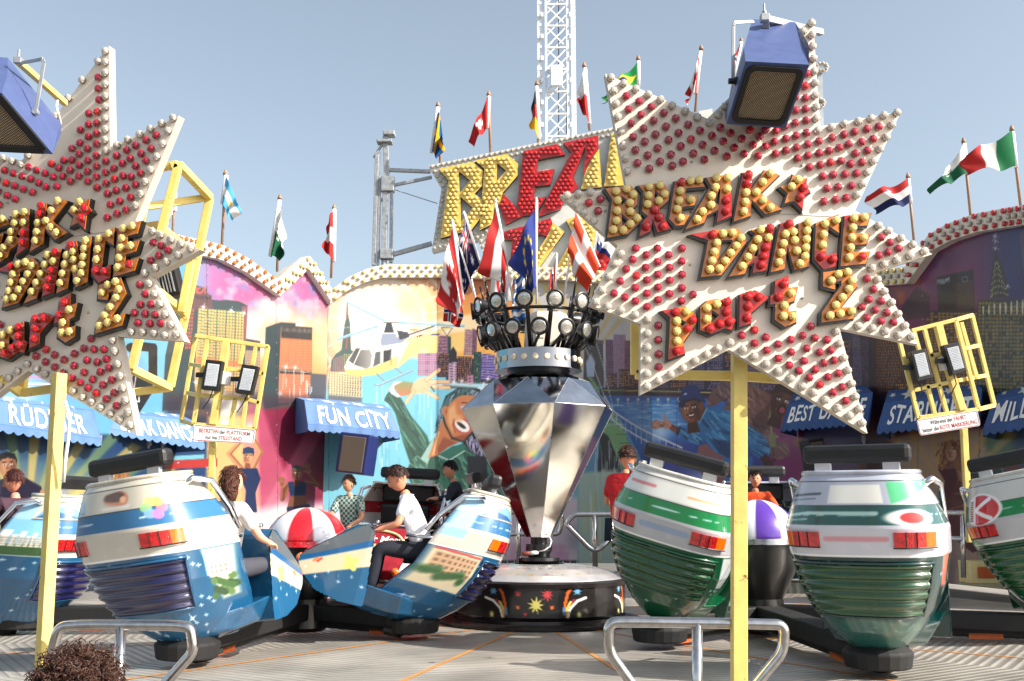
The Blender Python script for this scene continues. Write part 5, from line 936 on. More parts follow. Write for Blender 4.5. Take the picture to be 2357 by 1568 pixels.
# ================= FLAGS =================
RED, WHI, BLU, GRN, ORA = (190, 40, 38), (240, 238, 235), (24, 40, 104), (16, 110, 72), (224, 78, 40)
def fA(s, t, kind):
    """flag art: s from hoist to fly, t from top to bottom"""
    A = Art(s * 300, t * 200, WHI); U, V = A.U, A.V
    def rect(x0, y0, x1, y1, c): A.poly([(x0, y0), (x1, y0), (x1, y1), (x0, y1)], c, 1)
    if kind == 'argentina': rect(-9, -9, 309, 66, (96, 186, 226)); rect(-9, 133, 309, 209, (96, 186, 226)); A.ell(150, 100, 24, 24, (226, 196, 100), .15)
    elif kind == 'styria': rect(-9, 100, 309, 209, (10, 96, 66)); A.ell(150, 96, 26, 34, (30, 90, 60), .1); A.line([(130, 70), (150, 90), (170, 75), (160, 120), (140, 118)], 8, WHI); A.line([(135, 100), (165, 104)], 6, (30, 40, 34))
    elif kind == 'austria': rect(-9, -9, 309, 66, RED); rect(-9, 133, 309, 209, RED)
    elif kind == 'sweden': A.C[:] = (0, 84, 150); rect(-9, 80, 309, 120, (246, 190, 30)); rect(90, -9, 130, 209, (246, 190, 30))
    elif kind == 'swiss': A.C[:] = RED; rect(120, 50, 160, 150, WHI); rect(90, 80, 190, 120, WHI)
    elif kind == 'germany': A.C[:] = RED; rect(-9, -9, 309, 66, (16, 16, 18)); rect(-9, 133, 309, 209, (246, 196, 40))
    elif kind == 'poland': rect(-9, 100, 309, 209, RED)
    elif kind == 'brazil': A.C[:] = (0, 140, 66); A.poly([(150, 15), (285, 100), (150, 185), (15, 100)], (250, 214, 40), 1); A.ell(150, 100, 50, 50, (16, 34, 110), .05)
    elif kind == 'canada': rect(-9, -9, 78, 209, RED); rect(222, -9, 309, 209, RED); A.poly([(150, 22), (166, 52), (184, 44), (176, 84), (198, 66), (204, 80), (226, 78), (214, 106), (222, 112), (186, 142), (190, 154), (154, 148), (154, 180), (146, 180), (146, 148), (110, 154), (114, 142), (78, 112), (86, 106), (74, 78), (96, 80), (102, 66), (124, 84), (116, 44), (134, 52)], RED, 1)
    elif kind == 'croatia':
        rect(-9, -9, 309, 66, RED); rect(-9, 133, 309, 209, (20, 34, 90)); A.poly([(122, 46), (178, 46), (178, 110), (150, 134), (122, 110)], WHI, 1)
        for i in range(5):
            for j in range(6):
                if (i + j) % 2 == 0: rect(122 + i * 11.2, 50 + j * 13, 133 + i * 11.2, 63 + j * 13, RED)
        A.ell(150, 42, 30, 8, (120, 150, 200), .1)
    elif kind == 'italy': rect(-9, -9, 100, 209, (10, 120, 70)); rect(200, -9, 309, 209, RED)
    elif kind == 'norway': A.C[:] = RED; rect(80, -9, 130, 209, WHI); rect(-9, 75, 309, 125, WHI); rect(92, -9, 118, 209, BLU); rect(-9, 88, 309, 112, BLU)
    elif kind == 'australia':
        A.C[:] = (18, 24, 84)
        for q in ([(0, 0), (150, 100)], [(0, 100), (150, 0)]): A.line(q, 16, WHI); A.line(q, 6, RED)
        rect(60, 0, 90, 100, WHI); rect(0, 36, 150, 64, WHI); rect(66, 0, 84, 100, RED); rect(0, 42, 150, 58, RED)
        A.star(75, 150, 32, WHI, 7); 
        for x, y in ((225, 35), (190, 90), (262, 80), (225, 165), (240, 110)): A.star(x, y, 16, WHI, 7)
    elif kind == 'eu':
        A.C[:] = (44, 62, 140)
        for k in range(12): A.star(150 + 62 * math.sin(k * math.pi / 6), 100 - 62 * math.cos(k * math.pi / 6), 14, (236, 208, 70))
    elif kind == 'denmark': A.C[:] = ORA; rect(95, -9, 145, 209, WHI); rect(-9, 75, 309, 120, WHI)
    elif kind == 'slovenia': rect(-9, 66, 309, 133, (24, 40, 104)); rect(-9, 133, 309, 209, RED); A.poly([(60, 30), (110, 30), (105, 90), (85, 105), (65, 90)], (40, 70, 140), 1)
    elif kind == 'peru': rect(-9, -9, 100, 209, RED); rect(200, -9, 309, 209, RED)
    elif kind == 'turkey': A.ell(150, 100, 70, 70, RED, .03); A.ell(165, 100, 44, 44, WHI, .04); A.ell(176, 100, 36, 36, RED, .04); A.star(176, 100, 22, WHI)
    elif kind == 'greece':
        A.C[:] = (60, 110, 176)
        for k in (1, 3, 5, 7): rect(-9, k * 22.2, 309, (k + 1) * 22.2, WHI)
        rect(0, 0, 110, 111, (60, 110, 176)); rect(44, 0, 66, 111, WHI); rect(0, 44, 110, 66, WHI)
    elif kind == 'france': rect(-9, -9, 100, 209, (60, 90, 150)); rect(200, -9, 309, 209, RED)
    return A.out()
gT = 'flags along the top of the painted backdrop'
def flag(kind, label, d, pole, a, b, c, dd, waves=2.5, amp=.05, group=None, pr=.016, cuff=True, sag=0, dark=None):
    T = thing('flag', label, 'flag', tuple(P(*pole[1], d)), group)
    mb = MB(); p0, p1 = P(*pole[0], d), P(*pole[1], d); mid = p0.lerp(p1, .5 if not dark else dark)
    mb.tube([p0, p1], pr, 8); mb.lathe([(pr * 1.6, -pr), (pr * 1.8, 0), (pr * .6, pr * 3)], p0, 8); mb.build('pole', M['wood'] if group == gT else M['white'], T, smooth=True)
    n = 40; A_, B_, C_, D_ = (P(*q, d) for q in (a, b, c, dd)); vs = []; S = []; Tt = []
    nrm = Vector((0, -1, 0)); ph = random.random() * 6; w_ = (D_ - A_).length
    def fn(s, t):
        p = A_.lerp(D_, s).lerp(B_.lerp(C_, s), t); f = min(1, s * 3)
        y = amp * f * math.sin(s * waves * 6.28 + t * 1.6 + ph) + amp * .4 * f * math.sin(s * 13 + t * 5 + ph * 2) * s
        edge = .06 * w_ * math.sin(t * 7 + ph) * s * s
        return p + Vector((edge, -y - pr * 1.1 - amp * 1.0 * f, -sag * math.sin(math.pi * s) + .03 * w_ * math.sin(s * 9 + ph)))
    mb = MB(); mb.grid(fn, n, n); s = np.tile(np.arange(n + 1) / n, n + 1); t = np.repeat(np.arange(n + 1) / n, n + 1)
    o = mb.build('cloth', M['cloth'], T, smooth=True, col=fA(s, t, kind))
    md = o.modifiers.new('thick', 'SOLIDIFY'); md.thickness = .002
    if cuff:
        mb = MB(); mb.tube([A_ + Vector((0, 0, .01)), B_], pr * 1.6, 8); mb.build('hem_sleeve', M['white'], T, smooth=True)
    return T
M['wood'] = mat('flag pole wood', (150, 118, 92), .6)
gT = 'flags along the top of the painted backdrop'; gC = 'flags on the mirrored centrepiece'
flag('argentina', 'light blue and white flag with a small sun above the painted city towers', 20.4, ((519, 400), (511, 565)), (521, 405), (512, 470), (537, 517), (562, 492), 1.5, .1, gT, .03)
flag('styria', 'limp white and green flag where the orange bulbs meet the zigzag edge', 22, ((644, 456), (638, 625)), (644, 462), (622, 590), (652, 604), (661, 552), 1.5, .12, gT, .03)
flag('austria', 'limp red and white flag at the lower end of the zigzag of bulbs', 22.6, ((769, 479), (762, 640)), (769, 482), (768, 602), (747, 575), (755, 525), 1.2, .08, gT, .03)
flag('peru', 'red and white flag seen through the yellow cage behind the shaded star sign', 19, ((402, 428), (397, 550)), (402, 432), (403, 486), (392, 512), (390, 484), 1, .05, gT, .025)
flag('sweden', 'drooping blue flag with a yellow cross above the huge sign', 24.9, ((1008, 243), (1014, 385)), (1008, 248), (994, 352), (1012, 376), (1027, 335), 1.6, .16, gT, .035)
flag('swiss', 'red flag with a white cross streaming above the huge sign', 24.9, ((1125, 218), (1129, 355)), (1125, 223), (1122, 296), (1085, 343), (1084, 308), 1.3, .14, gT, .035)
flag('germany', 'black, red and gold flag close to the foot of the white lattice tower', 24.9, ((1236, 194), (1239, 330)), (1235, 200), (1240, 320), (1220, 292), (1226, 245), 1, .1, gT, .035)
flag('poland', 'white and red flag between the white lattice tower and the green flag', 24.9, ((1345, 152), (1357, 300)), (1346, 158), (1356, 285), (1330, 245), (1328, 222), 1, .1, gT, .035)
flag('brazil', 'green flag with a yellow diamond half hidden by a tip of the sunlit star', 24.9, ((1469, 136), (1471, 260)), (1469, 142), (1469, 198), (1386, 242), (1392, 222), 1.3, .12, gT, .035)
flag('canada', 'small red and white maple leaf flag above the sunlit star beside the loudspeaker', 24.9, ((1614, 112), (1598, 280)), (1612, 120), (1601, 216), (1578, 249), (1582, 222), 1.2, .12, gT, .035)
flag('norway', 'narrow red, white and blue flag squeezed behind the bracket of a loudspeaker', 24, ((1706, 94), (1680, 230)), (1706, 97), (1688, 178), (1682, 168), (1693, 118), 1, .06, gT, .03)
flag('croatia', 'red, white and blue flag with a checkered shield beside the sunlit star', 20, ((2090, 407), (2106, 580)), (2090, 413), (2096, 468), (2012, 492), (1985, 452), 1.2, .12, gT, .028, sag=.02)
flag('styria', 'white and green flag folded over itself behind the green, white and red one', 18.4, ((2218, 326), (2236, 520)), (2219, 332), (2226, 402), (2130, 450), (2150, 418), 1.3, .12, gT, .026)
flag('italy', 'green, white and red flag blowing straight out over the shaded backdrop wing', 17.4, ((2329, 298), (2352, 500)), (2330, 305), (2339, 386), (2213, 405), (2206, 361), 1.1, .09, gT, .026)
# ================= AWNINGS =================
def awning(text, label, L, R, tx, shear=0, nstar=5, seed=0, light=True):
    """L, R: (rows of (u, v, depth)) for roof back, roof front edge, seam, scallop line at either end"""
    Lp = [P(*q) for q in L]; Rp = [P(*q) for q in R]; T = thing('awning', label, 'awning', tuple(Lp[2]), 'blue star patterned awnings')
    ks = [0, .38, .86, 1]
    def at(s, t, h=0):
        for i in range(3):
            if t <= ks[i + 1] or i == 2:
                f = (t - ks[i]) / (ks[i + 1] - ks[i]); p = Lp[i].lerp(Lp[i + 1], f).lerp(Rp[i].lerp(Rp[i + 1], f), s)
                n = (Rp[i] - Lp[i]).cross(Lp[i + 1] - Lp[i]).normalized(); n = n if n.dot(Vector((0, 0, CZ)) - p) > 0 else -n
                return p + n * h
    nu, nv = 160, 60
    def fn(s, t):
        p = at(s, min(t, .995)); w = .012 * math.sin(s * 40 + t * 3) * t
        if t > .9: p = p + Vector((0, 0, (t - .9) / .1 * .045 * (abs(math.sin(s * math.pi * 13)) - 1) * -1 + 0)) 
        return p + Vector((0, -w, 0))
    mb = MB(); mb.grid(fn, nu, nv); s = np.tile(np.arange(nu + 1) / nu, nv + 1); t = np.repeat(np.arange(nv + 1) / nv, nu + 1)
    W = (Rp[1] - Lp[1]).length; A = Art(s * W * 100, t * 110, (78, 110, 154) if Lp[2].x < 0 else (46, 74, 120)); A.put(.8 * A.noise(60, seed), (96, 128, 168) if Lp[2].x < 0 else (54, 86, 136)); A.put(np.clip(A.noise(25, seed + 9) * 3 - 1.9, 0, 1) * .5, (60, 96, 150))  # same fabric; right-hand awnings get a darker blue that paints in their shade
    r = np.random.default_rng(seed + 20)
    for k in range(nstar): A.star((k + .3 + .4 * r.random()) / nstar * W * 100, 18 + r.random() * 14, (16 if k % 2 else 8) + 4 * r.random(), (232, 224, 200), 5, .95, .3 + r.random())
    A.line([(0, 94), (W * 100, 94)], 1, (40, 80, 140)); A.line([(0, 42), (W * 100, 42)], .8, (50, 90, 150))
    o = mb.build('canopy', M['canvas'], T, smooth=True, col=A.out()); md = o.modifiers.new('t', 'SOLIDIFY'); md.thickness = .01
    mb = MB()
    for E_, sg in ((Lp, 0), (Rp, 1)):
        wallp = Vector((E_[0].x, E_[0].y, E_[2].z)); mb.add([E_[0], E_[1], E_[2], E_[3], Vector((E_[0].x, E_[0].y, E_[3].z))], [(0, 1, 2, 3, 4)])
    n_ = len(mb.v); o = mb.build('side_panels', M['canvas'], T, col=np.tile(lin((74, 110, 166)), (n_, 1)))
    x0, x1, t0, t1 = tx
    warp_text(text, lambda a, b: at(x0 + (x1 - x0) * (a + .005 * math.sin(b * 3 + a * 31)), t0 + (t1 - t0) * (b * (1 + .06 * math.sin(a * 19)) + .04 * math.sin(a * 25 + seed)), .02), 'lettering', M['lett'], T, .018, .25 if shear else .0, 1.08)
    return T
M['lett'] = mat('white awning lettering', (240, 236, 226), .6, noise=.15, scale=20)
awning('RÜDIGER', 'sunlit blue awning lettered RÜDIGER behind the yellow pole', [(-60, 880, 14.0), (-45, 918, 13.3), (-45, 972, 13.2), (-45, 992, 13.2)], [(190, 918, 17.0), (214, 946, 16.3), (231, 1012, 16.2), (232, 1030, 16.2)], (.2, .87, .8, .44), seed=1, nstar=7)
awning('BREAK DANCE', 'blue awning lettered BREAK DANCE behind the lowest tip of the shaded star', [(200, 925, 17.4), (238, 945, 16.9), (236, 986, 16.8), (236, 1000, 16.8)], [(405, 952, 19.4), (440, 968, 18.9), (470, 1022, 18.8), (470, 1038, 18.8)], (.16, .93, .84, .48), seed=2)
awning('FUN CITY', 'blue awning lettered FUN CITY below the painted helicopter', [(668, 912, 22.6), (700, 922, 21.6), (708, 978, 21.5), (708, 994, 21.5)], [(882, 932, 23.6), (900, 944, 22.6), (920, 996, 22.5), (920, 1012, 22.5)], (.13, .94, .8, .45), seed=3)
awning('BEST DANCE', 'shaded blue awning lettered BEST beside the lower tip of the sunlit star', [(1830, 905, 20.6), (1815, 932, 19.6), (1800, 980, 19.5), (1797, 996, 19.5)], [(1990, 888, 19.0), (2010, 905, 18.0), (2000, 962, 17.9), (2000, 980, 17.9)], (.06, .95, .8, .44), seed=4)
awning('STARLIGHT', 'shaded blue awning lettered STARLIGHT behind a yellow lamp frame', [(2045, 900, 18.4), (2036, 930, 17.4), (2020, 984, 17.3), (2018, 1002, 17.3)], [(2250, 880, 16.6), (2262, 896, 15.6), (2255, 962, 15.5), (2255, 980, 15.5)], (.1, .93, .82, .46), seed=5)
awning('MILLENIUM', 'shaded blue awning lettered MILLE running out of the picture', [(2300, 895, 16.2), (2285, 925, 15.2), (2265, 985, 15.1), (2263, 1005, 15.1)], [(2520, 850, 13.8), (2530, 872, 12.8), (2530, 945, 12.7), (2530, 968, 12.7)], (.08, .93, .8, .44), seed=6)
# loudspeakers under the awnings
def standspk(label, u0, u1, v0, v1, d, tilt, frame):
    a, b = P(u0, v0, d), P(u1, v1, d); c = (a + b) / 2; w = abs(b.x - a.x) * .8; h = abs(a.z - b.z); T = thing('wall_loudspeaker', label, 'loudspeaker', tuple(c), 'loudspeakers below the awnings'); R = Matrix.Rotation(tilt, 3, 'Y') @ Matrix.Rotation(-.25 if u0 < 1200 else .35, 3, 'Z')
    mb = MB(); mb.box(c, w, w * .8, h, R); mb.build('cabinet', M[frame], T, bevel=.03); mb = MB(); mb.box(c + R @ Vector((0, -w * .41, -.02)), w * .78, .03, h * .88, R); mb.build('grille', M['spkg'], T, bevel=.015)
M['spkg'] = mat('brown speaker cloth', (92, 78, 66), .7, noise=.25, scale=120); M['navy'] = mat('navy cabinet', (24, 34, 90), .45)
standspk('dark blue loudspeaker with brown front under the FUN CITY awning', 778, 868, 1000, 1092, 22, .12, 'navy'); standspk('black loudspeaker hanging in shade under the BEST awning', 1846, 1908, 1010, 1120, 18.6, -.15, 'blackp')
# ================= FLAGS ON THE CENTREPIECE =================
D = 12.0
flag('canada', 'large red and white maple leaf flag hanging limp on the mirrored centrepiece', D - .3, ((1041, 510), (1092, 680)), (1042, 514), (1066, 690), (1056, 752), (1010, 690), 1.3, .05, gC, .011)
flag('norway', 'small red, white and blue flag tip under the limp maple leaf flag', D + .1, ((1085, 640), (1110, 760)), (1024, 690), (1020, 738), (1062, 756), (1066, 700), 1, .03, gC, .009, False)
flag('australia', 'dark blue flag with white stars hanging beside the maple leaf flag of the centrepiece', D - .2, ((1068, 492), (1128, 690)), (1070, 496), (1104, 606), (1068, 692), (1052, 640), 1.2, .05, gC, .011)
flag('austria', 'large red, white and red flag between the dark blue and the starred flags', D - .35, ((1141, 463), (1182, 700)), (1141, 472), (1166, 600), (1168, 668), (1106, 630), .9, .05, gC, .011)
flag('turkey', 'red and white flag with a round emblem behind the red, white and red one', D + .3, ((1132, 590), (1160, 720)), (1133, 600), (1128, 690), (1180, 700), (1176, 640), 1, .04, gC, .01, False)
flag('eu', 'blue flag with yellow stars at the centre top of the centrepiece', D - .4, ((1235, 462), (1235, 700)), (1235, 468), (1233, 660), (1222, 690), (1178, 610), 1.1, .05, gC, .011)
flag('greece', 'blue and white striped flag behind the lamp ring below the starred blue flag', D + .3, ((1212, 610), (1218, 740)), (1212, 615), (1210, 735), (1178, 745), (1184, 650), 1, .04, gC, .01, False)
flag('peru', 'thin rolled white and red flag between the starred blue flag and the orange cross flag', D + .1, ((1281, 588), (1272, 730)), (1281, 592), (1277, 665), (1262, 670), (1270, 620), .6, .03, gC, .011)
flag('denmark', 'orange red flag with a white cross on the centrepiece', D - .3, ((1327, 486), (1296, 700)), (1326, 492), (1380, 615), (1346, 674), (1300, 585), 1.3, .06, gC, .011)
flag('slovenia', 'white, blue and red flag on the centrepiece touching the sunlit star', D - .1, ((1375, 520), (1352, 700)), (1374, 540), (1370, 592), (1396, 610), (1413, 580), .9, .04, gC, .011)
# ================= CENTREPIECE =================
pc = P(1240, 1185, D); PX = (P(1340, 1180, D).x - P(1240, 1180, D).x) / 100      # metres per photo px here
def zc(v, r=0): return P(1240, v, D - r * PX).z
cp = thing('mirrored_centrepiece', 'faceted mirror diamond with a lamp crown standing on a round black drum', 'centrepiece', (pc.x, D, 0)); C0 = Vector((pc.x, D, 0))
M['mirror'] = mat('mirror steel facets', (222, 218, 210), .1, 1, noise=.08, scale=3)
nt = M['mirror'].node_tree; bp = nt.nodes.new('ShaderNodeBump'); bp.inputs['Strength'].default_value = .12; bp.inputs['Distance'].default_value = .02; nz = nt.nodes.new('ShaderNodeTexNoise'); nz.inputs['Scale'].default_value = 1.7; nt.links.new(nt.nodes['Texture Coordinate'].outputs['Object'], nz.inputs['Vector']); nt.links.new(nz.outputs[0], bp.inputs['Height']); nt.links.new(bp.outputs[0], nt.nodes['Principled BSDF'].inputs['Normal'])
def ringp(n, r, z, a0): return [C0 + Vector((r * PX * math.sin(a0 + 2 * math.pi * k / n), -r * PX * math.cos(a0 + 2 * math.pi * k / n), z)) for k in range(n)]
a0 = math.radians(10); G = ringp(8, 180, zc(926, 178), a0); B_ = ringp(8, 30, zc(1236), a0); T1 = ringp(8, 122, zc(868, 112), a0 + math.pi / 8); T2 = ringp(8, 70, zc(854, 60), a0)
mb = MB()
for k in range(8): mb.add([B_[k], B_[(k + 1) % 8], G[(k + 1) % 8], G[k]], [(0, 1, 2, 3)])
mb.build('lower_facets', M['mirror'], cp); mb = MB()
for k in range(8): mb.add([G[k], G[(k + 1) % 8], T1[k]], [(0, 1, 2)]); mb.add([G[(k + 1) % 8], T1[(k + 1) % 8], T1[k]], [(0, 1, 2)]); mb.add([T1[k], T1[(k + 1) % 8], T2[(k + 1) % 8]], [(0, 1, 2)]); mb.add([T1[k], T2[(k + 1) % 8], T2[k]], [(0, 1, 2)])
mb.add(T2, [tuple(range(8))]); mb.build('crown_facets', mat('mirror crown facets', (170, 176, 184), .1, 1, noise=.25, scale=6), cp)
mb = MB()
for k in range(8): mb.tube([B_[k], G[k], G[(k + 1) % 8]], .0045, 5); mb.tube([G[k], T1[k]], .003, 4); mb.tube([G[(k + 1) % 8], T1[k]], .003, 4)
mb.build('facet_edges', M['steel'], cp)
# chrome ring with studs
zr0, zr1 = zc(840, 100), zc(798, 100); n = 64
mb = MB(); mb.lathe([(100 * PX, zr1), (100 * PX, zr0), (103 * PX, zr0 - .004), (103 * PX, zr0 - .012), (72 * PX, zr0 - .012), (72 * PX, zr0 + .05), (97 * PX, zr1)], C0, n, cap=False); ring = mb.build('chrome_ring', mat('dark chrome band', (150, 150, 155), .05, 1, noise=.1, scale=4), cp, autosm=.6)
mb = MB(); mb.lathe([(76 * PX, zr0 - .01), (70 * PX, zc(866))], C0, 40); mb.lathe([(94 * PX, zr1 - .03), (94 * PX, zr1 - .02)], C0, 40); mb.build('dark_core', M['black'], cp, smooth=False)
sm = MB(); sm.lathe([(.036, 0), (.036, .012), (.03, .02), (.014, .024)], (0, 0, 0), 16); so_ = sm.build('stud', mat('cream lamp stud', (226, 208, 180), .4, coat=.4), ring)
sme = so_.data; bpy.data.objects.remove(so_)
for k in range(24):
    a = math.radians(-5 + 15 * k); nn = Vector((math.sin(a), -math.cos(a), 0)); o = bpy.data.objects.new('stud', sme); COL.objects.link(o); o.parent = ring
    if -1 < math.cos(a): o.matrix_world = Matrix.Translation(C0 + nn * 100 * PX + Vector((0, 0, (zr0 + zr1) / 2 - .0))) @ nn.to_track_quat('Z', 'Y').to_matrix().to_4x4(); o.matrix_parent_inverse = Matrix.Translation(-C0); o.matrix_basis = Matrix.Translation(C0 + nn * 100 * PX + Vector((0, 0, (zr0 + zr1) / 2))) @ nn.to_track_quat('Z', 'Y').to_matrix().to_4x4(); o.matrix_parent_inverse = Matrix.Identity(4)
# lamp crown
mb = MB(); zh = zc(706, 122); R1 = 122 * PX
mb.tube([C0 + Vector((R1 * math.cos(a), R1 * math.sin(a), zh)) for a in [2 * math.pi * k / 48 for k in range(48)]], .02, 8, True); mb.build('hoop', M['black'], cp, smooth=True)
for k in range(14):
    a = math.radians(12.9 + 25.714 * k); nn = Vector((math.sin(a), -math.cos(a), 0))
    mb = MB(); mb.tube([C0 + nn * 80 * PX + Vector((0, 0, zr1 - .05)), C0 + nn * R1 + Vector((0, 0, zh)), C0 + nn * 132 * PX + Vector((0, 0, zc(668, 132)))], .026, 8); mb.tube([C0 + nn * 128 * PX + Vector((0, 0, zc(668, 130))), C0 + nn * 138 * PX + Vector((0, 0, zc(630, 138)))], .012, 6)
    mb.tube([C0 + nn * 82 * PX + Vector((0, 0, zr1 - .05)), C0 + (Matrix.Rotation(.22, 3, 'Z') @ nn) * 116 * PX + Vector((0, 0, zc(770, 116))), C0 + (Matrix.Rotation(.22, 3, 'Z') @ nn) * 120 * PX + Vector((0, 0, zc(756, 120)))], .02, 6); mb.tube([C0 + nn * 60 * PX + Vector((0, 0, zr1 - .05)), C0 + nn * 96 * PX + Vector((0, 0, zc(745, 96)))], .022, 6)
    mb.build('support_arm', M['black'], cp, smooth=True)
def lamp_parts():
    s = MB(); r = .1
    s.lathe([(.02, -.11), (.05, -.1), (.085, -.04), (r, 0), (r * 1.05, .006), (r * 1.05, .02), (r * .93, .024), (r * .9, .012)], n=28, cap=False); h = s.build('spotlight', M['black'], None, autosm=.7)
    s = MB(); s.lathe([(r * .92, .012), (r * .6, .019), (r * .2, .022), (.004, .023)], n=28, rib=None); l = s.build('lens', M['lens'], None, smooth=True)
    s = MB(); s.box((0, -.1, -.04), .012, .05, .05); s.box((0, -.14, -.04), .09, .012, .03); b = s.build('mount', M['black'], None); return h, l, b
M['lens'] = mat('fluted headlamp glass', (206, 202, 192), .1, .8, noise=.3, scale=9, coat=1, bump=.25, bscale=26)
H_, L_, B3 = lamp_parts()
def lampcopy(pos, d, i):
    R = d.to_track_quat('Z', 'Y').to_matrix().to_4x4()
    h = H_ if i == 0 else H_.copy(); 
    if i: COL.objects.link(h)
    h.parent = cp; h.matrix_parent_inverse = Matrix.Translation(-C0); h.matrix_basis = Matrix.Translation(pos) @ R
    for c in (L_, B3):
        q = c if i == 0 else c.copy()
        if i: COL.objects.link(q)
        q.parent = h
i = 0
for k in range(14):
    for (r_, v_, o_, tl_) in ((154, 686, 0, -.12), (138, 750, .5, -.2)):
        a = math.radians(12.9 + 25.714 * (k + o_ - (.0 if o_ == 0 else 0))); nn = Vector((math.sin(a), -math.cos(a), tl_)); h0 = Vector((nn.x, nn.y, 0)); lampcopy(C0 + h0 * r_ * PX + Vector((0, 0, zc(v_, r_))), nn.normalized(), i); i += 1
# cream box standing inside the crown
mb = MB(); mb.lathe([(60 * PX, zr1 - .1), (52 * PX, zc(722)), (46 * PX, zc(714))], C0 + Vector((.12, .25, 0)), 6); mb.build('inner_housing', M['cream'], cp)
# neck, cable
mb = MB(); mb.lathe([(19 * PX, zc(1234)), (19 * PX, zc(1250)), (30 * PX, zc(1252)), (31 * PX, zc(1268)), (26 * PX, zc(1276)), (25 * PX, zc(1282)), (47 * PX, zc(1283)), (48 * PX, zc(1290)), (44 * PX, zc(1297))], C0, 40); mb.build('neck', M['black'], cp, autosm=.5)
mb = MB(); f = lambda x, y, dd=0: P(942.8 + x * .3047, 1090 + y * .3047, D - 24 * PX - dd)
mb.tube([f(1055, 475), f(1072, 510, .05), f(1060, 550, .06), f(1020, 580, .05), f(975, 590, .04)], .008, 8); mb.lathe([(.02, -.05), (.024, 0), (.016, .05)], f(940, 600, .03), 12, Matrix.Rotation(1.5, 3, 'Y')); mb.build('white_cable', M['white'], cp, smooth=True)
mb = MB(); mb.lathe([(.012, -.05), (.026, -.03), (.026, .04), (.01, .05)], f(880, 605, .03), 12, Matrix.Rotation(1.5, 3, 'Y')); mb.build('cable_plug', mat('rust red plug', (110, 44, 30), .6), cp, smooth=True)
# drum and dome
def dome_art(mbv):
    V = np.array(mbv); return V
prof = [(194, zc(1349, 195)), (190, zc(1340, 190)), (170, zc(1327, 170)), (130, zc(1312, 130)), (90, zc(1304, 90)), (62, zc(1300, 60)), (58, zc(1300, 60))]
NN = 240; pr = []; 
for (r0_, z0_), (r1_, z1_) in zip(prof[:-1], prof[1:]):
    for j in range(8): pr.append((r0_ + (r1_ - r0_) * j / 8, z0_ + (z1_ - z0_) * j / 8))
pr.append(prof[-1]); mb = MB(); mb.lathe([(r_ * PX, z_) for r_, z_ in pr], C0, NN, cap=False)
V = np.array(mb.v) - np.array(C0); ang = np.arctan2(V[:, 0], -V[:, 1]); rad = np.hypot(V[:, 0], V[:, 1]) / PX
A = Art(ang * 150, rad, (196, 192, 190)); r = np.random.default_rng(4); cols = [(190, 60, 70), (110, 80, 180), (60, 150, 100), (90, 120, 190), (210, 160, 70), (170, 70, 60)]
for k in range(60): A.star(-470 + k * 16 + r.random() * 6, 80 + (k * 47) % 95, [5, 8, 3.5][k % 3], cols[k % 6], 5, .8, r.random())
mb.build('dome', mat('painted dome metal', attr=True, rough=.25, metal=.5, noise=.15, scale=5, coat=.4), cp, smooth=True, col=A.out())
zt_, zb_ = zc(1351, 195), zc(1424, 195); mb = MB(); rows = 46; mb.lathe([(195 * PX, zt_ + (zb_ - zt_) * j / rows) for j in range(rows + 1)], C0, 480, cap=False)
V = np.array(mb.v) - np.array(C0); ang = np.arctan2(V[:, 0], -V[:, 1]); A = Art(ang * 195, (zt_ - V[:, 2]) / PX, (22, 20, 20))
A.put(.25 * A.noise(40, 6), (60, 54, 50))
for c0 in (-16, 300, -332, 600, -640):
    def q(x, y): return (c0 + x, y)
    A.star(*q(4, 38), 18, (224, 210, 110), 9, 1, .1, .4); A.star(*q(28, 16), 14, (206, 60, 66), 9, 1, .3, .4); A.star(*q(-34, 14), 9, (200, 54, 54), 9, 1, 0, .4); A.star(*q(38, 42), 6, (226, 110, 40), 7, 1, 0, .4); A.star(*q(-34, 42), 6, (226, 110, 40), 7, 1, 0, .4); A.star(*q(-18, 56), 5, (190, 40, 60), 7, 1, 0, .4)
    for sg in (-1, 1):
        g = lambda x, y: q(sg * x + 2, y)
        A.line([g(66, 60), g(64, 36), g(70, 14), g(76, 6)], 6, (214, 100, 40)); A.line([g(66, 60), g(72, 40), g(84, 28)], 5, (150, 40, 60)); A.line([g(62, 56), g(62, 44)], 5, (80, 130, 180)); A.line([g(70, 62), g(76, 44), g(92, 30), g(112, 24)], 5, (238, 236, 230)); A.line([g(68, 58), g(68, 46), g(76, 32)], 5, (216, 200, 90)); A.star(*g(92, 10), 11, (110, 170, 214), 8, 1, 0, .4); A.star(*g(96, 58), 8, (226, 220, 130), 8, 1, 0, .4)
mb.build('drum', mat('black drum paint', attr=True, rough=.3, noise=.1, coat=.5), cp, smooth=True, col=A.out())
mb = MB(); mb.lathe([(198 * PX, zc(1356, 198)), (199 * PX, zc(1346, 198)), (194 * PX, zc(1341, 194))], C0, 96, cap=False); mb.lathe([(232 * PX, .045), (232 * PX, .075), (197 * PX, .085)], C0, 96); mb.lathe([(197 * PX, .08), (196 * PX, .12)], C0, 96, cap=False); mb.build('base_flange', mat('dark base flange', (40, 34, 34), .35, .4, coat=.3), cp, autosm=.6)
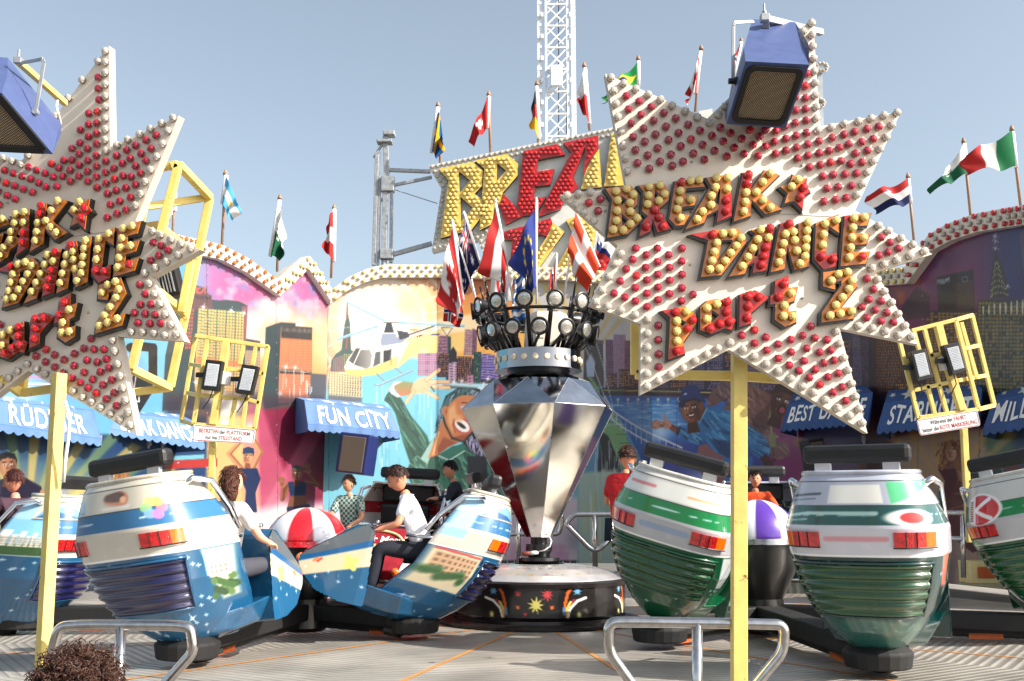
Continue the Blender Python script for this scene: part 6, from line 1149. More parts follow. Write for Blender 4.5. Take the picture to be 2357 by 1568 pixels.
# ================= GONDOLAS =================
HZS = [(0, .20, .12, .5), (.1, .31, .28, .5), (.22, .41, .44, .5), (.4, .51, .62, .36), (.62, .60, .73, .18), (.9, .66, .82, .06), (1.1, .67, .86, -.04), (1.3, .60, .84, -.14), (1.5, .51, .79, -.26), (1.56, .47, .75, -.28)]
def hprof(z):
    zs = [h[0] for h in HZS]; return [float(np.interp(z, zs, [h[i] for h in HZS])) for i in (1, 2, 3)]
def shell(t, z, off=0):
    w, b, f = hprof(z); a = t * math.pi / 2; x = (w + off) * math.copysign(abs(math.sin(a)) ** .62, math.sin(a)); y = f - (f + b + off) * abs(math.cos(a)) ** .62
    return Vector((x, y, z))
def patch(t0, t1, z0, z1, off, thick, nu=24, nv=8, bulge=0, rib=0):
    mb = MB(); F_ = lambda s, t: shell(t0 + (t1 - t0) * s, z0 + (z1 - z0) * t, off + (bulge * math.sin(math.pi * s) if bulge else 0) + (rib * (.5 + .5 * math.cos(t * 2 * math.pi * 5)) if rib else 0))
    mb.grid(F_, nu, nv); mb.grid(lambda s, t: shell(t0 + (t1 - t0) * s, z0 + (z1 - z0) * t, off - thick), nu, nv)
    n1 = (nu + 1) * (nv + 1); top = lambda i, j: j * (nu + 1) + i
    for i in range(nu):
        for j, s_ in ((0, 1), (nv, -1)): a, b = top(i, j), top(i + 1, j); mb.f.append((a, a + n1, b + n1, b)[::s_]); mb.m.append(0)
    for j in range(nv):
        for i in (0, nu): a, b = top(i, j), top(i, j + 1); mb.f.append((a, b, b + n1, a + n1)); mb.m.append(0)
    return mb
SCH = {
 'blue': dict(low=(26, 84, 122), band=(44, 104, 150), top=(186, 180, 164), grille=(18, 18, 66), stripe=(196, 190, 178)),
 'green': dict(low=(8, 78, 46), band=(14, 124, 66), top=(196, 194, 186), grille=(8, 74, 34), stripe=(178, 178, 182)),
 'teal': dict(low=(6, 52, 50), band=(10, 74, 70), top=(178, 182, 196), grille=(8, 66, 26), stripe=(200, 200, 208)),
 'red': dict(low=(150, 24, 34), band=(190, 36, 44), top=(220, 210, 200), grille=(70, 10, 20), stripe=(230, 220, 214)),
}
def gmat(n, c): 
    if n not in M: M[n] = mat(n, c, .22, coat=.8, noise=.25, scale=9)
    return M[n]
M['tail_red'] = mat('red tail lamp', (206, 16, 22), .12, coat=1, noise=.5, scale=16, bump=.5, bscale=70); M['tail_org'] = mat('orange tail lamp', (240, 110, 16), .12, coat=1, noise=.2, scale=30)
M['pad'] = mat('black seat padding', (24, 24, 25), .5, noise=.2, bump=.15)
def rearart(A, sc, seed, extra):
    """U = t*100 (-100..100), V = z*100"""
    U, V = A.U, A.V; A.C[:] = np.array(sc['low']); A.put((V > 88) * 1.0, sc['stripe']); A.put(np.clip((V - 113) * 2, 0, 1), sc['band']); A.put(np.clip((V - 129) * 2, 0, 1), sc['top'])
    A.put((np.abs(V - 88) < .9) * 1., (240, 240, 238)); A.put((np.abs(V - 129) < .7) * 1., (40, 40, 42)); A.put((np.abs(V - 149) < .5) * 1., (30, 30, 32))
    r = np.random.default_rng(seed)
    for k in range(46):
        x, y = -95 + 190 * r.random(), 4 + 80 * r.random(); A.line([(x - 2, y), (x + 2, y)], .5, (226, 236, 244)); A.line([(x, y - 1.4), (x, y + 1.4)], .5, (226, 236, 244))
    for k in range(14): x = -90 + 180 * r.random(); A.line([(x - 3, 121), (x + 3, 121.5)], .8, (220, 232, 240), .8)
    extra(A)
def gondola(kind, label, loc, yaw, pitch=0, roll=0, seed=1, extra=lambda A: None, sideart=None, nose=True, grp='gondolas of the ride'):
    sc = SCH[kind]; T = thing('gondola', label, 'gondola', tuple(loc), grp); T.rotation_euler = (pitch, roll, yaw); T.scale = (.86, .86, .86)
    W = dict(world=False)
    # hull: outer + inner skins, painted
    nu, nv = 190, 180; mb = MB(); mb.grid(lambda s, t: shell(-1 + 2 * s, 1.56 * t), nu, nv)
    s = np.tile(np.arange(nu + 1) / nu, nv + 1); t = np.repeat(np.arange(nv + 1) / nv, nu + 1); A = Art((-1 + 2 * s) * 100, t * 156); rearart(A, sc, seed, extra)
    hull = mb.build('rear_hull', M['paintcol'], T, smooth=True, col=A.out(), **W); md = hull.modifiers.new('t', 'SOLIDIFY'); md.thickness = .02; md.offset = -1
    # rolled top rim
    mb = MB(); mb.tube([shell(-1 + 2 * k / 40, 1.56) for k in range(41)], .022, 8); mb.build('top_rim', gmat('rim ' + kind, sc['top']), T, smooth=True, **W)
    mb = MB(); mb.grid(lambda s, t: shell((-1 + 2 * s) * (1 - t * .0), 1.55).lerp(Vector((0, -.2, 1.53)), t * .6), 30, 4); mb.build('top_deck', gmat('rim ' + kind, sc['top']), T, **W)
    # ribbed grille
    g_ = patch(-.55, .55, .38, .8, .004, .03, 30, 60, rib=.022).build('grille', gmat('grille ' + kind, sc['grille']), T, smooth=True, **W)
    fr_ = MB(); fr_.tube([shell(a, z, .012) for a, z in [(-.57 + 1.14 * k / 12, .82) for k in range(13)] + [(.56, .8 - .42 * k / 6) for k in range(7)] + [(.56 - 1.12 * k / 12, .365) for k in range(13)] + [(-.56, .38 + .42 * k / 6) for k in range(7)]], .013, 6, True); fr_.build('grille_frame', gmat('low ' + kind, sc['low']), T, smooth=True, **W)
    for sg in (-1, 1):
        lo = sorted((sg * .17, sg * .46)); lens = patch(lo[0], lo[1], .955, 1.075, .016, .03, 12, 6, .006).build('tail_light', M['tail_red'], T, smooth=False, **W)
        lo = sorted((sg * .465, sg * .60)); patch(lo[0], lo[1], .955, 1.075, .016, .03, 6, 6).build('indicator', M['tail_org'], lens, **W)
        mb = MB()
        for a in (.26, .36): mb.tube([shell(sg * a, .952, .026), shell(sg * a, 1.078, .026)], .004, 4)
        mb.tube([shell(sg * (.16 + .45 * k / 10), .948, .02) for k in range(11)], .006, 5); mb.build('lamp_dividers', M['blackp'], lens, **W)
    # tub and nose
    mb = MB(); st = []
    for y, w, zb, ztp in ((-.12, .24, .03, .2), (.2, .52, .0, .26), (.62, .54, .02, .3), (1.0, .5, .1, .34)): st.append([(-w, y, ztp), (-w * .75, y, zb + .06), (-w * .4, y, zb), (w * .4, y, zb), (w * .75, y, zb + .06), (w, y, ztp)])
    vs = [p for r_ in st for p in r_]; mb.add(vs, [(i * 6 + j, i * 6 + j + 1, i * 6 + 7 + j, i * 6 + 6 + j) for i in range(3) for j in range(5)] + [(i * 6, i * 6 + 6, i * 6 + 11, i * 6 + 5) for i in range(3)] + [(0, 5, 4, 3, 2, 1), (18, 19, 20, 21, 22, 23)]); mb.build('floor_tub', gmat('low ' + kind, sc['low']), T, bevel=.02, **W)
    prof = [(.60, .26), (.66, .86), (.74, .93), (.86, .90), (1.34, .52), (1.42, .44), (1.40, .32), (1.16, .12), (.9, .06), (.60, .06)]
    nd = 40
    def npt(sx, i): y, z = prof[i]; w = .56 - .16 * max(0, (y - .7) / .7); return Vector((sx * w, y, z))
    mb = MB(); L = len(prof); nx = 6
    for k in range(nx + 1):
        sx = -1 + 2 * k / nx
        for i in range(L): p = npt(sx, i); p.z += .05 * (1 - sx * sx) * (1 if 1 <= i <= 4 else 0); mb.v.append(tuple(p))
    for k in range(nx):
        for i in range(L): mb.f.append((k * L + i, k * L + (i + 1) % L, (k + 1) * L + (i + 1) % L, (k + 1) * L + i)); mb.m.append(0)
    bm_ = mb.build('nose', gmat('low ' + kind, sc['low']), T, bevel=.025, **W)
    # side artwork of the nose: gridded painted panels
    for sg in (-1, 1):
        mb = MB(); gx, gz = 90, 80; pts_ = []; idx = {}; poly = [(y, z) for y, z in prof]
        yy, zz = np.meshgrid(np.linspace(.6, 1.42, gx), np.linspace(.06, .93, gz)); d_ = Art.sdf(yy.ravel(), zz.ravel(), poly)
        for q in range(gx * gz):
            y, z = yy.ravel()[q], zz.ravel()[q]; w = .56 - .16 * max(0, (y - .7) / .7)
            pts_.append((sg * (w + .004), y, z))
        A = Art(yy.ravel() * 100, zz.ravel() * 100, sc['low'])
        if sideart: sideart(A, 'nose')
        else: A.poly([(60, 88), (140, 50), (140, 40), (60, 62)], sc['top'], .5); A.poly([(60, 94), (142, 52), (60, 80)], sc['band'], .5)
        keep = d_ < .0
        fs = [(j * gx + i, j * gx + i + 1, (j + 1) * gx + i + 1, (j + 1) * gx + i) for j in range(gz - 1) for i in range(gx - 1) if keep[j * gx + i] and keep[j * gx + i + 1] and keep[(j + 1) * gx + i] and keep[(j + 1) * gx + i + 1]]
        mb.add(pts_, fs); mb.build('side_artwork', M['paintcol'], bm_, smooth=False, col=A.out(), **W)
    for sg in (-1, 1): mb = MB(); mb.lathe([(.055, 0), (.06, .02), (.045, .06), (.02, .075)], (sg * .37, 1.37, .42), 14, Matrix.Rotation(sg * .8, 3, 'Z') @ Matrix.Rotation(-math.pi / 2, 3, 'X')); mb.build('nose_indicator', M['tail_org'], T, smooth=True, **W)
    mb = MB(); mb.tube([(-.42, 1.0, .12), (-.3, 1.44, .3), (.3, 1.44, .3), (.42, 1.0, .12)], .03, 8); mb.build('bumper', M['blackp'], T, smooth=True, **W)
    # seat, backrest, head bar
    mb = MB(); mb.box((0, -.1, .44), .8, .46, .14); mb.build('seat', M['pad'], T, bevel=.04, **W)
    mb = MB(); mb.box((0, -.4, .88), .72, .1, .78, Matrix.Rotation(-.12, 3, 'X')); mb.box((0, -.5, 1.42), .78, .1, .26, Matrix.Rotation(-.12, 3, 'X')); mb.build('backrest', M['pad'], T, bevel=.04, **W)
    mb = MB(); mb.box((0, -.52, 1.72), .88, .16, .16); hb = mb.build('head_bar', M['pad'], T, bevel=.045, **W)
    mb = MB()
    for x in (-.28, .28): mb.box((x, -.54, 1.6), .14, .05, .12)
    mb.build('head_bar_bracket', M['alu'], hb, bevel=.01, **W)
    for sg in (-1, 1):
        mb = MB(); mb.tube([(sg * .5, -.45, 1.45), (sg * .58, -.42, 1.5), (sg * .62, -.2, 1.46), (sg * .62, .02, 1.2), (sg * .63, .12, 1.0)], .028, 10); mb.build('hand_rail', M['chrome'], T, smooth=True, **W)
    mb = MB(); mb.tube([(-.56, -.1, .95), (-.5, .3, .92), (.5, .3, .92), (.56, -.1, .95)], .022, 10); mb.tube([(-.5, .66, .98), (.5, .66, .98)], .02, 8); mb.build('safety_bar', M['chrome'], T, smooth=True, **W)
    mb = MB(); mb.lathe([(.1, 0), (.03, .03), (.03, -.4)], (0, .1, .15 - .1), 16); mb.build('pivot', M['dark'], T, **W) if False else None
    mb = MB(); mb.lathe([(.1, -.2), (.13, -.1), (.16, 0.04)], (0, .2, 0), 20); mb.box((0, .2, -.14), .3, .24, .05); mb.build('swivel_mount', M['dark'], T, bevel=.01, **W)
    return T
def gl(u, v, d): p = P(u, v, d); return p
def art_blue(A):
    A.poly([(-84, 131), (-20, 131), (-26, 141), (-44, 147), (-76, 147)], (110, 156, 190), 1.5); A.poly([(-84, 131), (-20, 131), (-40, 136), (-70, 139)], (40, 86, 132), 1); A.line([(-78, 143), (-50, 145)], 1, (240, 240, 236))
    A.ell(5, 140, 7, 6.5, (186, 124, 86), .12); A.ell(3, 142, 5.5, 4.5, (90, 56, 40), .15); A.ell(7, 139, 2.6, 3, (222, 170, 130), .2); A.poly([(-4, 134), (14, 134), (11, 131), (-2, 131)], (210, 200, 190), .6)
    for k in range(5): A.line([(56, 133 + k * 2.6), (78 - k * 2, 133 + k * 2.6)], .8, (90, 96, 104))
    for k, c in enumerate([(236, 120, 140), (240, 170, 90), (230, 220, 110), (150, 200, 130), (130, 170, 220), (210, 120, 190)]): A.ell(38 + 9 * math.cos(k), 128 + 6 * math.sin(k), 6.5, 4.2, c, .1, .9)
    A.poly([(72, 86), (98, 86), (96, 40), (84, 38)], (206, 204, 180), 3); 
    for k in range(16): A.ell(78 + (k * 7) % 18, 42 + (k * 5) % 17, 3, 3.5, [(60, 96, 52), (84, 116, 66), (44, 74, 44)][k % 3], .2)
    A.poly([(74, 62), (96, 62), (97, 84), (73, 84)], (170, 196, 214), .8); A.poly([(76, 60), (94, 60), (94, 72), (85, 78), (76, 72)], (224, 214, 196), .5); A.windows([(77, 71), (93, 71), (93, 62), (77, 62)], 4, 2, (110, 90, 80), .4, .5)
    A.poly([(-100, 100), (-88, 100), (-86, 150), (-100, 150)], (150, 190, 216), 2); A.star(0, 20, 5, (236, 244, 250), 4, 1, 0, .2); A.star(48, 26, 6, (240, 248, 252), 4, 1, .4, .16)
def art_teal(A):
    A.poly([(20, 130), (95, 130), (95, 148), (20, 148)], (90, 190, 130), 1); A.poly([(20, 130), (95, 130), (95, 147)], (230, 232, 226), .8); A.poly([(-12, 131), (14, 131), (14, 146), (-12, 146)], (236, 234, 226), .5); A.line([(-70, 137), (-20, 139)], 1.6, (60, 66, 74)); A.line([(-68, 133), (-24, 135)], .8, (90, 96, 104))
    A.ell(38, 119, 26, 7, (236, 232, 230), .1); A.ell(38, 119, 13, 4.5, (216, 44, 40), .1); A.line([(-80, 119), (-30, 123), (8, 123)], 2.4, (180, 214, 206)); A.line([(-80, 115.5), (-30, 118)], 1, (170, 206, 200)); A.line([(-12, 102), (12, 102)], 4, (210, 90, 100), .5)
    A.poly([(76, 88), (92, 88), (92, 60), (80, 60)], (226, 120, 100), 2)
    A.poly([(-60, 34), (60, 34), (80, 4), (-80, 4)], (40, 92, 86), 4, .8); A.poly([(0, 34), (60, 30), (80, 4), (20, 4)], (90, 124, 110), 4, .8)
def art_green(A):
    A.poly([(-90, 131), (95, 131), (90, 147), (-80, 147)], (222, 222, 214), 1); A.line([(-50, 140), (-10, 140)], 3, (210, 130, 130)); A.line([(10, 138), (60, 138)], 2, (226, 170, 120)); A.ell(-70, 140, 14, 5, (170, 206, 224), .4); A.poly([(66, 86), (96, 86), (92, 48), (78, 50)], (222, 226, 226), 1.5)
    A.line([(80, 60), (86, 80)], 1.4, (120, 150, 200)); A.line([(-10, 102), (12, 102)], 6, (120, 150, 190), .6)
def art_k(A):
    A.ell(-34, 124, 26, 17, (236, 234, 232), .03); A.ell(-34, 124, 23, 15, (196, 24, 36), .03); A.poly([(-56, 112), (-42, 110), (-42, 138), (-56, 136)], (236, 234, 232), .6); A.line([(-42, 124), (-20, 134)], 4, (240, 240, 240)); A.line([(-42, 124), (-20, 114)], 4, (240, 240, 240))
    for k in range(9): A.line([(-53, 114 + k * 2.4), (-47, 114 + k * 2.4)], 1, (40, 30, 30))
    A.poly([(-100, 88), (-40, 88), (-100, 112)], (20, 130, 70), 1)
def side_blue(A, w):
    A.poly([(60, 92), (74, 94), (142, 50), (142, 44), (60, 72)], (90, 96, 100), .6); A.poly([(60, 80), (142, 42), (140, 36), (60, 66)], (24, 88, 140), .5); A.poly([(60, 72), (140, 38), (134, 24), (60, 50)], (214, 200, 164), .5)
    for k in range(4): a = .8 + k * 1.57; A.ell(84 + 5 * math.cos(a), 48 + 5 * math.sin(a), 4.6, 3.4, (222, 214, 110), .2, 1, a)
    for k, c in enumerate([(210, 60, 40), (230, 120, 60)]): A.line([(116 + k * 4, 46), (120 + k * 4, 42)], 2, c)
    for k in range(6): x = 66 + k * 13; A.star(x, 26 + 8 * (k % 2), 2.4, (236, 244, 250), 4, 1, 0, .25)
def side_left(A, w): side_blue(A, w)
def art_side(A):
    art_blue(A)
    for sg in (-1, 1):
        A.poly([(sg * 58, 40), (sg * 99, 44), (sg * 99, 86), (sg * 60, 86)], (214, 200, 168), 1); A.poly([(sg * 62, 58), (sg * 97, 56), (sg * 97, 82), (sg * 62, 80)], (196, 160, 124), 1); A.windows([(sg * 62, 58), (sg * 97, 56), (sg * 97, 82), (sg * 62, 80)], 8, 4, (120, 90, 76), .5, .5)
        for k in range(7): A.ell(sg * (66 + k * 5), 54 + (k * 7) % 9, 4, 5, (60, 100, 60), .4); A.line([(sg * 62, 83), (sg * 97, 85)], 1.6, (196, 80, 80))
def art_city(A):
    art_blue(A); 
    for sg in (-1, 1):
        A.poly([(sg * 52, 88), (sg * 100, 88), (sg * 100, 128), (sg * 52, 128)], (120, 178, 214), 2); A.poly([(sg * 52, 88), (sg * 100, 88), (sg * 100, 100), (sg * 52, 104)], (50, 84, 44), 2)
        for k in range(8): x = sg * (56 + k * 5.6); A.poly([(x, 98), (x + sg * 4.6, 98), (x + sg * 4.6, 108 + (k * 5) % 9), (x, 108 + (k * 5) % 9)], (232, 226, 210), .5); A.windows([(x, 108), (x + sg * 4.6, 108), (x + sg * 4.6, 99), (x, 99)], 3, 4, (110, 104, 96), .4, .5)
R_ = math.radians
gA = gondola('blue', 'large blue gondola seen from behind, woman in white aboard, navy ribbed grille', gl(432, 1482, 8.5), R_(-22), R_(5), R_(-7), 1, art_blue, side_blue)
gB = gondola('blue', 'blue gondola seen from its side with a yellow clover, man in white shirt aboard', gl(952, 1432, 10.3), R_(97), R_(13), R_(3), 2, art_side, side_blue)
gC_ = gondola('red', 'dark red gondola facing the camera with a boy aboard', gl(905, 1372, 12.6), R_(172), 0, R_(-3), 3)
gD = gondola('green', 'bright green gondola tilting sideways beside the mirrored centrepiece', gl(1518, 1420, 9.6), R_(-22), R_(3), R_(16), 4, art_green)
gE = gondola('teal', 'dark teal gondola seen squarely from behind with white upper hull', gl(2020, 1500, 8.0), R_(-27), R_(2), 0, 5, art_teal)
gF = gondola('blue', 'blue gondola with a painted skyline half hidden by a yellow pole', gl(45, 1445, 10.7), R_(80), R_(3), 0, 6, art_city, side_left)
gG = gondola('green', 'dark green gondola with a round red K emblem', gl(2446, 1412, 9.9), R_(-33), R_(2), R_(-11), 7, art_k)
gH = gondola('red', 'bright red gondola with a purple patch behind the clover gondola', gl(1065, 1385, 13.2), R_(100), R_(-12), 0, 8, lambda A: [A.ell(-60, 70, 16, 16, (120, 50, 180), .3), A.ell(60, 70, 16, 16, (120, 50, 180), .3), A.ell(70, 100, 18, 9, (236, 220, 220), .3)])
# nose lettering of the dark red gondola
nose = [c for c in gC_.children if c.name.startswith('nose') and 'indicator' not in c.name][0]
def onnose(a, b, z0, z1, w): return Vector(((.5 - a) * w, .86 + (1.34 - .86) * (1 - (z0 + (z1 - z0) * b - .52) / .38), z0 + (z1 - z0) * b + .062))
M['creamp'] = mat('cream sign paint', (236, 214, 150), .5)
for tx, z0, z1, w in (('Grazer Messe', .71, .79, .82), ('100', .64, .69, .22), ('Jahre', .56, .62, .34)):
    vs, fs = text_pts(tx, .02); x0 = min(v[0] for v in vs); x1 = max(v[0] for v in vs); mb = MB(); mb.add([onnose((x - x0) / (x1 - x0), y / .73, z0, z1, w) for x, y, z in vs], fs); mb.build('lettering', M['lett'] if tx[0] == 'G' else M['creamp'], nose, world=False)
mb = MB(); mb.tube([onnose(.5 + .3 * math.cos(a), 0, .74 + .14 * math.sin(a), 1, 1) if False else onnose(.5 - .36 * math.cos(a), 0, .70 + .15 * math.sin(a), 1, 1) for a in [math.pi * k / 14 for k in range(15)]], .018, 6); mb.build('painted_arch', M['creamp'], nose, smooth=True, world=False)
# ================= HUBS =================
def hub(label, u, v0, v1, vb, d, rpx, cols, arms):
    px = (P(u + 100, 1200, d).x - P(u, 1200, d).x) / 100; c = P(u, v1, d); C = Vector((c.x, d, 0)); T = thing('rotating_hub', label, 'ride hub', (c.x, d, 0), 'domed hubs carrying the gondolas'); z1, z0, zb = P(u, v1, d).z, P(u, v0, d).z, max(.12, P(u, vb, d).z)
    mb = MB(); n = 96; mb.lathe([(rpx * px * math.cos(a), z1 + (z0 - z1) * math.sin(a)) for a in [math.pi / 2 * k / 20 * .995 for k in range(21)]], C, n)
    V = np.array(mb.v) - np.array(C); ang = np.arctan2(V[:, 0], -V[:, 1]); k = np.floor((ang + .3) / (math.pi * 2 / 10)).astype(int) % 2; cc = np.where(k[:, None] == 0, lin(cols[0]), lin(cols[1]))
    mb.build('striped_dome', M['paintcol'], T, smooth=True, col=cc); mb = MB(); mb.lathe([(rpx * px * 1.01, z1 + .005), (rpx * px * 1.02, z1 - .05), (rpx * px * .97, z1 - .06)], C, 64); mb.build('dome_rim', M['steel'] if cols[0][0] < 150 else M['tail_red'], T, autosm=.5)
    mb = MB(); mb.lathe([(rpx * px * .95, z1 - .05), (rpx * px * .9, z1 - .3), (rpx * px * .55, zb + .1), (rpx * px * .6, .1), (.2, .06)], C, 48); mb.build('hub_body', M['black'], T, autosm=.5)
    for (x, y) in arms:
        e = Vector((x, y, .22)); s_ = C + Vector((0, 0, .26)); dd = (e - s_); mb = MB(); mb.beam(s_, e, .26, .16); mb.beam(s_ + Vector((0, 0, -.1)), e + Vector((0, 0, -.1)), .1, .1); mb.lathe([(.24, -.12), (.26, 0), (.18, .06)], e, 20); arm = mb.build('arm', M['dark'], T, bevel=.015)
        mb = MB(); mb.box(s_.lerp(e, .75) + Vector((0, 0, -.14)), .3, .1, .05, Matrix.Rotation(math.atan2(dd.y, dd.x), 3, 'Z')); mb.build('orange_plate', M['org'], arm)
M['org'] = mat('orange steel paint', (206, 96, 30), .5, noise=.3)
G2 = lambda o: (o.location.x, o.location.y)
hub('red and white striped dome on a black hub between the blue gondolas', 706, 1168, 1246, 1400, 10.8, 92, ((196, 24, 34), (226, 226, 230)), [G2(gA), G2(gB), G2(gC_), G2(gF)])
hub('purple and white striped dome on a black hub between the green gondolas', 1745, 1150, 1240, 1400, 10.6, 92, ((84, 44, 150), (228, 228, 232)), [G2(gD), G2(gE), G2(gG)])
# ================= RAILS =================
def rail(label, polys, d, r, grp='chrome barrier rails', d2=None):
    T = thing('barrier_rail', label, 'barrier rail', tuple(P(polys[0][0][0], polys[0][0][1], d)), grp)
    for i, pl in enumerate(polys):
        pp = [P(u, v, d) for u, v in pl]; out = []
        # round the corners
        for k, p in enumerate(pp):
            if 0 < k < len(pp) - 1:
                a, b = pp[k - 1], pp[k + 1]; m = min((a - p).length, (b - p).length) * .35; q0 = p + (a - p).normalized() * m; q1 = p + (b - p).normalized() * m
                out += [q0.lerp(p, t).lerp(p.lerp(q1, t), t) for t in (0, .17, .33, .5, .67, .83, 1)]
            else: out.append(p)
        mb = MB(); mb.tube(out, r, 14); mb.build('top_tube' if i == 0 else 'post', M['chrome2'], T, smooth=True)
    return T
M['chrome2'] = mat('worn chrome tube', (205, 200, 196), .14, 1, noise=.2, scale=30)
rail('chrome barrier rail beside the curly haired spectator', [[(150, 1700), (124, 1560), (120, 1500), (136, 1442), (200, 1438), (400, 1440), (438, 1444), (446, 1500), (385, 1568), (270, 1720)], [(279, 1440), (266, 1740)]], 4.95, .0255)
rail('chrome barrier rail crossed by the yellow pole of the sunlit star', [[(1560, 1700), (1450, 1568), (1402, 1500), (1400, 1432), (1480, 1432), (1720, 1436), (1806, 1438), (1802, 1500), (1745, 1568), (1620, 1720)], [(1605, 1434), (1605, 1740)]], 4.95, .0255)
rail('straight chrome rail far behind the neck of the centrepiece', [[(1062, 1178), (1180, 1179), (1215, 1179)], [(1062, 1229), (1225, 1229), (1287, 1229), (1293, 1200), (1290, 1178)], [(1192, 1178), (1194, 1300)]], 20, .05)
rail('bent chrome rail between the centrepiece and the tilting green gondola', [[(1560, 1184), (1400, 1184), (1322, 1184), (1302, 1205), (1370, 1275), (1420, 1225)], [(1368, 1184), (1370, 1305)]], 19.5, .05)
rail('chrome rail standing before the painted red car', [[(2170, 1181), (2270, 1181), (2292, 1186), (2288, 1220), (2276, 1241), (2180, 1240)], [(2215, 1181), (2218, 1330)]], 14.6, .035)
rail('chrome rail glimpsed between the skyline gondola and large blue gondola', [[(178, 1212), (250, 1211), (330, 1210)], [(213, 1211), (222, 1262), (224, 1330)], [(178, 1262), (330, 1260)]], 14.5, .035)
# ================= LAMP FRAMES WITH NOTICE BOARDS =================
M['led'] = mat('led panel glass', (225, 228, 232), .25, noise=.05)
M['boardw'] = mat('white notice board', (238, 236, 232), .4, noise=.03); M['rtext'] = mat('red notice lettering', (176, 40, 36), .5); M['ktext'] = mat('black notice lettering', (24, 22, 24), .5)
def frame(label, fr, d, bars_, posts, leds, boxq, board_q, lines, pole):
    Pf = lambda x, y, dd=0: P(*fr(x, y), d + dd)
    T = thing('lamp_frame', label, 'lamp frame', tuple(Pf(*posts[0][0])), 'yellow lamp frames'); px = d / 2350; w = 9 * px
    mb = MB()
    for a, b, dd in bars_: mb.beam(Pf(*a, dd[0]), Pf(*b, dd[1]), w, w)
    mb.build('frame_bars', M['yel'], T, bevel=.004)
    mb = MB()
    for a, b in posts: mb.beam(Pf(*a), Pf(*b), w * 1.9, w * 1.9)
    a, b = pole; mb.beam(Pf(*a), Pf(*b), w * 1.5, w * 1.5); mb.build('pole', M['yel'], T, bevel=.005)
    for q in leds:
        q = [Pf(*p, -.12) for p in q]; n = (q[1] - q[0]).cross(q[3] - q[0]).normalized(); n = n if n.y < 0 else -n; c = sum(q, Vector()) / 4
        mb = MB(); ngon_prism([p + n * .02 for p in q], [p - n * .08 for p in q], mb); h = mb.build('led_floodlight', M['blackp'], T, bevel=.006)
        at = lambda s, t: q[0].lerp(q[1], s).lerp(q[3].lerp(q[2], s), t) + n * .024
        mb = MB(); mb.add([at(.16, .13), at(.86, .13), at(.86, .87), at(.16, .87)], [(0, 1, 2, 3)]); mb.build('lens_panel', M['led'], h)
        mb = MB(); r_ = .0042 * d / 9
        for i in range(8):
            for j in range(14): p = at(.2 + .62 * i / 7, .16 + .68 * j / 13) + n * .002; mb.lathe([(r_, 0), (r_ * .5, .004)], p, 6, n.to_track_quat('Z', 'Y').to_matrix())
        mb.build('led_dots', M['galv'], h)
        mb = MB(); mb.box(q[0].lerp(q[3], .5) + Vector((-.05, .05, 0)), .1, .03, .05); mb.tube([c - n * .05 + Vector((0, 0, -.15)), q[3].lerp(q[2], .4) + Vector((0, .05, -.1)), q[3].lerp(q[2], .2) + Vector((-.03, .06, -.2))], .006, 6); mb.build('clamp', M['blackp'], h)
    q = [Pf(*p, -.06) for p in boxq]; mb = MB(); ngon_prism(q, [p + Vector((0, .08, 0)) for p in q], mb); mb.build('junction_box', mat('grey white box', (226, 222, 214), .5), T, bevel=.006)
    q = [Pf(*p, -.1) for p in board_q]; n = (q[1] - q[0]).cross(q[3] - q[0]).normalized(); n = n if n.y < 0 else -n
    at = lambda s, t, h: q[0].lerp(q[1], s).lerp(q[3].lerp(q[2], s), t) + n * h
    def rr(m, rad, asp):
        o = []
        for cx, cy, a0 in ((1 - m - rad / asp, m * asp + rad, -90), (1 - m - rad / asp, 1 - m * asp - rad, 0), (m + rad / asp, 1 - m * asp - rad, 90), (m + rad / asp, m * asp + rad, 180)):
            for i in range(6): a = math.radians(a0 + 18 * i); o.append((cx + rad / asp * math.cos(a), cy + rad * math.sin(a)))
        return o
    o1 = rr(0, .16, 4.2); mb = MB(); ngon_prism([at(s, t, .003) for s, t in o1], [at(s, t, -.006) for s, t in o1], mb); bd = mb.build('notice_board', M['boardw'], T)
    mb = MB(); o2 = rr(.012, .13, 4.2); mb.tube([at(s, t, .004) for s, t in o2], .0016 * d / 6, 4, True); mb.build('red_border', M['rtext'], bd)
    for (x0, x1, t0, t1, words) in lines:
        tot = sum(len(w_) for w_, _ in words) + .0; ws = []
        for w_, c_ in words:
            vs, fs = text_pts(w_, .012); a = min(v[0] for v in vs); b = max(v[0] for v in vs); ws.append((w_, c_, b - a))
        tt = sum(x[2] for x in ws) + .28 * (len(ws) - 1); x = x0
        for w_, c_, l in ws:
            e = x + (x1 - x0) * l / tt; warp_text(w_, lambda a, b, x=x, e=e: at(x + (e - x) * a, t1 + (t0 - t1) * b, .0045), 'lettering', M['rtext'] if c_ else M['ktext'], bd, .012); x = e + (x1 - x0) * .28 / tt
    return T
B0 = (0, 0); Bb = (.35, .35); 
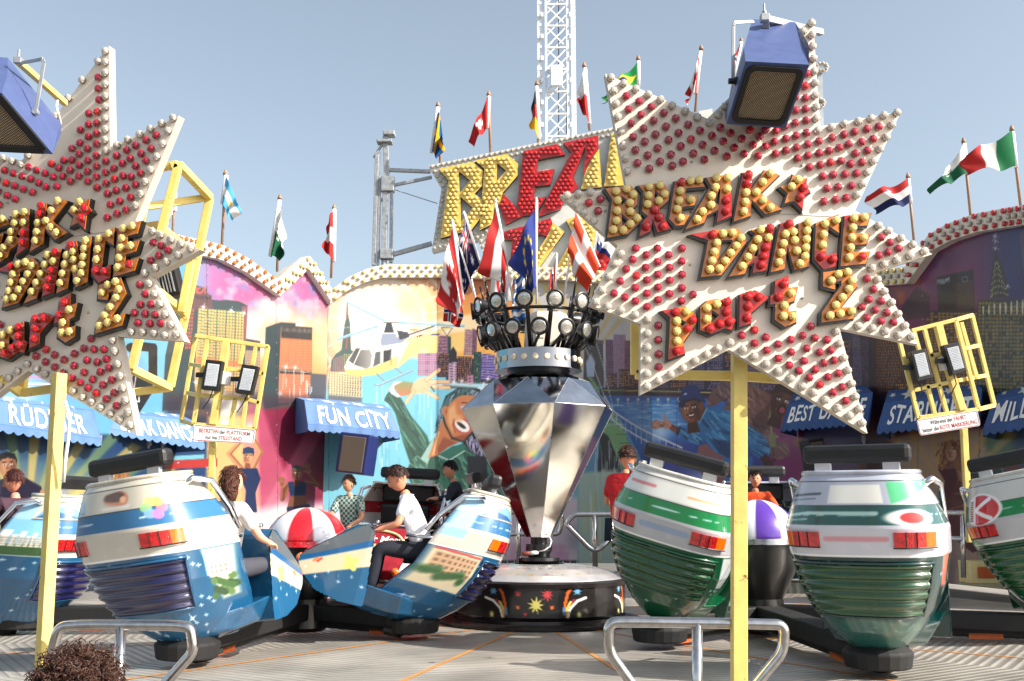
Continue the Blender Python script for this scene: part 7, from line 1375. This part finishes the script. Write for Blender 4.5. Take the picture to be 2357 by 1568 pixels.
frame('yellow lamp frame with two lamp panels above the BETRETEN der PLATTFORM notice', cL, 11.0,
 [((395, 512), (1085, 615), B0), ((395, 512), (262, 1310), (.35, .35)), ((395, 512), (510, 535), (.35, 0)), ((510, 535), (375, 1345), B0), ((1078, 612), (950, 1390), B0), ((262, 1312), (378, 1348), (.35, 0)), ((378, 1345), (955, 1390), B0), ((350, 780), (460, 800), (.3, 0)), ((320, 1050), (430, 1075), (.3, 0)), ((430, 1072), (880, 1108), B0), ((850, 600), (810, 780), B0), ((965, 610), (930, 790), B0), ((770, 1100), (725, 1360), B0), ((880, 1070), (835, 1370), B0), ((970, 860), (1040, 872), B0), ((880, 1108), (1000, 1145), B0), ((690, 825), (830, 835), B0)],
 [((690, 555), (620, 1000)), ((620, 1000), (565, 1350))], [[(497, 735), (655, 752), (612, 1030), (450, 1015)], [(835, 780), (990, 802), (925, 1068), (775, 1050)]], [(638, 842), (718, 852), (705, 975), (625, 968)],
 [(375, 1345), (962, 1395), (942, 1530), (365, 1500)], [(.1, .92, .2, .46, [('BETRETEN', 1), ('der', 0), ('PLATTFORM', 1)]), (.21, .8, .58, .84, [('nur bei', 0), ('STILLSTAND', 1)])], ((560, 1500), (530, 2300)))
def cR(x, y): return (1826.8 + x * .30065, 677.7 + y * .30065)
frame('yellow lamp frame above the ROTE MARKIERUNG notice', cR, 10.6,
 [((900, 280), (1240, 195), B0), ((1240, 195), (1365, 160), (0, .3)), ((810, 360), (955, 950), B0), ((1240, 195), (1415, 880), B0), ((1365, 160), (1535, 850), (.3, .3)), ((1000, 265), (1110, 680), B0), ((920, 290), (960, 430), B0), ((955, 945), (1415, 880), B0), ((1415, 880), (1535, 850), (0, .3)), ((920, 735), (1200, 672), B0), ((1310, 415), (1420, 390), (0, .3)), ((1255, 660), (1480, 620), (0, .2)), ((865, 515), (910, 505), B0), ((1280, 215), (1400, 640), (.1, .1)), ((1110, 690), (1170, 900), B0), ((1020, 690), (1080, 920), B0), ((1040, 470), (1150, 455), B0)],
 [((1105, 240), (1195, 600)), ((1195, 600), (1290, 890))], [[(890, 440), (1005, 415), (1060, 640), (945, 670)], [(1138, 392), (1262, 365), (1322, 590), (1212, 620)]], [(1118, 480), (1165, 470), (1200, 570), (1140, 585)],
 [(940, 962), (1405, 885), (1430, 1005), (968, 1083)], [(.2, .8, .16, .44, [('Während der', 0), ('FAHRT', 1)]), (.06, .96, .56, .84, [('hinter die', 0), ('ROTE MARKIERUNG', 1)])], ((1300, 1000), (1350, 1900)))
# cream cash box at the foot of the right wing
cb = thing('cream_locker', 'cream locker with an orange recess below the painted red car', 'locker', tuple(P(2262, 1330, 15.2)))
mb = MB(); mb.box(P(2262, 1316, 15.3), .55, .4, .32); mb.build('casing', M['creamp'], cb, bevel=.02); mb = MB(); mb.box(P(2270, 1318, 15.08), .24, .02, .16); mb.build('recess', M['org'], cb, bevel=.01)
# ================= PEOPLE =================
def skin_mesh(name, pts_, edges, radii, m, parent=None, sub=2, root=0):
    me = bpy.data.meshes.new(name); me.from_pydata([tuple(p) for p in pts_], edges, []); o = bpy.data.objects.new(name, me); COL.objects.link(o)
    sk_ = o.modifiers.new('s', 'SKIN'); sk_.use_smooth_shade = True; ss = o.modifiers.new('ss', 'SUBSURF'); ss.levels = sub; ss.render_levels = sub
    for i, r in enumerate(radii): v = me.skin_vertices[0].data[i]; v.radius = (r, r) if not isinstance(r, tuple) else r; v.use_root = (i == root)
    dg = bpy.context.evaluated_depsgraph_get(); dg.update(); nm = bpy.data.meshes.new_from_object(o.evaluated_get(dg)); bpy.data.objects.remove(o); bpy.data.meshes.remove(me)
    nm.name = name; nm.materials.clear(); nm.materials.append(m); nm.polygons.foreach_set('use_smooth', [True] * len(nm.polygons)); o = bpy.data.objects.new(name, nm); COL.objects.link(o)
    if parent: o.parent = parent
    return o
def V3(*a): return Vector(a)
def head_into(bm_pts, c, s, fwd, up):
    pass
def person(label, loc, yaw, s, hair_c, shirt_c, leg_c, skin_c, lean=0, hands=None, short=False, legs=True, longhair=False, tilt=0, turn=0, cat='person', slv='long', tbend=0):
    """seated figure, origin at the pelvis, local +y forward; s scales an adult sitting height of .9 m"""
    M[label] = mat('skin ' + label[:12], skin_c, .55, noise=.08)
    hp = V3(0, 0, 0); ln = lambda p: Matrix.Rotation(-lean, 3, 'X') @ p
    ch = ln(V3(0, 0, .42)); nk = ln(V3(0, 0, .56)); nt_ = ln(V3(0, .01, .62)); sh = [ln(V3(sg * .17, 0, .50)) for sg in (-1, 1)]
    hands = hands or [V3(-.2, .45, .3), V3(.2, .45, .3)]
    P_ = [hp, ln(V3(0, 0, .2)), ch, nk, nt_]; E_ = [(0, 1), (1, 2), (2, 3), (3, 4)]; Rr = [(.11, .09), (.09, .075), (.10, .075), (.05, .05), (.050, .052)]
    elb = []
    for i, sg in enumerate((-1, 1)):
        b = len(P_); h = hands[i]; e = (sh[i] + h) / 2 + V3(sg * .09, -.05, -.09); elb.append(e); wr = h + (e - h).normalized() * .075
        P_ += [sh[i], e, wr, h]; E_ += [(2, b), (b, b + 1), (b + 1, b + 2), (b + 2, b + 3)]; Rr += [.05, .038, .026, (.036, .02)]
        d = (h - e).normalized(); side = d.cross(V3(0, 0, 1)).normalized()
        for k in range(4):
            f0 = h + side * (k - 1.5) * .02 + d * .03; f1 = f0 + d * (.032 - abs(k - 1.4) * .004) + V3(0, 0, -.008); f2 = f1 + d * .012 + V3(0, 0, -.026); n = len(P_); P_ += [f0, f1, f2]; E_ += [(b + 3, n), (n, n + 1), (n + 1, n + 2)]; Rr += [.0095, .0088, .0075]
        n = len(P_); t0 = h + side * -sg * .035; P_ += [t0, t0 + d * .03 + side * -sg * .012 + V3(0, 0, -.015)]; E_ += [(b + 3, n), (n, n + 1)]; Rr += [.011, .009]
    if legs:
        for sg in (-1, 1):
            b = len(P_); P_ += [V3(sg * .1, .05, -.02), V3(sg * .13, .44, .02), V3(sg * .12, .52, -.38), V3(sg * .12, .66, -.42)]; E_ += [(0, b), (b, b + 1), (b + 1, b + 2), (b + 2, b + 3)]; Rr += [.085, .062, .04, (.04, .03)]
    body = skin_mesh('person', P_, E_, Rr, M[label]); body.location = loc; body.rotation_euler = (tilt, 0, yaw); body.scale = (s, s, s); setp(body, label, cat)
    # head joined into the body mesh: shaped ellipsoid with brow, nose, jaw, ears
    bm = bmesh.new(); bm.from_mesh(body.data); hc = nt_ + ln(V3(0, .02, .118)); RT = Matrix.Rotation(turn, 3, 'Z') @ Matrix.Rotation(-lean * .6 - tbend, 3, 'X')
    r = bmesh.ops.create_uvsphere(bm, u_segments=28, v_segments=20, radius=1)
    for v in r['verts']:
        x, y, z = v.co; X = .078 * x; Y = .095 * y; Z = .118 * z
        if z < -.1: X *= 1 - .28 * (-z - .1); Y = Y * (1 - .12 * -z) + .012 * -z
        if y > .75 and abs(x) < .28 and -.35 < z < .15: Y += .020 * (1 - abs(x) / .28) * (1 - abs(z + .2) / .4 if abs(z + .2) < .4 else 0)
        if y > .5 and .05 < z < .3 and .15 < abs(x) < .55: Y -= .006
        v.co = hc + RT @ V3(X, Y, Z)
    for sg in (-1, 1):
        q = bmesh.ops.create_uvsphere(bm, u_segments=8, v_segments=6, radius=1)
        for v in q['verts']: x, y, z = v.co; v.co = hc + RT @ V3(sg * .08 + x * .01, -.005 + y * .018, -.01 + z * .03)
    for f in bm.faces: f.smooth = True
    bm.to_mesh(body.data); bm.free()
    mb = MB()
    for sg in (-1, 1): mb.lathe([(.011, 0), (.008, .004), (.002, .006)], hc + RT @ V3(sg * .03, .085, .012), 10, RT @ Matrix.Rotation(-math.pi / 2, 3, 'X'))
    mb.mi = 0; o = mb.build('eyes', M['eye'], body, world=False); mb = MB(); mb.box(hc + RT @ V3(0, .088, -.055), .045, .008, .008, RT); mb.build('mouth', M['lip'], body, world=False)
    # hair cap
    hm = mat('hair ' + label[:10], hair_c, .55, noise=.5, scale=70, bump=.5, bscale=120); bm = bmesh.new(); r = bmesh.ops.create_uvsphere(bm, u_segments=28, v_segments=20, radius=1)
    dl = [v for v in bm.verts if (v.co.z < (.36 + .12 * math.sin(v.co.x * 9) if v.co.y > .15 else -.1 if not longhair else -.85))]
    bmesh.ops.delete(bm, geom=dl, context='VERTS')
    for v in bm.verts: x, y, z = v.co; k = 1 + .06 * math.sin(x * 14 + z * 9) * math.cos(y * 12); v.co = hc + RT @ V3(.088 * x * k, .104 * y * k - .006, (.128 if z > 0 else (.118 if not longhair else .22)) * z * k + .004)
    me = bpy.data.meshes.new('hair'); bm.to_mesh(me); bm.free(); me.materials.append(hm); me.polygons.foreach_set('use_smooth', [True] * len(me.polygons)); h = bpy.data.objects.new('hair', me); COL.objects.link(h); h.parent = body; md = h.modifiers.new('t', 'SOLIDIFY'); md.thickness = .012
    rr_ = random.Random(len(label)); mb = MB()
    for q in range(420):
        v = me.vertices[rr_.randrange(len(me.vertices))].co; o_ = (v - hc).normalized(); dn = V3(rr_.uniform(-.5, .5), rr_.uniform(-.9, -.1), rr_.uniform(-.9, .1)); dn = (dn - o_ * dn.dot(o_)).normalized(); L_2 = rr_.uniform(.02, .05) * (1.6 if longhair else 1)
        mb.tube([v + o_ * .004, v + dn * L_2 * .5 + o_ * .014, v + dn * L_2 + o_ * rr_.uniform(-.002, .012)], [.004, .003, .001], 3, cap=False)
    mb.build('hair_strands', hm, h, world=False)
    # shirt: a slightly wider skin over torso and arms
    SP = [hp + V3(0, 0, -.02), ln(V3(0, 0, .2)), ch, ln(V3(0, 0, .535))]; SE = [(0, 1), (1, 2), (2, 3)]; SR = [(.165, .13), (.155, .12), (.172, .12), (.075, .07)]
    for i in (0, 1):
        b = len(SP); e = elb[i]; wr = hands[i] + (e - hands[i]).normalized() * .085; tip = wr if slv == 'long' else sh[i].lerp(e, .75)
        SP += [sh[i], sh[i].lerp(e, .5)] + ([e, tip] if slv == 'long' else [tip]); SE += [(2, b), (b, b + 1), (b + 1, b + 2)] + ([(b + 2, b + 3)] if slv == 'long' else []); SR += [.076, .064] + ([.054, .036] if slv == 'long' else [.058])
    sm_ = shirt_c if not isinstance(shirt_c, tuple) else mat('shirt ' + label[:10], shirt_c, .8, noise=.2, scale=14, bump=.4, bscale=22)
    skin_mesh('shirt', SP, SE, SR, sm_, body)
    if legs:
        TP = [V3(0, 0, -.03)]; TE = []; TR = [(.15, .12)]
        for sg in (-1, 1):
            b = len(TP); a, k, f = V3(sg * .1, .05, -.02), V3(sg * .13, .44, .02), V3(sg * .12, .52, -.38); e = a.lerp(k, .8) if short else k
            TP += [a, e] + ([] if short else [f]); TE += [(0, b), (b, b + 1)] + ([] if short else [(b + 1, b + 2)]); TR += [.098, .08] + ([] if short else [.062])
        skin_mesh('shorts' if short else 'trousers', TP, TE, TR, mat('trousers ' + label[:10], leg_c, .8, noise=.2), body)
    return body
M['eye'] = mat('dark eyes', (26, 18, 14), .2); M['lip'] = mat('lips', (150, 76, 66), .5)
def check_shirt():
    m = mat('checked shirt', (90, 120, 110), .8); nt = m.node_tree; N = nt.nodes; L = nt.links; w = N.new('ShaderNodeTexChecker'); w.inputs['Scale'].default_value = 26; w.inputs[1].default_value = (*lin((60, 92, 84)), 1); w.inputs[2].default_value = (*lin((176, 190, 180)), 1); L.new(N['Texture Coordinate'].outputs['Object'], w.inputs[0]); L.new(w.outputs[0], N['Principled BSDF'].inputs['Base Color']); return m
def seat_in(g, x, lift=.0):      # world point of a seat position in a gondola
    bpy.context.view_layer.update(); return g.matrix_world @ V3(x, -.14, .56 + lift)
person('boy in checked shirt and dark shorts gripping the bar of the red gondola', P(806, 1226, 12.35), R_(168), .78, (74, 40, 26), check_shirt(), (30, 34, 50), (206, 146, 112), .12, [V3(-.16, .40, .12), V3(.18, .42, .14)], short=True, slv='short', turn=-.5)
person('man in white shirt and black trousers leaning forward in the clover gondola', P(976, 1264, 10.12), R_(92), .98, (60, 36, 26), (238, 238, 242), (22, 26, 38), (214, 140, 108), .34, [V3(-.22, .42, .2), V3(.2, .44, .22)], slv='short', tbend=.25)
person('brown haired woman in white riding in the large blue gondola', seat_in(gA, .24, .12) + V3(.16, .34, 0), R_(-30), .95, (92, 50, 32), (232, 226, 220), (60, 60, 70), (222, 166, 136), .05, [V3(-.2, .42, .25), V3(.26, .3, .2)], slv='short', longhair=True)
person('rider in a red top leaning out of the tilting green gondola', P(1436, 1215, 9.75), R_(-30), .9, (70, 34, 22), (196, 24, 30), (30, 40, 60), (214, 140, 106), .15, [V3(-.2, .40, .22), V3(.2, .42, .22)], slv='short', turn=.3)
person('rider in a plum top in the painted skyline gondola', P(34, 1262, 10.4), R_(64), .9, (84, 36, 30), (62, 36, 50), (20, 20, 24), (214, 140, 112), .1, [V3(-.2, .46, .2), V3(.2, .46, .2)], longhair=False)
person('rider in a dark jacket in the bright red gondola', P(1062, 1196, 12.9), R_(98), .85, (34, 24, 20), (26, 32, 46), (26, 26, 34), (206, 140, 110), .2)
person('rider in an orange top facing the camera beside a yellow pole', P(1742, 1222, 11.9), R_(170), .8, (40, 26, 20), (226, 80, 26), (26, 26, 34), (206, 140, 110), .1)
# far gondola behind the right pole
gI = gondola('teal', 'far teal gondola facing the camera, carrying the rider in orange', gl(1762, 1372, 12.4), R_(176), 0, 0, 9)
# ---------------- curly haired spectator ----------------
hc = P(178, 1572, 3.9); sp = skin_mesh('person', [hc + V3(0, .0, -.62), hc + V3(0, 0, -.36), hc + V3(0, 0, -.2), hc + V3(0, 0, -.02), hc + V3(0, 0, .04), hc + V3(-.17, 0, -.3), hc + V3(-.22, .02, -.6), hc + V3(.17, 0, -.3), hc + V3(.22, .02, -.6), hc + V3(0, 0, -.95), hc + V3(-.09, 0, -1.0), hc + V3(-.1, 0, -1.4), hc + V3(.09, 0, -1.0), hc + V3(.1, 0, -1.4)], [(9, 0), (0, 1), (1, 2), (2, 3), (3, 4), (1, 5), (5, 6), (1, 7), (7, 8), (9, 10), (10, 11), (9, 12), (12, 13)], [(.13, .1), (.14, .1), .05, (.075, .09), (.07, .085), .055, .04, .055, .04, (.13, .1), .08, .06, .08, .06], M['skin'], root=0)
setp(sp, 'spectator seen from behind with dark brown curly hair', 'person')
skin_mesh('jacket', [hc + V3(0, 0, -.95), hc + V3(0, 0, -.62), hc + V3(0, 0, -.36), hc + V3(-.17, 0, -.3), hc + V3(-.22, .02, -.58), hc + V3(.17, 0, -.3), hc + V3(.22, .02, -.58)], [(0, 1), (1, 2), (2, 3), (3, 4), (2, 5), (5, 6)], [(.16, .13), (.155, .12), (.165, .12), .07, .055, .07, .055], mat('dark jacket', (40, 44, 56), .8), sp, root=1)
mb = MB(); r = random.Random(3)
mb.lathe([(.02, -.11), (.085, -.07), (.11, 0), (.1, .06), (.06, .1), (.01, .115)], hc + V3(0, 0, .0), 20)
for k in range(2600):                       # corkscrew curls all over the head
    a = r.random() * 6.283; z = r.random() * 1.7 - .7; rr_ = math.sqrt(max(0, 1 - min(1, z * z))) ; n = V3(rr_ * math.cos(a), rr_ * math.sin(a), z).normalized(); lump = 1 + .12 * math.sin(n.x * 7 + n.z * 5) * math.cos(n.y * 6 + n.z * 4 + 1); p = hc + V3(n.x * .128, n.y * .12, n.z * .112) * lump; cr = .004 + r.random() * .011; L = .012 + r.random() ** 2 * .06; tn = n.cross(V3(r.random() - .5, r.random() - .5, r.random() - .5)).normalized(); bn = n.cross(tn); ph = r.random() * 6
    pts_ = [p + n * (-.01 + L * q / 9) + tn * cr * math.cos(ph + q * 1.15) + bn * cr * math.sin(ph + q * 1.15) + V3(0, 0, -.010 * (q / 9) ** 2) for q in range(10)]; mb.tube(pts_, .0011 + r.random() * .0010, 4, cap=False)
mb.build('hair', mat('curly brown hair', (70, 40, 26), .4, noise=.5, scale=50), sp, smooth=True, world=False)
for c_ in list(bpy.data.objects):
    if c_.type == 'EMPTY' and not c_.children and not c_.get('label'): bpy.data.objects.remove(c_)
def split_loose(base, new):
    for o in [x for x in bpy.data.objects if x.type == 'MESH' and x.name.split('.')[0] == base]:
        bm = bmesh.new(); bm.from_mesh(o.data); seen = set(); comps = []
        for v in bm.verts:
            if v.index in seen: continue
            st = [v]; seen.add(v.index); c = []
            while st:
                q = st.pop(); c.append(q.index)
                for e in q.link_edges:
                    w = e.other_vert(q)
                    if w.index not in seen: seen.add(w.index); st.append(w)
            comps.append(set(c))
        bm.free(); me0 = o.data; ca = me0.color_attributes.get('Col')
        for c in comps:
            idx = sorted(c); mp = {k: i for i, k in enumerate(idx)}; polys = [p for p in me0.polygons if p.vertices[0] in c]
            me = bpy.data.meshes.new(new); me.from_pydata([me0.vertices[k].co[:] for k in idx], [], [[mp[k] for k in p.vertices] for p in polys])
            for m in me0.materials: me.materials.append(m)
            me.polygons.foreach_set('use_smooth', [p.use_smooth for p in polys])
            if ca:
                at = me.color_attributes.new('Col', 'FLOAT_COLOR', 'POINT')
                for i, k in enumerate(idx): at.data[i].color = ca.data[k].color
            n = o.copy(); n.name = new; n.data = me; COL.objects.link(n)
        bpy.data.objects.remove(o)
for a_, b_ in (('arms', 'arm'), ('joint_boxes', 'joint_box'), ('side_panels', 'side_panel'), ('head_bar_bracket', 'head_bar_foot'), ('posts', 'post'), ('main_posts', 'main_post'), ('cables', 'cable'), ('eyes', 'eye'), ('clamp', 'clamp_piece'), ('cooling_fins', 'cooling_fin'), ('panel_screws', 'panel_fastening')): split_loose(a_, b_)
